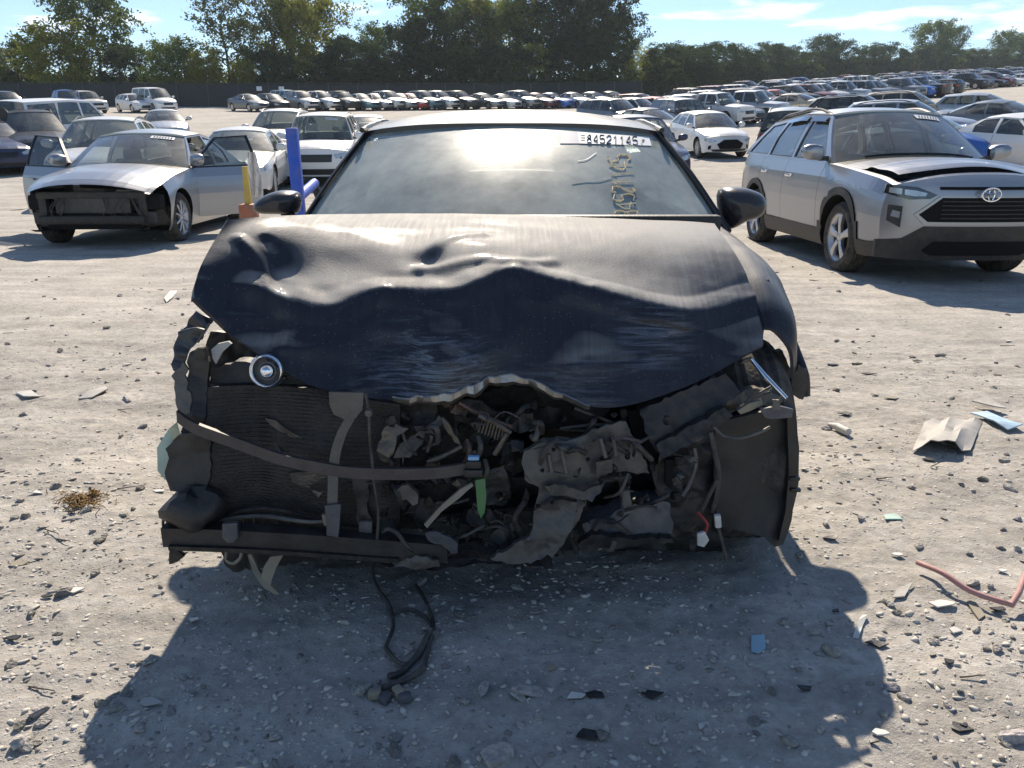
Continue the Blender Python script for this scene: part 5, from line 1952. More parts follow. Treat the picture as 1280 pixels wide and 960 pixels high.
sheet('crossbar_clip', [(278, 655, 1.925), (296, 654, 1.925), (297, 672, 1.925), (291, 678, 1.925), (284, 678, 1.925), (278, 672, 1.925)], (0, .014, 0), 'bluegrey', .002, 1, lb)
# brown strip sagging across the front
ps = cr(PP([(222, 520, 1.995), (245, 535, 1.985), (300, 555, 1.975), (350, 573, 1.97), (400, 584, 1.97), (440, 590, 1.975), (500, 592, 1.985), (550, 590, 1.99), (583, 585, 2.0)]), 5)
hp(MB().ribbon([p[:] for p in ps], (0, .004, .030), (0, .014, 0)), 'hanging_strip', [M['strap']], smooth=30, label='brown-black plastic strip sagging across the crushed nose')
# hood latch upright: flat steel strap from the top bar to the lower bar
us = PP([(432, 492, 1.99), (440, 515, 1.99), (428, 540, 1.99), (420, 565, 1.985), (417, 590, 1.98), (416, 620, 1.97), (415, 655, 1.965), (414, 692, 1.96)])
up = hp(MB().ribbon([p[:] for p in cr(us, 5)], (.027, 0, 0), (0, .008, 0)), 'latch_upright', [M['bluegrey'] if False else M['grey_metal']], smooth=30)
sheet('latch_plate', [(411, 490, 1.985), (455, 491, 1.985), (453, 512, 1.985), (445, 522, 1.985), (432, 525, 1.985), (417, 518, 1.985), (412, 506, 1.985)], (0, .008, 0), 'grey_metal', .004, 1, up)
sheet('upright_foot', [(406, 632, 1.955), (426, 630, 1.955), (424, 660, 1.955), (419, 696, 1.955), (410, 694, 1.955), (408, 660, 1.955)], (0, .01, 0), 'bluegrey', .004, 2, up)
pipe('latch_cable', [(457, 492, 1.985), (461, 515, 1.98), (462, 545, 1.98), (465, 575, 1.98), (468, 605, 1.975), (473, 640, 1.97), (470, 688, 1.965), (466, 700, 1.97)], .0045)
hp(MB().lathe([(.0001, -.008), (.009, -.008), (.011, 0), (.009, .008), (.0001, .008)], 12, Matrix.Translation(P(461, 516, 1.975)) @ Matrix.Rotation(rad(90), 4, 'X')), 'cable_grommet', [M['grey_metal']])
sheet('centre_bracket', [(440, 598, 2.02), (462, 596, 2.02), (458, 630, 2.01), (466, 660, 2.0), (463, 676, 2.0), (449, 674, 2.0), (446, 640, 2.01)], (0, .012, 0), 'dark_metal', .012)
sheet('bumper_plug', [(449, 652, 1.995), (465, 652, 1.995), (464, 676, 1.995), (456, 679, 1.995), (448, 674, 1.995)], (0, .012, 0), 'bluegrey', .002, 1)

# --- left corner: lamp housing remains, torn wing, duct
sheet('torn_fender_top', [(228, 412, 2.20), (246, 388, 2.20), (268, 398, 2.20), (255, 412, 2.18), (252, 425, 2.17), (236, 420, 2.17)], (0, .010, 0), 'hero_clean', .015)
sheet('torn_fender_side', [(222, 415, 2.12), (240, 410, 2.13), (256, 412, 2.14), (248, 426, 2.13), (232, 450, 2.11), (228, 470, 2.10), (218, 462, 2.10), (215, 455, 2.10)], (0, .010, 0), 'hero_clean', .018)
sheet('bent_flange', [(214, 470, 2.06), (228, 452, 2.07), (235, 462, 2.07), (230, 470, 2.06), (240, 500, 2.05), (238, 515, 2.04), (224, 517, 2.04), (219, 495, 2.05)], (0, .008, 0), 'grey_metal', .012)
sheet('lamp_bracket', [(238, 440, 2.10), (258, 436, 2.10), (262, 460, 2.09), (260, 485, 2.08), (254, 545, 2.03), (226, 540, 2.02), (228, 500, 2.05)], (0, .02, 0), 'black', .014)
sheet('lamp_socket', [(242, 438, 2.07), (254, 436, 2.07), (257, 448, 2.07), (250, 452, 2.07), (242, 448, 2.07)], (0, .03, 0), 'dark_metal', .004, 1)
sheet('broken_white_bracket', [(264, 437, 2.13), (272, 430, 2.13), (285, 427, 2.13), (289, 430, 2.13), (278, 440, 2.13), (270, 455, 2.12), (266, 448, 2.12)], (0, .010, 0), 'white_plastic', .008)
pipe('torn_edge_wire', [(247, 428, 2.1), (256, 414, 2.12), (262, 404, 2.13)], .004, 'grey_metal')
sheet('air_duct', [(208, 560, 2.00), (222, 545, 2.0), (240, 540, 2.01), (262, 548, 2.02), (262, 600, 2.01), (256, 612, 2.0), (214, 612, 1.99), (206, 590, 1.99), (212, 572, 2.0)], (0, .10, 0), 'black', .014)
blob = MB()
c0 = P(242, 636, 1.98)
A = []
for a in np.linspace(0, math.pi, 8):
    A.append([(c0.x + .085 * math.sin(a) * math.cos(b) * (1 + .15 * math.sin(b * 2)), c0.y + .07 * math.sin(a) * math.sin(b), c0.z + .055 * math.cos(a) + .012 * math.sin(b * 3 + a)) for b in np.linspace(0, 2 * math.pi, 13)[:-1]])
blob.grid(A, wrap=True, flip=True)
hp(blob, 'resonator_box', [M['black']], smooth=40)
pipe('corner_wire', [(210, 640, 1.97), (204, 650, 1.965), (206, 668, 1.96), (214, 690, 1.955)], .004)
sheet('hanging_clip', [(212, 690, 1.95), (220, 686, 1.95), (230, 696, 1.95), (222, 702, 1.95), (212, 705, 1.95)], (0, .015, 0), 'dark_metal', .008, 1)
sheet('washer_tank', [(196, 560, 2.03), (212, 535, 2.03), (220, 560, 2.03), (222, 590, 2.03), (206, 600, 2.03), (197, 588, 2.03)], (0, .05, 0), 'teal', .01, 2)
# projector lamp
lc = P(333, 464, 2.02)
ML = Matrix.Translation(lc) @ Matrix.Rotation(rad(90 - 8), 4, 'X') @ Matrix.Rotation(0, 4, 'Z')
proj = hp(MB().lathe([(.046, -.06), (.046, .0), (.043, .010), (.040, .012), (.036, .006), (.034, -.004), (.030, -.012)], 28, ML), 'projector_lamp', [M['chrome']], smooth=40, label='round chrome projector lamp hanging in the torn headlight space')
hp(MB().lathe([(.030, -.012), (.026, -.010), (.025, -.006), (.020, -.006), (.018, -.012)], 24, ML), 'lamp_ring', [M['bluegrey']], proj, 40)
hp(MB().lathe([(.0001, .010), (.008, .009), (.015, .004), (.018, -.006), (.019, -.014)], 24, ML), 'lamp_lens', [M['reflector']], proj, 60)

# --- the torn middle: twisted metal, broken fan, bracket
def scrap(name, u, v, y, w, h, mat, seed, depth=.03, cr_=.022):
    r_ = random.Random(seed)
    k = r_.randint(7, 11)
    pts = []
    for i in range(k):
        a = -2 * math.pi * i / k
        q = r_.uniform(.55, 1.15)
        pts.append((u + w / 2 * q * math.cos(a), v + h / 2 * q * math.sin(a), y + r_.uniform(-depth, depth)))
    sheet(name, pts, (0, .009, 0), mat, cr_, 3, None, .028)
sheet('torn_duct', [(476, 575, 2.03), (472, 562, 2.03), (480, 535, 2.04), (490, 527, 2.05), (511, 535, 2.06), (505, 540, 2.05), (496, 545, 2.04), (494, 560, 2.03), (484, 578, 2.02)], (0, .012, 0), 'torn', .022)
sheet('torn_bracket', [(492, 572, 2.05), (500, 555, 2.06), (530, 535, 2.09), (548, 520, 2.10), (556, 525, 2.10), (540, 540, 2.08), (522, 560, 2.06), (512, 572, 2.05)], (0, .014, 0), 'torn', .020)
sheet('torn_arm', [(553, 520, 2.09), (560, 528, 2.08), (572, 548, 2.07), (577, 558, 2.07), (568, 553, 2.07), (556, 535, 2.08)], (0, .012, 0), 'torn', .012)
pipe('jagged_edge', [(577, 558, 2.06), (562, 566, 2.05), (545, 574, 2.04), (534, 577, 2.04)], [.008, .006, .009, .005], 'torn')
scrap('crushed_metal', 520, 515, 2.14, 60, 34, 'dark_metal', 3); scrap('crushed_metal', 560, 500, 2.13, 54, 22, 'torn', 5); scrap('crushed_metal', 590, 515, 2.16, 60, 34, 'cast', 6)
scrap('crushed_metal', 600, 540, 2.17, 40, 50, 'dark_metal', 7); scrap('crushed_metal', 570, 510, 2.10, 26, 14, 'copper', 8); scrap('crushed_metal', 655, 530, 2.22, 46, 30, 'cast', 9)
scrap('crushed_metal', 690, 520, 2.24, 60, 30, 'dark_metal', 10); scrap('crushed_metal', 640, 575, 2.14, 36, 50, 'dark_metal', 11); scrap('crushed_metal', 622, 610, 2.12, 44, 54, 'cast', 12)
scrap('crushed_metal', 560, 600, 2.10, 60, 22, 'dark_metal', 13); scrap('crushed_metal', 500, 620, 2.07, 36, 46, 'dark_metal', 14); scrap('crushed_metal', 536, 640, 2.09, 50, 60, 'dark_metal', 15)
scrap('crushed_metal', 600, 650, 2.12, 70, 40, 'dark_metal', 16); scrap('crushed_metal', 640, 668, 2.08, 60, 36, 'cast', 17); scrap('crushed_metal', 480, 655, 2.04, 44, 30, 'dark_metal', 18)
pipe('bent_rod', [(573, 504, 2.08), (605, 520, 2.09), (640, 534, 2.1)], .006, 'copper', 6, 3)
# broken intake comb: blade by blade
for k in range(9):
    u = 604 + k * 3.6
    pipe('comb_blade', [(u, 522 + k * 2.0, 2.08), (u - 6 + k * .4, 540 + k * 1.6, 2.085)], .0032, 'torn', 5, 1)
pipe('comb_rail', [(598, 520, 2.075), (618, 528, 2.075), (638, 541, 2.08)], .007, 'torn', 6, 3)
pipe('comb_edge', [(634, 542, 2.07), (628, 552, 2.07), (618, 568, 2.07)], .008, 'torn', 6, 3)
for k, (u, v) in enumerate(((584, 560), (598, 556), (590, 580), (606, 585))):
    pipe('small_pipe', [(u, v - 10, 2.08), (u + 3, v + 4, 2.06), (u - 3, v + 20, 2.07)], .008, ('copper', 'cast', 'dark_metal', 'cast')[k], 7, 4)
# blue connector and green lever on the centre bracket
hp(MB().bbox(P(592, 572, 1.99), (.030, .02, .010), .003), 'blue_connector', [simple('light_blue_plastic', (.22, .42, .66), .4)])
hp(MB().bbox(P(592, 590, 1.99), (.050, .03, .022), .005).bbox(P(592, 580, 1.985), (.04, .02, .02), .004), 'latch_block', [M['black']])
sheet('green_lever', [(594, 600, 1.985), (606, 598, 1.985), (608, 620, 1.98), (606, 640, 1.975), (601, 648, 1.975), (597, 638, 1.975)], (0, .014, 0), 'green', .003, 2)
sheet('cream_slat', [(530, 656, 2.00), (552, 632, 1.995), (575, 612, 1.99), (590, 604, 1.99), (592, 607, 1.985), (575, 622, 1.985), (552, 640, 1.99), (534, 660, 1.995)], (0, .012, 0), 'cream', .006, 2)
sheet('round_cover', [(496, 612, 2.0), (510, 606, 2.0), (520, 616, 2.0), (522, 630, 2.0), (516, 632, 2.0), (508, 625, 2.0), (497, 626, 2.0)], (0, .02, 0), 'grey_metal', .012, 2)
sheet('blue_film_scrap', [(531, 668, 1.985), (545, 665, 1.98), (562, 671, 1.975), (572, 680, 1.975), (572, 692, 1.975), (564, 694, 1.98), (552, 682, 1.98), (535, 676, 1.985)], (0, .008, 0), 'bluegrey', .012, 3)
pipe('loop_hose', [(478, 665, 1.98), (486, 661, 1.975), (498, 668, 1.97), (508, 682, 1.97), (520, 690, 1.975)], .006)
sheet('crumpled_undertray', [(450, 690, 2.02), (500, 688, 2.0), (560, 690, 2.0), (620, 688, 2.02), (690, 690, 2.05), (690, 706, 2.02), (600, 708, 2.0), (540, 712, 1.99), (490, 706, 2.0)], (0, .03, .01), 'dark_metal', .03, 4, None, .04)
sheet('torn_shield', [(490, 702, 1.975), (520, 693, 1.97), (548, 700, 1.965), (550, 708, 1.965), (520, 712, 1.96), (495, 708, 1.965)], (0, .012, 0), 'cast', .02)
# split rail end: pale pressed steel plate with ribs, torn lower half
rail_pts = [(655, 565, 2.03), (672, 556, 2.04), (712, 550, 2.06), (770, 528, 2.10), (782, 526, 2.12), (800, 560, 2.12), (812, 592, 2.12), (790, 590, 2.11), (760, 592, 2.09), (757, 602, 2.08), (740, 612, 2.07), (735, 622, 2.06), (728, 636, 2.05), (718, 660, 2.03), (705, 680, 2.02), (690, 698, 2.0), (680, 690, 2.0), (668, 672, 2.0), (668, 640, 2.01), (674, 610, 2.02), (656, 600, 2.02), (652, 580, 2.02)]
rp = sheet('frame_rail_plate', rail_pts, (0, .010, 0), 'grey_metal', .016, 4, None, .03)
rp['label'] = 'torn pale steel frame rail plate with pressed ribs'
for a, b in (((750, 548), (757, 572)), ((766, 546), (770, 570)), ((702, 562), (708, 592)), ((686, 568), (690, 590))):
    pipe('pressed_rib', [(*a, 2.055 if a[0] > 720 else 2.025), (*b, 2.05 if a[0] > 720 else 2.02)], .006, 'grey_metal', 6, 2, rp)
sheet('rail_flap', [(745, 578, 2.05), (765, 574, 2.06), (766, 590, 2.06), (746, 596, 2.05)], (0, .010, 0), 'cast', .004, 2, rp)
sheet('torn_edge', [(680, 608, 2.0), (700, 606, 2.0), (730, 615, 2.01), (752, 608, 2.03), (758, 600, 2.03), (752, 618, 2.02), (740, 628, 2.01), (715, 622, 2.0), (690, 620, 1.995)], (0, .012, 0), 'cast', .022, 3, rp)
sheet('crumpled_rail_foot', [(668, 640, 1.995), (690, 625, 1.99), (722, 630, 2.0), (716, 660, 1.99), (700, 684, 1.98), (676, 700, 1.97), (640, 706, 1.97), (612, 700, 1.98), (640, 684, 1.98), (662, 668, 1.985)], (0, .02, 0), 'cast', .028, 4, rp, .03)
for u, v, y in ((678, 588, 2.01), (692, 562, 2.02), (735, 574, 2.05), (690, 628, 1.985), (672, 632, 1.985), (731, 636, 2.0)):
    hp(MB().lathe([(.0001, .004), (.005, .004), (.006, 0)], 10, Matrix.Translation(P(u, v, y)) @ Matrix.Rotation(rad(90), 4, 'X')), 'bolt_hole', [M['void']], rp)
sheet('rail_top_edge', [(650, 566, 2.05), (680, 548, 2.07), (700, 548, 2.09), (715, 552, 2.06), (690, 556, 2.04), (668, 562, 2.03)], (0, .012, 0), 'torn', .016)
pipe('brace_rod', [(718, 510, 2.12), (745, 520, 2.12), (768, 530, 2.12)], .006, 'dark_metal', 6, 3)
pipe('brace_rod', [(700, 536, 2.14), (730, 532, 2.14), (762, 530, 2.14)], .005, 'grey_metal', 6, 3)

# small clutter: bent wires, hoses, fins and bolts through the torn middle
rc = random.Random(77)
for k in range(90):
    u, v = rc.uniform(475, 800), rc.uniform(505, 690)
    y = 2.05 + rc.uniform(-.04, .10)
    v = max(v, 528 if u < 680 else 548)
    a = rc.uniform(0, 6.28); ln = rc.uniform(12, 46)
    q = [(u, v, y), (u + ln * .5 * math.cos(a) + rc.gauss(0, 5), v + ln * .5 * math.sin(a) + rc.gauss(0, 5), y - .02), (u + ln * math.cos(a), v + ln * math.sin(a) * .8 + 4, y + rc.uniform(-.02, .03))]
    pipe(('loose_wire', 'hose_stub', 'bent_pipe')[k % 3], q, (.0025, .008, .0045)[k % 3], rc.choice(['wire', 'wire', 'wire', 'dark_metal', 'dark_metal', 'cast']), 6, 4)
for k in range(70):
    u, v = rc.uniform(475, 880), rc.uniform(505, 695)
    scrap('metal_shred', u, v, 2.06 + rc.uniform(-.03, .10), rc.uniform(8, 24), rc.uniform(6, 22), rc.choice(['dark_metal', 'dark_metal', 'black', 'cast', 'torn', 'black', 'mesh']), 200 + k, .02, .02)

sheet('inner_shield', [(690, 560, 2.30), (800, 540, 2.30), (900, 550, 2.30), (905, 690, 2.32), (800, 694, 2.32), (690, 694, 2.32)], (0, .012, 0), 'liner', .02)  # dark sheet added to cover a gap where sunlit ground shone through

# --- right side: bumper beam end, splash shields, lamp space
sheet('bumper_beam_end', [(800, 512, 2.14), (850, 490, 2.16), (908, 468, 2.20), (926, 492, 2.19), (900, 512, 2.16), (850, 545, 2.13), (822, 566, 2.10), (806, 540, 2.11)], (0, .06, 0), 'black', .012)
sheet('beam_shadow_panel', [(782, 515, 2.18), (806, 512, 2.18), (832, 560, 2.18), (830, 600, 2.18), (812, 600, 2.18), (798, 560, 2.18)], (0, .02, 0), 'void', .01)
sheet('dusty_ledge', [(820, 556, 2.09), (870, 528, 2.11), (905, 508, 2.13), (915, 518, 2.12), (885, 545, 2.10), (850, 560, 2.08), (828, 572, 2.08)], (0, .03, 0), 'dark_metal', .02)
sheet('splash_shield', [(815, 590, 2.14), (830, 560, 2.15), (888, 545, 2.16), (900, 560, 2.18), (894, 640, 2.20), (880, 680, 2.20), (840, 672, 2.14), (826, 640, 2.12)], (0, .012, 0), 'black', .026, 4)
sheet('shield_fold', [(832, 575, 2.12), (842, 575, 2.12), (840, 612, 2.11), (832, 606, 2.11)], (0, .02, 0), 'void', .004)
sheet('lower_duct', [(728, 655, 2.06), (760, 646, 2.07), (800, 628, 2.09), (838, 630, 2.1), (842, 660, 2.1), (836, 676, 2.09), (790, 678, 2.07), (735, 682, 2.06)], (0, .08, 0), 'bluegrey', .018, 4)
sheet('lower_duct_lip', [(722, 680, 2.03), (740, 668, 2.03), (790, 674, 2.04), (840, 672, 2.06), (842, 678, 2.06), (790, 684, 2.04), (726, 690, 2.03)], (0, .03, 0), 'black', .012)
sheet('grey_tag', [(775, 614, 2.04), (786, 612, 2.04), (792, 640, 2.03), (781, 643, 2.03)], (0, .006, 0), 'grey_metal', .002, 1)
pipe('round_lip', [(790, 626, 2.06), (808, 630, 2.055), (826, 624, 2.06), (836, 618, 2.07)], .007, 'dark_metal')
pipe('wiring_loom', [(888, 540, 2.10), (893, 565, 2.09), (898, 590, 2.085), (896, 615, 2.08), (890, 640, 2.08)], .008)
pipe('wiring_loom', [(868, 560, 2.1), (870, 580, 2.09), (862, 605, 2.09), (853, 620, 2.08)], .006, 'grey_metal')
pipe('wiring_loom', [(896, 600, 2.08), (885, 622, 2.07), (876, 640, 2.07)], .006)
hp(MB().bbox(P(897, 651, 2.06), (.018, .016, .040), .004, Matrix.Rotation(rad(-8), 3, 'Y')), 'white_connector', [M['white_plastic']])
pipe('connector_lead', [(898, 660, 2.06), (903, 680, 2.05), (908, 700, 2.04)], .005)
pipe('red_lead', [(872, 640, 2.05), (884, 655, 2.04), (880, 668, 2.04)], .004, 'red_wire')
sheet('clear_scrap', [(872, 668, 2.03), (882, 666, 2.03), (887, 676, 2.03), (880, 684, 2.03), (872, 682, 2.03)], (0, .01, 0), 'white_plastic', .01, 2)
pipe('arch_cable', [(892, 534, 2.08), (905, 545, 2.08), (925, 548, 2.08), (950, 540, 2.10), (962, 534, 2.12)], .0045, 'grey_metal')
sheet('wheel_liner', [(893, 505, 2.22), (960, 508, 2.22), (990, 520, 2.24), (996, 560, 2.26), (992, 545, 2.3), (950, 530, 2.24), (900, 530, 2.24)], (0, .02, 0), 'black', .012)
lpn = sheet('wheel_liner_panel', [(893, 528, 2.15), (930, 520, 2.15), (965, 512, 2.16), (991, 508, 2.18), (998, 560, 2.19), (998, 602, 2.19), (990, 650, 2.17), (980, 682, 2.14), (968, 684, 2.13), (955, 672, 2.13), (925, 664, 2.14), (897, 660, 2.14), (893, 600, 2.15)], (0, .02, 0), 'liner', .010, 4, None, .05)
sheet('liner_edge', [(984, 512, 2.15), (994, 512, 2.15), (999, 560, 2.16), (998, 605, 2.16), (988, 652, 2.15), (979, 680, 2.12), (974, 676, 2.12), (982, 640, 2.14), (986, 590, 2.15)], (0, .03, 0), 'liner', .004, 3, lpn)
for u_, v_ in ((985, 598), (986, 612)): hp(MB().bbox(P(u_ + 8, v_, 2.13), (.03, .015, .010), .003), 'liner_clip', [M['trim']], lpn)
sheet('liner_bracket', [(950, 511, 2.12), (975, 508, 2.12), (992, 512, 2.12), (990, 522, 2.12), (965, 524, 2.12), (956, 522, 2.12)], (0, .012, 0), 'bluegrey', .004, 2)
sheet('bracket_tab', [(966, 500, 2.12), (974, 500, 2.12), (976, 512, 2.12), (965, 512, 2.12)], (0, .008, 0), 'grey_metal', .002, 1)
sheet('lamp_shelf', [(905, 500, 2.20), (940, 486, 2.22), (962, 488, 2.24), (985, 500, 2.26), (985, 508, 2.26), (940, 508, 2.2), (912, 520, 2.18)], (0, .03, 0), 'torn', .02)
sheet('lamp_clip', [(922, 514, 2.14), (936, 505, 2.14), (952, 500, 2.15), (954, 506, 2.15), (938, 514, 2.14), (926, 518, 2.14)], (0, .012, 0), 'cream', .006, 2)
for k in range(3):
    pipe('lamp_wire', [(920 + k * 5, 512 - k * 4, 2.15), (940 + k * 4, 498 - k * 3, 2.16), (962 + k * 2, 490 - k * 4, 2.2)], .0035, ('wire', 'cream', 'wire')[k], 5, 4)
hp(MB().tube([P(940, 450, 2.22), P(958, 472, 2.16), P(983, 498, 2.12)], [.006, .007, .006], 8), 'gas_strut', [M['chrome']], smooth=60, label='bright chrome hood strut sticking out of the right-hand corner')
sheet('strut_end', [(938, 452, 2.24), (926, 455, 2.24), (930, 450, 2.24), (940, 447, 2.24)], (0, .01, 0), 'grey_metal', .002, 1)
# tyre-side black liner skirt that stands in front of the left wheel
sheet('hanging_liner', [(275, 692, 2.06), (300, 690, 2.05), (330, 690, 2.05), (398, 692, 2.05), (400, 702, 2.05), (330, 708, 2.06), (290, 716, 2.08), (280, 710, 2.08)], (0, .03, 0), 'black', .016)
pipe('tow_ring', [(283, 690, 2.0), (283, 700, 1.99), (292, 704, 1.985), (300, 698, 1.985), (302, 690, 1.99)], .005, 'cream')
# two pale plastic ribs hanging to the ground
sheet('hanging_rib', [(309, 694, 2.0), (314, 693, 2.0), (322, 712, 1.99), (336, 730, 1.975), (349, 742, 1.965), (345, 744, 1.96), (330, 736, 1.965), (316, 716, 1.98)], (0, .012, 0), 'cream', .003, 2)
sheet('hanging_rib', [(338, 696, 2.0), (354, 694, 2.0), (346, 708, 1.99), (340, 724, 1.98), (338, 734, 1.975), (326, 722, 1.98), (330, 708, 1.99)], (0, .010, 0), 'cream', .004, 2)

# --- roof trim, drip rails, wipers and cowl
for sg in (1, -1):
    pts = [(sg * (tab(HC.roofw, max(y, HC.A1), .02) + .012), HERO_Y0 + y, tab(HC.rail, max(y, HC.A1), .02) + .012) for y in np.linspace(HC.A1 - .05, HC.D1, 9)]
    hp(MB().tube(cr(pts, 3), .012, 6), 'roof_drip_rail', [M['trim']], smooth=60)
    a0 = np.array(HC.ws[0][-1 if sg > 0 else 0]) + np.array((sg * .012, HERO_Y0 - .005, .004)); a1 = np.array(HC.ws[-1][-1 if sg > 0 else 0]) + np.array((sg * .012, HERO_Y0 - .004, .010))
    mid = np.array(HC.ws[4][-1 if sg > 0 else 0]) + np.array((sg * .012, HERO_Y0 - .005, .008))
    hp(MB().tube(cr([a0, mid, a1], 6), .013, 6, flat=.6), 'windscreen_trim', [M['trim']], smooth=60)
hp(MB().bbox((0, 2.93, .94), (1.50, .05, .162), .012), 'cowl_panel', [M['black']])  # cowl made taller to block sun leaking under the hood

# --- mirrors
def hero_mirror(sg, pts, y):
    c = [P(u, v, y) for u, v in pts]
    ctr = sum((Vector(p) for p in c), Vector()) / len(c)
    A = []
    ring = cr([p[:] for p in c], 3, closed=True)
    for dy, k in ((-.075, .30), (-.068, .62), (-.045, .86), (-.01, .98), (.03, 1.0), (.055, .97), (.058, .90)):
        A.append([tuple(np.array(ctr[:]) + (np.array(q) - np.array(ctr[:])) * k + np.array((0, dy, 0))) for q in ring])
    mb = MB().grid(A, 0, wrap=True)
    mb.add([tuple(q) for q in A[0]], [tuple(range(len(ring)))], 0)
    o = hp(mb, 'wing_mirror', [M['hero_clean']], smooth=50)
    mg = MB(); mg.add([tuple(np.array(q) + np.array((0, .002, 0))) for q in A[-1]], [tuple(range(len(ring)))])
    hp(mg, 'mirror_glass', [M['chrome']], o)
    return o
mr = hero_mirror(1, [(901, 238), (925, 234), (948, 240), (957, 250), (957, 262), (948, 272), (930, 278), (912, 287), (904, 280), (900, 262)], 3.30)
ml = hero_mirror(-1, [(372, 242), (355, 238), (338, 241), (322, 250), (316, 260), (325, 267), (348, 268), (368, 268), (374, 256)], 3.30)
for sg, o in ((1, mr), (-1, ml)):
    hp(MB().tube([(sg * .83, 3.26, .955), (sg * .885, 3.29, .975), (sg * .93, 3.30, .99)], [.03, .026, .02], 8, flat=.6), 'mirror_arm', [M['trim']], o)

# --- cabin: seats, dash, wheel, mirror
for sx in (-.37, .37):
    st = MB()
    st.bbox((sx, 4.02, .45), (.52, .54, .17), .06)
    st.bbox((sx, 4.36, .80), (.50, .15, .62), .07, rot=Matrix.Rotation(rad(-16), 3, 'X'))
    so = hp(st, 'front_seat', [M['seat']], smooth=40)
    hp(MB().bbox((sx, 4.47, 1.155), (.27, .10, .17), .05), 'headrest', [M['seat']], so, 40)
hp(MB().bbox((0, 5.05, .74), (1.24, .18, .58), .07, rot=Matrix.Rotation(rad(-18), 3, 'X')), 'rear_seat', [M['seat']], smooth=40)
hp(MB().box((0, 4.3, .33), (1.56, 2.5, .04)), 'cabin_floor', [M['dash_dark']])
A = [[(x, y, .945 - .05 * (x / .75) ** 2 + dz) for x in np.linspace(-.72, .72, 15)] for y, dz in ((2.98, 0), (3.15, .010), (3.30, .012), (3.40, -.02), (3.44, -.12), (3.44, -.28))]
da = hp(MB().slab(np.array(A), (0, 0, -.03)), 'dashboard', [M['dash']], smooth=60)
for x in (-.35, .35): hp(MB().bbox((x, 3.08, .945), (.30, .03, .012), .004), 'demister_vent', [M['dash_dark']], da)
Mw = Matrix.Translation((.37, 3.62, .90)) @ Matrix.Rotation(rad(64), 4, 'X')
wr = [Mw @ Vector((.185 * math.cos(a), .185 * math.sin(a), 0)) for a in np.linspace(0, 2 * math.pi, 25)]
sw = hp(MB().tube(wr, .016, 7, cap=False), 'steering_wheel', [M['dash_dark']], smooth=60)
hp(MB().bbox(Mw @ Vector((0, 0, -.01)), (.16, .05, .12), .02), 'wheel_hub', [M['dash_dark']], sw)
hp(MB().bbox((0, 3.42, 1.20), (.22, .03, .065), .015), 'rear_view_mirror', [M['dash_dark']], smooth=40)

# --- print on the windscreen: lot sticker and marker numbers
WSG = np.array(HC.ws) + np.array((0, HERO_Y0, 0))
def ws_uv(u, v):
    """point on the windscreen seen at pixel (u, v), with its normal"""
    from mathutils.bvhtree import BVHTree
    global _wsb
    if '_wsb' not in globals():
        mb = MB().grid(WSG); _wsb = BVHTree.FromPolygons([Vector(p) for p in mb.v], mb.f)
    h = _wsb.ray_cast(CAMV, ray(u, v).normalized())
    if h[0] is None:
        h = _wsb.find_nearest(P(u, v, 3.3))
    n = h[1]
    if n.y > 0: n = -n
    return h[0], n
def ws_sheet(name, quad, mat, off=.003, n=10, m=3):
    g = []
    for i in range(m + 1):
        row = []
        for j in range(n + 1):
            a, b = j / n, i / m
            u = (quad[0][0] * (1 - a) + quad[1][0] * a) * (1 - b) + (quad[3][0] * (1 - a) + quad[2][0] * a) * b
            v = (quad[0][1] * (1 - a) + quad[1][1] * a) * (1 - b) + (quad[3][1] * (1 - a) + quad[2][1] * a) * b
            p, nn = ws_uv(u, v); row.append(tuple(p + nn * off))
        g.append(row)
    return hp(MB().slab(np.array(g), tuple(np.array(ws_uv(*quad[0])[1][:]) * .0006)), name, [M[mat]], hero_ws)
stick = [(722, 166), (811, 172), (814, 183), (724, 180)]
M['blue_ink'] = simple('blue_print', (.10, .15, .28), .6)
ws_sheet('sticker_blue_end', [(702, 165), (722, 166), (724, 180), (700, 180)], 'blue_ink', .002, 3)
ws_sheet('lot_sticker', stick, 'white_print')
DIG = {  # simple stroke digits in a 1 x 2 box
    '0': [[(0, 0), (1, 0), (1, 2), (0, 2), (0, 0)]], '1': [[(.2, 1.6), (.55, 2), (.55, 0)]], '2': [[(0, 1.6), (.2, 2), (.8, 2), (1, 1.6), (.9, 1.1), (0, 0), (1, 0)]],
    '4': [[(.75, 0), (.75, 2), (0, .6), (1, .6)]], '5': [[(.95, 2), (.1, 2), (.05, 1.1), (.6, 1.25), (1, .9), (.95, .3), (.5, 0), (0, .2)]],
    '8': [[(.5, 1.05), (.1, 1.4), (.2, 1.9), (.5, 2), (.8, 1.9), (.9, 1.4), (.5, 1.05), (.05, .6), (.15, .1), (.5, 0), (.85, .1), (.95, .6), (.5, 1.05)]],
    'F': [[(0, 0), (0, 2), (.9, 2)], [(0, 1.05), (.7, 1.05)]]}
def marks(text, frame, mat, w_px, off, jit=0.0, name='painted_number', thin=None, seed=1):
    """strokes written on the glass; frame maps (s along, t up) of each glyph to pixels"""
    r_ = random.Random(seed)
    for i, ch in enumerate(text):
        mb = MB()
        for st in DIG[ch]:
            pts = []
            sm = cr([(a, b) for a, b in st], 3) if len(st) > 3 else [np.array(q) for q in st]
            for a, b in sm:
                u, v = frame(i, a + r_.gauss(0, jit), b + r_.gauss(0, jit))
                p, n = ws_uv(u, v); pts.append(tuple(p + n * off))
            mb.tube(pts, w_px / FPX * 3.5 / 2, 5, flat=.35)
        hp(mb, name, [M[mat]], hero_ws, 60)
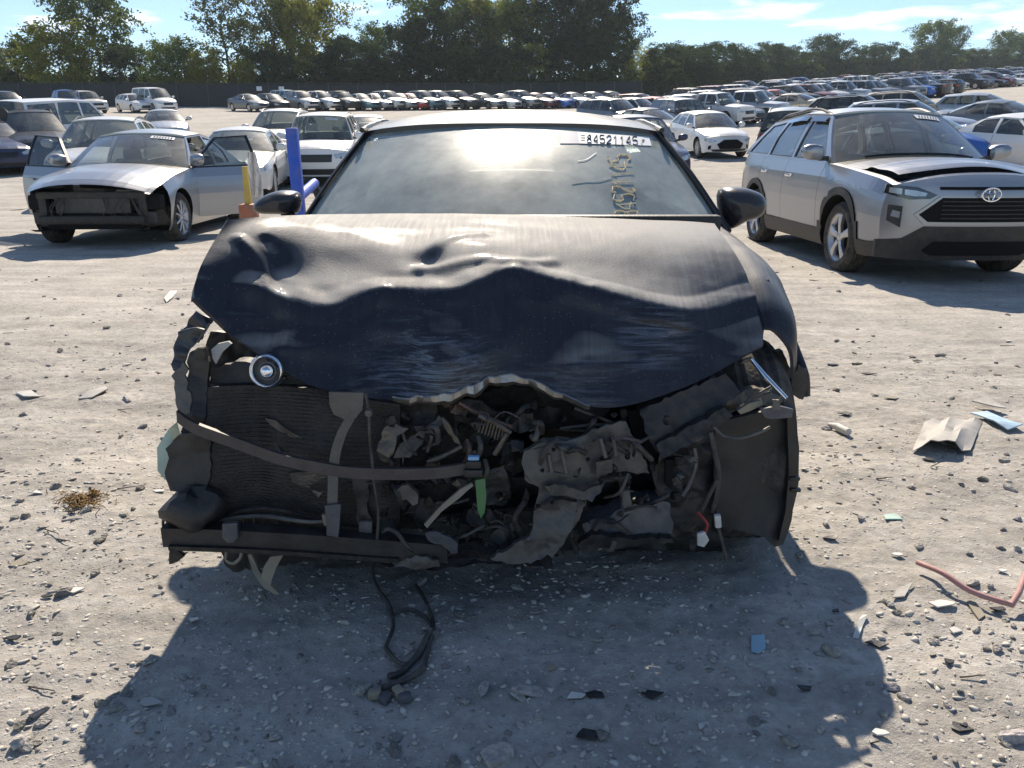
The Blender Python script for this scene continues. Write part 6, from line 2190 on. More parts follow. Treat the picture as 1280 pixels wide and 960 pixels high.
def lab(i, a, b):
    x0 = 733.5 + i * 8.15
    s_ = 1.0
    u = x0 + a * 5.4 * s_
    v = 179.6 + (u - 733) * .045 - b * 4.9
    return u, v
marks('84521145', lab, 'black_print', 1.9, .005, name='sticker_digit')
marks('F', lambda i, a, b: (801.5 + a * 4, 181.6 - b * 2.8), 'black_print', 1.3, .005, name='sticker_letter')
for k in range(3):
    ws_sheet('sticker_small_print', [(726, 169.5 + k * 3), (731, 169.8 + k * 3), (731, 171 + k * 3), (726, 170.7 + k * 3)], 'black_print', .0045, 2, 1)
# marker digits written up the glass (read with the head tilted left)
def hand(i, a, b):
    along = i * 9.8 + a * 7.4           # up the picture
    rise = b * 13.5                       # to the left
    u0 = 790 - i * 1.3
    return u0 - rise + 6, 271 - along
marks('84521145', hand, 'crayon', 1.8, .004, .08, 'marker_digit')
for q in ([(745, 192), (733, 200), (722, 202)], [(765, 222), (745, 226), (715, 228)]):
    pts = [tuple(ws_uv(u, v)[0] + ws_uv(u, v)[1] * .003) for u, v in q]
    hp(MB().tube(cr(pts, 4), .0009, 4), 'glass_scratch', [M['white_print']], hero_ws)


# ------------------------------------------------------------------ silver sedan with open doors and no bumper
SC_ = Car(open_front=True, rail=[(2.1, 1.385), (2.7, 1.425), (3.3, 1.375)], belt=[(0, .67), (.3, .76), (.9, .88), (1.5, .955), (3.2, .98), (4.3, 1.0), (4.82, .97)], top=[(0, .76), (.12, .85), (.5, .95), (1.35, 1.04), (3.9, 1.10), (4.6, 1.11), (4.82, 1.04)], no_fascia=True, side_ymin=.50, front={}, A1=2.14, ws_top=2.02, roofw=[(2.1, .60), (2.7, .62), (3.3, .58)], spokes=10, seat='seat', dash='dash_dark')
SL = Vector((-5.36, 9.98 + SC_.L / 2, 0))
SILVER = (.36, .375, .40)
sil = build_car(SC_, 'silver_sedan', 2, SILVER, tuple(SL), rad(2))
tag(sil, 'silver sedan with both front doors open and its front bumper and headlights missing', 'car')
LS = -SC_.L / 2
def sp(mb, name, mats, parent=None, smooth=35):
    o = shift(mb, LS).build(name, mats, parent or sil, smooth, color=(*SILVER, .72))
    return o
for sg in (-1, 1):
    hx, hy = sg * (SC_.xb(1.62) - .01), 1.62
    ang = (rad(58) if sg < 0 else -rad(40))
    R2 = Matrix.Translation((hx, hy, 0)) @ Matrix.Rotation(ang, 4, 'Z') @ Matrix.Translation((-hx, -hy, 0))
    def turn(mb):
        mb.v = [tuple(R2 @ Vector(p)) for p in mb.v]; return mb
    skin = SC_.open_doors[sg]
    inner = MB(); inner.v = [(x - sg * .07, y, z) for x, y, z in skin.v]; inner.f = [f[::-1] for f in skin.f]; inner.m = [0] * len(skin.f)
    d = sp(turn(skin), 'door', [M['paint']])
    sp(turn(inner), 'door_lining', [M['seat']], d)
    a = lambda q: SC_.A0 + (SC_.A1 - SC_.A0) * q
    win = SC_.default_windows()[0]
    ol = [(a(.0) + .10, .0), (SC_.B - .006, 0), (SC_.B - .016, .97), (a(.95) + .05, .97), (a(.5) + .06, .52)]
    sp(turn(SC_.panel(ol, [win], sg, thick=.04)), 'window_frame', [M['trim']], d)
    sp(turn(SC_.panel(win, [], sg, thick=0, push=-.014)), 'side_window', [M['side_glass']], d)
    sp(turn(SC_.mirror_mb(sg)), 'wing_mirror', [M['paint'], M['trim']], d)
    y = 2.50; z = SC_.bz(y) - .17; x = SC_.px(y, z)
    sp(turn(MB().bbox((sg * (x + .018), y, z), (.03, .19, .035), .012)), 'door_handle', [M['paint']], d)
# exposed nose
nz = MB()
nz.bbox((0, .34, .66), (1.36, .07, .09), .02); nz.bbox((0, .36, .30), (1.20, .08, .06), .02)
for sg in (-1, 1):
    nz.bbox((sg * .62, .36, .48), (.10, .09, .40), .02)
sp(nz, 'radiator_support', [M['black']])
sp(MB().bbox((0, .26, .36), (1.30, .07, .11), .025), 'bumper_beam', [M['dark_metal']])
A = [[(x, .33 + .01 * math.sin(x * 9 + z * 7), z) for x in np.linspace(-.46, .46, 9)] for z in np.linspace(.33, .64, 7)]
sp(MB().slab(np.array(A), (0, .04, 0)), 'radiator', [M['cast']])
for k in range(9):
    sp(MB().tube([(-.45, .322, .36 + k * .032), (.45, .322, .36 + k * .032)], .004, 4), 'radiator_tube', [M['grey_metal']])
for sg in (-1, 1):
    sp(MB().bbox((sg * .70, .47, .57), (.26, .20, .20), .05), 'headlight_pocket', [M['void']])
    sp(MB().bbox((sg * .66, .40, .38), (.20, .14, .16), .03), 'bracket', [M['black']])
    sp(MB().poly([(sg * .50, .42, .45), (sg * .80, .50, .50), (sg * .86, .60, .30), (sg * .60, .45, .24)], (0, .02, 0), 0, 3, .02, 3, .08), 'splash_liner', [M['black']])
rs_ = random.Random(4)
for k in range(10):
    x = rs_.uniform(-.6, .6)
    sp(MB().tube(cr([(x, .30, .62), (x + rs_.uniform(-.1, .1), .26, .5), (x + rs_.uniform(-.2, .2), .28, .36)], 4), .008, 5), 'loose_wire', [M['wire']])
def screen_sticker(root, c, sx=.30, col='white_print', w=.30):
    """a white lot sticker with faint printed lines at the top of a windscreen"""
    W = np.array(c.ws)
    def at(x, t):
        i = t * (W.shape[0] - 1); k = min(int(i), W.shape[0] - 2); f = i - k
        row = W[k] * (1 - f) + W[k + 1] * f
        return np.array([np.interp(x, row[:, 0], row[:, 1]), np.interp(x, row[:, 0], row[:, 2])])
    g = []
    for t in (.80, .85, .90):
        g.append([(x, at(x, t)[0] - .006, at(x, t)[1] + .006) for x in np.linspace(sx - w / 2, sx + w / 2, 6)])
    ws_ = [o for o in root.children if o.name.startswith('windscreen')][0]
    st = shift(MB().slab(np.array(g), (0, -.001, .001)), -c.L / 2).build('lot_sticker', [M[col]], ws_)
    for k in range(7):
        x = sx - w * .36 + k * w * .12
        mb = MB().tube([(x, at(x, .83)[0] - .008, at(x, .83)[1] + .009), (x + .01, at(x, .87)[0] - .008, at(x, .87)[1] + .009)], .006, 4)
        shift(mb, -c.L / 2).build('sticker_digit', [M['black_print']], ws_)
screen_sticker(sil, SC_, .36)

# ------------------------------------------------------------------ silver-grey crossover with the lifted hood
def hood_up(x, y, z):
    f = max(0.0, 1 - (y - .06) / .62)
    k = math.sin(min(1, f * 1.2) * math.pi * .5)
    lift = .060 * k * (1 - .85 * sstep(-.5, .5, x)) + .014 * math.sin(x * 6 + 1) * k
    ridge = .03 * math.exp(-((y - .62) / .10) ** 2)
    return (x * (1 - .02 * k), y + .05 * f * f, z + float(lift) + ridge)
RN = dict(patches=[
    ('headlight', [(.44, .835), (.60, .90), (.83, .925), (.845, .845), (.66, .79), (.50, .80)], 'lamp_dark', .014, .03, True),
    ('headlight_strip', [(.53, .85), (.62, .872), (.70, .88), (.70, .835), (.63, .82), (.54, .823)], 'lens', .024, .02, True),
    ('running_lamp', [(.72, .885), (.81, .895), (.81, .85), (.72, .835)], 'lens', .024, .02, True),
    ('grille_surround', sym([(.42, .825), (.61, .66), (.53, .575)]), 'chrome_grey', .016, .03, False),
    ('grille', sym([(.40, .81), (.575, .66), (.50, .597)]), 'void', .024, .03, False),
    ('upper_intake', sym([(.42, .905), (.42, .88)]), 'void', .010, .02, False),
    ('lower_bumper', sym([(.52, .555), (.68, .44), (.86, .42), (.86, .26), (.60, .245)]), 'black', .014, .04, False),
    ('lower_intake', sym([(.42, .42), (.50, .33), (.42, .29)]), 'void', .020, .02, False),
    ('fog_pocket', [(.70, .73), (.80, .74), (.80, .60), (.70, .54)], 'black', .012, .03, True),
    ('fog_light', [(.715, .68), (.77, .695), (.78, .64), (.72, .625)], 'lens', .020, .02, True)])
M['chrome_grey'] = M['paint']
RB = dict(SUVB)
RB.update(belt=[(0, .91), (.25, .97), (.9, 1.035), (1.4, 1.075), (3.0, 1.11), (4.4, 1.15), (4.60, 1.13)], top=[(0, 1.0), (.10, 1.055), (.5, 1.10), (1.3, 1.16), (4.4, 1.17), (4.60, 1.15)], Bf=.19, hw=.935, fb=[(.24, .02), (.5, -.05), (.85, -.04), (1.0, .01)], front=RN, cladding=True, hoodfn=hood_up, spokes=5, rack=True, B=2.58, Cc=3.42, seat='seat_dark', rim_r=.24)
RC = Car(**RB)
RGREY = (.30, .315, .345)
rv = build_car(RC, 'crossover', 2, RGREY, (4.20, 7.38 + RC.L / 2, 0), rad(1.5))
tag(rv, 'silver-grey crossover with a buckled hood lifted at its front edge', 'car')
# dark engine space under the lifted hood, slats and emblem
def rp_(mb, name, mats, parent=None):
    return shift(mb, -RC.L / 2).build(name, mats, parent or rv, color=(*RGREY, .72))
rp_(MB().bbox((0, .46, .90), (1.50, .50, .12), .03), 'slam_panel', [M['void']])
for k in range(5):
    z = .63 + k * .037
    rp_(MB().tube([(x, RC.yf_s(x, z) - .024, z) for x in np.linspace(-.40, .40, 9)], .006, 4), 'grille_slat', [M['black']])
ec = Vector((0, RC.yf_s(0, .83) - .05, .84))
def ell(rx, rz, dx=0, dz=0, n=29):
    return [ec + Vector((dx + rx * math.cos(a), 0, dz + rz * math.sin(a))) for a in np.linspace(0, 2 * math.pi, n)]
em = MB().tube(ell(.085, .058), .009, 6, cap=False); em.tube(ell(.026, .054), .007, 5, cap=False); em.tube(ell(.058, .022, 0, .030), .007, 5, cap=False)
rp_(em, 'emblem', [M['chrome']])
screen_sticker(rv, RC, .36)
for sg in (-1, 1):
    vs_ = MB()
    for wv in RC.default_windows()[:2]:
        ypts = [(p[0], .95) for p in wv if p[1] > .8]
        y0, y1 = min(p[0] for p in ypts), max(p[0] for p in ypts)
        g = [[tuple(np.array(RC.side(y, q)) * np.array((sg, 1, 1)) + np.array((sg * o_, 0, 0))) for y in np.linspace(y0, y1, 7)] for q, o_ in ((.97, .012), (.86, .03))]
        vs_.slab(np.array(g), (sg * .003, 0, 0))
    rp_(vs_, 'wind_deflector', [M['lamp_dark']])

# ------------------------------------------------------------------ the other cars of the lot
COLORS = {'white': (.74, .74, .73), 'silver': (.42, .44, .46), 'grey': (.20, .21, .22), 'black': (.013, .013, .015), 'dark blue': (.015, .03, .09), 'blue': (.02, .12, .45),
          'red': (.33, .02, .02), 'maroon': (.12, .012, .02), 'beige': (.42, .37, .28), 'dark green': (.02, .05, .035), 'teal': (.05, .16, .20), 'pale blue': (.28, .42, .60)}
KIND = {'sedan': 'sedan', 'coupe': 'coupe', 'hatch': 'hatchback', 'suv': 'SUV', 'boxsuv': 'boxy SUV', 'van': 'van', 'truck': 'pickup'}
CATS = {'van': 'van', 'truck': 'pickup'}
NAMES = {'sedan': 'sedan', 'coupe': 'coupe', 'hatch': 'hatchback', 'suv': 'sport_utility_car', 'boxsuv': 'boxy_utility_car', 'van': 'van', 'truck': 'pickup_truck'}
PROTO = {}
def proto(style, detail):
    k = (style, detail)
    if k not in PROTO:
        PROTO[k] = build_car(STYLES[style], NAMES[style], detail, (.5, .5, .5))
        return PROTO[k], True
    return PROTO[k], False
def put_car(style, color, x, y, rz, detail, label, group=None):
    p, first = proto(style, detail)
    o = p if first else copy_tree(p)
    c = STYLES[style]
    o.rotation_mode = 'XYZ'
    # sit on the slope
    fx, fy = math.sin(rz), -math.cos(rz)
    zf = float(terrain(x + fx * 1.4, y + fy * 1.4)); zb = float(terrain(x - fx * 1.4, y - fy * 1.4))
    zl_ = float(terrain(x - fy * .8, y + fx * .8)); zr_ = float(terrain(x + fy * .8, y - fx * .8))
    o.location = (x, y, (zf + zb) / 2)
    pit = math.atan2(zf - zb, 2.8); rol = math.atan2(zl_ - zr_, 1.6)
    R3 = Matrix.Rotation(rz, 3, 'Z') @ Matrix.Rotation(-pit, 3, 'X') @ Matrix.Rotation(-rol, 3, 'Y')
    o.rotation_euler = R3.to_euler()
    cc = COLORS[color]
    j = random.uniform(.9, 1.1)
    set_color(o, tuple(min(.8, v * j) for v in cc))
    tag(o, label, CATS.get(style, 'car'), group)
    return o
def front_at(u, y, style, rz):
    """centre of a car whose nose is at depth y in direction u"""
    c = STYLES[style]
    x = P(u, 170, y).x
    return x - math.sin(rz) * c.L / 2, y + math.cos(rz) * c.L / 2
SINGLES = [  # style, colour, u, nose depth, turn, detail, label
    ('boxsuv', 'white', 392, 20.3, 6, 1, 'white boxy SUV with blue-grey grille and roof rack facing the wreck behind the blue post'),
    ('suv', 'white', 335, 25.5, 4, 1, 'white SUV parked beside the white boxy SUV'),
    ('sedan', 'silver', 458, 27, 10, 1, 'silver sedan whose roof shows behind the white boxy SUV'),
    ('sedan', 'white', 276, 17.2, 8, 1, 'white sedan half hidden behind the open door of the silver sedan'),
    ('suv', 'white', 102, 15.8, 14, 1, 'white SUV with dusty windscreen directly behind the silver sedan'),
    ('suv', 'black', 55, 24, 35, 1, 'black SUV with a glinting hood behind the white SUV'),
    ('sedan', 'grey', 24, 29, 60, 1, 'grey sedan behind the black SUV'),
    ('sedan', 'dark blue', 2, 23, 40, 1, 'dark blue sedan beside the black SUV'),
    ('van', 'white', 140, 31, 168, 1, 'white cargo van with black bumper parts at its side'),
    ('coupe', 'silver', 212, 35, 25, 1, 'silver coupe with crumpled rear beside the white cargo van'),
    ('suv', 'dark blue', 826, 18.9, 6, 1, 'dusty dark SUV with beige windscreen standing behind the wreck'),
    ('hatch', 'white', 914, 28.0, 8, 1, 'small white hatchback with a large black hexagonal grille'),
    ('boxsuv', 'grey', 992, 27.5, 160, 1, 'wrecked grey SUV with torn flank between the white hatchback and the crossover'),
    ('boxsuv', 'grey', 880, 38, 15, 1, 'grey boxy SUV behind the white hatchback'),
    ('sedan', 'black', 858, 34, 30, 1, 'black sedan with open hood behind the dusty dark SUV'),
    ('sedan', 'silver', 1238, 13.2, 12, 1, 'dusty silver sedan standing right behind the crossover'),
    ('sedan', 'beige', 1206, 18.5, 15, 1, 'dusty beige sedan behind the silver sedan'),
    ('sedan', 'blue', 1268, 22.5, 40, 1, 'blue sedan with a yellow paper behind its windscreen'),
    ('suv', 'silver', 1222, 29.0, 65, 1, 'silver SUV seen from its side behind the blue sedan'),
    ('suv', 'black', 1142, 36.5, 60, 1, 'black SUV with pale roof behind the crossover'),
    ('suv', 'beige', 1196, 40, 65, 1, 'beige SUV behind the silver side-on SUV'),
    ('sedan', 'pale blue', 1182, 33, 45, 1, 'pale blue sedan between the black and the silver SUVs'),
    ('hatch', 'silver', 1290, 38, 55, 1, 'silver hatchback at the edge of the lot behind the blue sedan'),
    ('sedan', 'grey', 1340, 30, 40, 1, 'grey sedan beyond the blue sedan'),
    ('sedan', 'white', 1400, 20, 20, 1, 'white sedan beside the dusty silver sedan'),
]
for st, co, u, y, rz, dt, lb in SINGLES:
    x_, y_ = front_at(u, y, st, rad(rz))
    put_car(st, co, x_, y_, rad(rz), dt, lb)
FARROW = [(12, 'suv', 'black'), (84, 'truck', 'blue'), (110, 'boxsuv', 'white'), (170, 'hatch', 'white'), (195, 'van', 'white'), (312, 'sedan', 'grey'), (341, 'hatch', 'black'),
          (378, 'suv', 'silver'), (402, 'suv', 'silver'), (428, 'suv', 'black'), (452, 'sedan', 'teal'), (470, 'sedan', 'grey'), (486, 'suv', 'silver'), (501, 'sedan', 'grey'), (514, 'sedan', 'red'),
          (530, 'suv', 'teal'), (549, 'suv', 'silver'), (574, 'suv', 'black'), (604, 'sedan', 'grey'), (628, 'coupe', 'white'), (652, 'suv', 'grey'), (671, 'sedan', 'maroon'), (690, 'sedan', 'blue'), (716, 'sedan', 'white'), (742, 'sedan', 'silver'), (764, 'sedan', 'black'),
          (-18, 'suv', 'silver'), (-60, 'sedan', 'black'), (-110, 'sedan', 'white'), (-150, 'suv', 'grey'), (362, 'boxsuv', 'pale blue')]
UNIQ = {}
def far_label(color, style, where):
    k = f'{color} {KIND[style]} {where}'
    return k
for u, st, co in FARROW:
    y = 67 + max(0, u) * .024 + (5 if co == 'pale blue' else 0)
    rz = rad(46 + random.uniform(-5, 5))
    lb = far_label(co, st, 'parked in the long row along the dark fence')
    put_car(st, co, P(u, 140, y).x, y, rz, 0, lb, 'cars in the row along the fence')
ROWS = [  # u0, d0, u1, d1, count, where
    (772, 44, 985, 54, 11, 'in the nearest row behind the wreck'),
    (800, 57, 1175, 80, 22, 'in the second row before the dark wood'),
    (850, 74, 1270, 104, 24, 'in the third row before the dark wood'),
    (930, 98, 1330, 138, 25, 'in the fourth row up the slope'),
    (1000, 124, 1340, 170, 24, 'in the fifth row up the slope'),
    (1060, 150, 1345, 200, 23, 'in the sixth row up the slope'),
    (1130, 182, 1345, 236, 21, 'in the farthest row up the slope'),
]
rc_ = random.Random(99)
for u0, d0, u1, d1, n, where in ROWS:
    a, b = P(u0, 130, d0), P(u1, 110, d1)
    for k in range(n):
        if rc_.random() < .07: continue
        t = (k + rc_.uniform(-.18, .18)) / (n - 1)
        x_, y_ = a.x + (b.x - a.x) * t, a.y + (b.y - a.y) * t
        st = rc_.choice(['sedan', 'sedan', 'suv', 'suv', 'suv', 'hatch', 'coupe', 'boxsuv', 'truck', 'hatch'] if d0 > 50 else ['sedan', 'suv', 'coupe', 'sedan', 'truck', 'suv'])
        co = rc_.choice(['white', 'white', 'white', 'silver', 'silver', 'silver', 'grey', 'grey', 'black', 'black', 'dark blue', 'red', 'maroon', 'beige', 'blue', 'pale blue'])
        put_car(st, co, x_, y_, rad(42 + rc_.uniform(-10, 10) + (180 if rc_.random() < .15 else 0)), 0, far_label(co, st, where), 'cars ' + where)
# details on single cars
for o in list(COL.objects):
    lb = o.get('label', '')
    if lb.startswith('blue sedan with a yellow paper'):
        q = MB().bbox((0, 0, 0), (.32, .02, .16), .004).build('windscreen_paper', [simple('yellow_paper', (.75, .65, .08), .7)], o)
        q.location = (.25, -.62, 1.14); q.rotation_euler = (rad(-55), 0, 0)
    if lb.startswith('white cargo van'): VAN_O = o
    if lb.startswith('white boxy SUV with'):
        c = BOXSUV
        shift(MB().bbox((0, .10, .72), (1.3, .10, .05), .02), -c.L / 2).build('bumper_trim', [M['black']], o)
        screen_sticker(o, c, .3)
    if lb.startswith('small white hatchback'):
        c = HATCH
        shift(c.fpatch(sym([(.22, .64), (.46, .50), (.36, .34)]), .02, .03), -c.L / 2).build('hex_grille', [M['void']], o)
        for sg in (-1, 1): shift(c.fpatch([(sg * .62, .46), (sg * .70, .44), (sg * .70, .32), (sg * .64, .34)], .02, .03), -c.L / 2).build('fog_pocket', [M['void']], o)
    if lb.startswith('dusty dark SUV with'):
        c = SUV
        for k in range(4):
            z = .64 + .045 * k
            shift(MB().tube([(x, c.yf_s(x, z) - .02, z) for x in np.linspace(-.4, .4, 7)], .008, 5), -c.L / 2).build('grille_slat', [M['chrome']], o)
bp0 = VAN_O.location
for k in range(3):
    r_ = random.Random(k)
    pts = [(0, 0, .02), (.15, .05, .7), (.1, .02, 1.3), (-.12, 0, 1.75)] if k < 2 else [(-.6, 0, .05), (-.2, -.12, .7), (.3, -.12, 1.0), (.8, 0, 1.3)]
    o = MB().ribbon([p for p in cr(pts, 5)], (.28, 0, .03), (0, .05, 0)).build('bumper_cover', M['black'])
    x_, y_ = bp0.x - .4 + k * .5, bp0.y - 3.1 - .2 * k
    o.location = (x_, y_, float(terrain(x_, y_)))
    o.rotation_euler = (0, rad(-12 + 12 * k), rad(20 * k))
    tag(o, ('tall black bumper cover standing upright beside the white cargo van', 'curved black bumper cover leaning over beside the white cargo van', 'long black bumper cover slanting across in front of the white cargo van')[k], 'bumper', 'loose bumper covers by the van')

# ------------------------------------------------------------------ posts behind the wreck
pt = P(364.5, 160, 6.6); pb = P(374.8, 266, 6.6)
base = pb + (pb - pt) * ((pb.z - 0.0) / (pt.z - pb.z))
root = empty('steel_post', (base.x, base.y, 0))
tag(root, 'bright blue painted steel post leaning slightly beside the wreck', 'post')
loc = Vector((base.x, base.y, 0))
def rel(*ps): return [Vector(p) - loc for p in ps]
MB().bbox((0, 0, .012), (.36, .36, .024), .006).build('base_plate', M['blue_paint'], root)
tdir = (pt - base)
bx = MB()
ax = tdir.normalized(); rot = ax.to_track_quat('Z', 'Y').to_matrix()
bx.bbox(tdir / 2, (.085, .085, tdir.length), .008, rot=rot)
MB.build(bx, 'upright', M['blue_paint'], root)
b0, b1 = P(393, 229, 7.3), P(374, 246, 6.7)
MB().tube(rel(b0, b1, b1 + (b1 - b0) * .15), .042, 12).build('slanting_tube', M['blue_paint'], root, 40)
MB().tube(rel(b0 + (b1 - b0) * .05, Vector((b0.x + .25, b0.y + .2, 0.02))), .035, 10).build('brace', M['black'], root, 40)
yp = P(311, 262, 7.9)
root = empty('yellow_pole', (yp.x, yp.y, 0))
tag(root, 'yellow pole in an orange foot with a white rag tied to it', 'pole')
loc = Vector((yp.x, yp.y, 0))
MB().bbox((0, 0, yp.z / 2 + .33), (.055, .045, yp.z - .10), .006).build('pole', M['yellow_paint'], root)
top = P(309, 208, 7.9); MB().bbox((0, 0, (top.z + .75) / 2), (.05, .04, top.z - .75), .006).build('pole_top', M['yellow_paint'], root)
MB().bbox((0, 0, .36), (.16, .14, .72), .02).build('foot', M['orange_paint'], root)
rg_ = []
for i, v in enumerate(np.linspace(190, 246, 9)):
    w_ = (9, 11, 13, 15, 16, 15, 15, 13, 12)[i]
    c_ = (314, 315, 316, 317, 319, 320, 321, 322, 322)[i]
    rg_.append([tuple(P(c_ - w_ / 2 + w_ * j / 6, v, 7.84 + .03 * math.sin(j * 1.9 + i * .8)) - loc) for j in range(7)])
MB().slab(np.array(rg_), (0, .008, 0)).build('rag', M['cloth_white'], root, 60)

# ------------------------------------------------------------------ litter on the ground
def lay(u, v, dz=.0):
    x, y = G_fast(u, v)
    return Vector((x, y, float(ground_z(x, y)) + dz))
def litter(name, mb, mat, label, cat, group=None, smooth=35):
    vs = np.array(mb.v); c = vs.mean(0); c[2] = vs[:, 2].min()
    mb.v = [tuple(p) for p in vs - c]
    o = mb.build(name, mat, None, smooth); o.location = c
    return tag(o, label, cat, group)
M['pink'] = simple('faded_pink_plastic', (.42, .21, .20), .6, var=.25, dust=.5)
M['sheet_grey'] = simple('weathered_sheet', (.36, .345, .32), .7, var=.25, vscale=12, bump=.3, bscale=30)
M['blue_pale'] = simple('pale_blue_print', (.36, .50, .62), .5, var=.5, vscale=20)
M['straw'] = simple('dry_straw', (.24, .15, .06), .9, var=.3)
M['mint'] = simple('pale_green_plastic', (.40, .55, .48), .5)
M['sky_chip'] = simple('pale_blue_chip', (.28, .44, .52), .5)
pk = [lay(1145, 716, .03), lay(1175, 736, .035), lay(1210, 752, .03), lay(1262, 768, .03), lay(1270, 758, .04), lay(1279, 735, .05)]
litter('plastic_rod', MB().tube(cr(pk[:4], 5) + [pk[4], pk[5]], .0085, 8), M['pink'], 'bent faded pink plastic rod lying on the gravel', 'rod', smooth=60)
g = []
for i, v in enumerate(np.linspace(533, 568, 6)):
    row = []
    for j, u in enumerate(np.linspace(1140, 1212, 8)):
        p = lay(u + (5 - i) * 3, v)
        arch = .055 * math.sin(math.pi * min(1, j / 7 * 1.05)) * (.35 + .13 * i)
        row.append((p.x, p.y, p.z + .008 + arch + .009 * math.sin(j * 2.4 + i * .6) + .01 * float(vnoise(p.x * 31, p.y * 31, 12))))
    g.append(row)
litter('bent_sheet', MB().slab(np.array(g), (0, 0, .004)), M['sheet_grey'], 'curled grey sheet of scrap arched over the gravel', 'scrap sheet')
def flat(name, pix, mat, label, cat, h=.02, tilt=.02, group=None, th=.006):
    pts = []
    for i, (u, v) in enumerate(pix):
        p = lay(u, v); pts.append(p + Vector((0, 0, h + tilt * (i % 2))))
    return litter(name, MB().poly(pts, (0, 0, -th), 0, 2, .004, 3, .05), M[mat], label, cat, group)
flat('printed_card', [(1212, 523), (1232, 524), (1262, 536), (1276, 543), (1258, 546), (1240, 540)], 'blue_pale', 'pale blue and white printed card lying on the gravel', 'card', .02, .015)
flat('beige_strip', [(1214, 508), (1232, 506), (1256, 516), (1240, 520)], 'sheet_grey', 'small beige scrap strip beside the printed card', 'scrap', .03, .02)
litter('crushed_cup', MB().tube([lay(1036, 533, .02), lay(1046, 537, .022), lay(1060, 545, .02)], [.010, .018, .017], 10), M['white_plastic'], 'crushed white plastic cup lying beside the wreck', 'cup', smooth=50)
flat('white_strip', [(1066, 797), (1072, 780), (1078, 770), (1084, 772), (1078, 784), (1073, 798)], 'white_plastic', 'curved white plastic strip at the edge of the wreck shadow', 'plastic', .006, .006, th=.004)
flat('blue_chip', [(939, 797), (956, 794), (957, 812), (948, 818), (939, 815)], 'sky_chip', 'light blue plastic chip lying in the wreck shadow', 'plastic', .006, .002, th=.004)
flat('green_chip', [(1104, 648), (1118, 648), (1128, 653), (1106, 655)], 'mint', 'pale green plastic chip on the sunlit gravel', 'plastic', .006, .004, th=.004)
flat('tan_tag', [(1208, 756), (1216, 753), (1231, 772), (1223, 779)], 'cream', 'tan plastic tag lying under the pink rod', 'plastic', .006, .002, th=.004)
flat('grey_flake', [(1120, 742), (1140, 736), (1130, 750), (1115, 752)], 'sheet_grey', 'grey flake of plastic left of the pink rod', 'plastic', .008, .004, th=.004)
flat('white_shard', [(205, 372), (213, 366), (222, 365), (216, 372), (208, 377)], 'white_plastic', 'long white shard on the gravel behind the wreck corner', 'plastic', .01, .004)
flat('white_shard', [(204, 548), (222, 538), (224, 546)], 'white_plastic', 'white triangular shard by the crushed left corner', 'plastic', .01, .004)
flat('grey_board', [(98, 500), (112, 494), (132, 488), (136, 492), (116, 500)], 'sheet_grey', 'thin grey board splinter in the gravel left of the wreck', 'plastic', .01, .01)
flat('white_splinter', [(20, 492), (40, 493), (50, 498), (30, 498)], 'white_plastic', 'pale curved splinter on the gravel far left of the wreck', 'plastic', .01, .01)
sp_ = MB()
for (u, v, r, n_) in ((100, 632, 26, 240), (118, 622, 14, 80)):
    for k in range(n_):
        a = random.uniform(0, 6.28); q = abs(random.gauss(0, .5)) * r
        p = lay(u + q * 1.2 * math.cos(a), v + q * .55 * math.sin(a), .004 + .022 * max(0, 1 - q / r) * random.random())
        d = Vector((random.gauss(0, 1), random.gauss(0, 1), random.gauss(0, .4))).normalized() * random.uniform(.008, .02)
        sp_.tube([p - d, p + Vector((0, 0, .004)), p + d], .0016, 3)
o = litter('straw_clump', sp_, M['straw'], 'brown clump of dry straw on the gravel', 'straw'); kind(o, 'stuff')
# wiring harness torn off and lying before the nose
wh = empty('wiring_harness', lay(500, 800))
tag(wh, 'torn black wiring harness lying in the shadow before the wreck', 'wiring')
for k, pts in enumerate(([(462, 712), (468, 735), (486, 760), (492, 790), (482, 815)], [(520, 735), (533, 760), (542, 785), (538, 812), (530, 838)], [(490, 775), (510, 768), (530, 775), (540, 790)], [(482, 815), (500, 835), (520, 828), (535, 810)], [(530, 838), (515, 850), (495, 855), (478, 862)], [(536, 800), (524, 822), (502, 842), (486, 850)])):
    q = [lay(u, v, .010 + .006 * (i % 2)) - wh.location for i, (u, v) in enumerate(pts)]
    if k == 0: q[0] = q[0] + Vector((0, .02, .10))
    MB().tube(cr(q, 5), .0055 if k < 4 else .009, 6).build('cable', M['wire'], wh, 60)
for k, (u, v) in enumerate(((468, 868), (482, 872), (498, 866), (506, 872))):
    MB().bbox(lay(u, v, .012) - wh.location, (.03, .022, .02), .004, Matrix.Rotation(k * 1.1, 3, 'Z')).build('connector', M['bluegrey'] if k % 2 else M['cream'], wh)
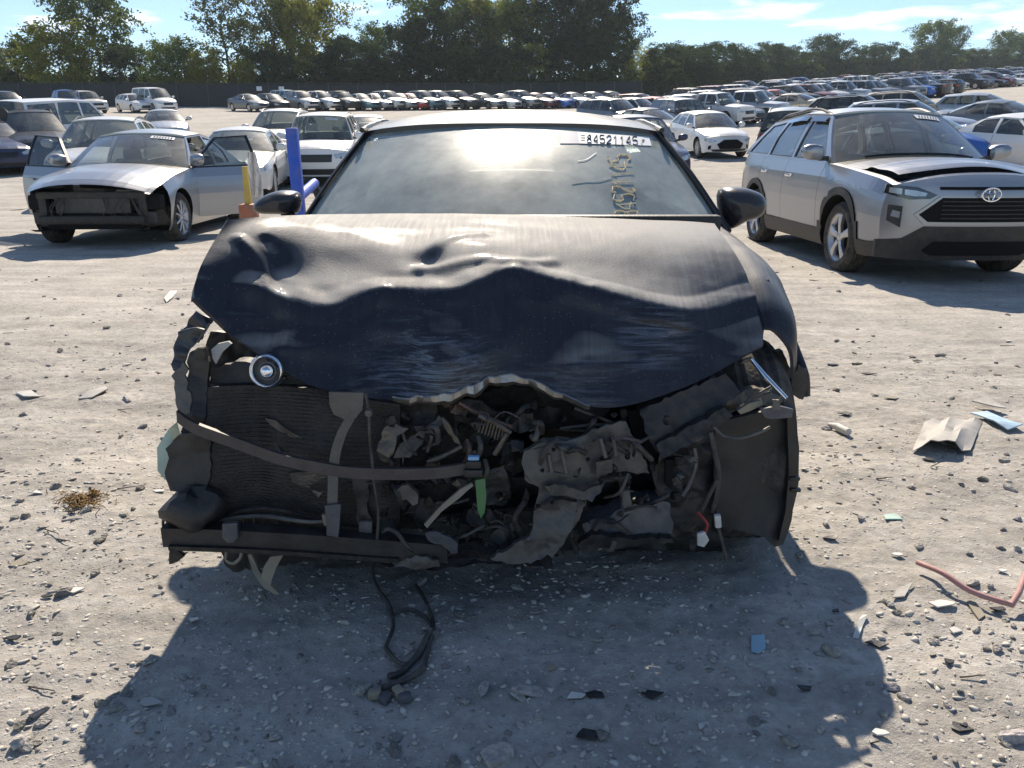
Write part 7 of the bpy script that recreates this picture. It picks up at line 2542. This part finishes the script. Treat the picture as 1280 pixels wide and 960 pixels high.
# scattered small plastic and metal bits
bits = []
rb_ = random.Random(31)
for k in range(60):
    u = rb_.choice([rb_.uniform(0, 230), rb_.uniform(1000, 1280), rb_.uniform(100, 1150)]); v = rb_.uniform(330, 940)
    if 215 < u < 990 and v < 720: continue
    c = lay(u, v)
    s_ = rb_.uniform(.006, .016) * (1 + .1 * c.y)
    k_ = rb_.randint(4, 6); a0 = rb_.uniform(0, 6)
    pts = [c + Vector((s_ * rb_.uniform(.5, 1.5) * math.cos(a0 + 6.28 * i / k_) * 1.6, s_ * rb_.uniform(.5, 1.2) * math.sin(a0 + 6.28 * i / k_), .006 + rb_.uniform(0, .006))) for i in range(k_)]
    mt = rb_.choice(['white_plastic', 'black', 'black', 'black', 'sheet_grey', 'white_plastic', 'cream'])
    lb = {'white_plastic': 'small white plastic splinter lying on the gravel', 'black': 'small black plastic splinter lying on the gravel', 'sheet_grey': 'small grey plastic splinter lying on the gravel', 'cream': 'small tan plastic splinter lying on the gravel'}[mt]
    litter('splinter', MB().poly(pts, (0, 0, -.004)), M[mt], lb, 'splinter', lb + 's')
# twigs
for k in range(14):
    u = rb_.choice([rb_.uniform(0, 230), rb_.uniform(1010, 1280)]); v = rb_.uniform(340, 930)
    c = lay(u, v, .006); a = rb_.uniform(-.6, .6); ln = rb_.uniform(.03, .10)
    q = [c + Vector((math.cos(a) * ln * t, math.sin(a) * ln * t, .004 * math.sin(t * 3) + .002)) for t in (-.5, -.1, .2, .5)]
    litter('twig', MB().tube(cr(q, 3), [.0025, .0015], 5), M['bark'], 'thin dry twig lying on the gravel', 'twig', 'twigs on the gravel', 60)

# ------------------------------------------------------------------ the thin haze of the afternoon
hz = MB()
hz.box((60, 330, 22.0), (1400, 900, 70.0))
ho = hz.build('haze', None, smooth=0) if False else None
me = bpy.data.meshes.new('haze'); me.from_pydata(hz.v, [], hz.f); me.update()
ho = bpy.data.objects.new('haze', me); COL.objects.link(ho)
hm = bpy.data.materials.new('thin_haze'); hm.use_nodes = True
hn, hl_ = hm.node_tree.nodes, hm.node_tree.links
hn.clear()
h_o = hn.new('ShaderNodeOutputMaterial'); h_v = hn.new('ShaderNodeVolumePrincipled')
h_v.inputs['Color'].default_value = (.72, .86, 1.0, 1)
h_v.inputs['Density'].default_value = 0.00022
h_v.inputs['Anisotropy'].default_value = .45
hl_.new(h_v.outputs[0], h_o.inputs['Volume'])
me.materials.append(hm)
tag(kind(ho, 'stuff'), 'thin pale haze in the air over the lot', 'haze')
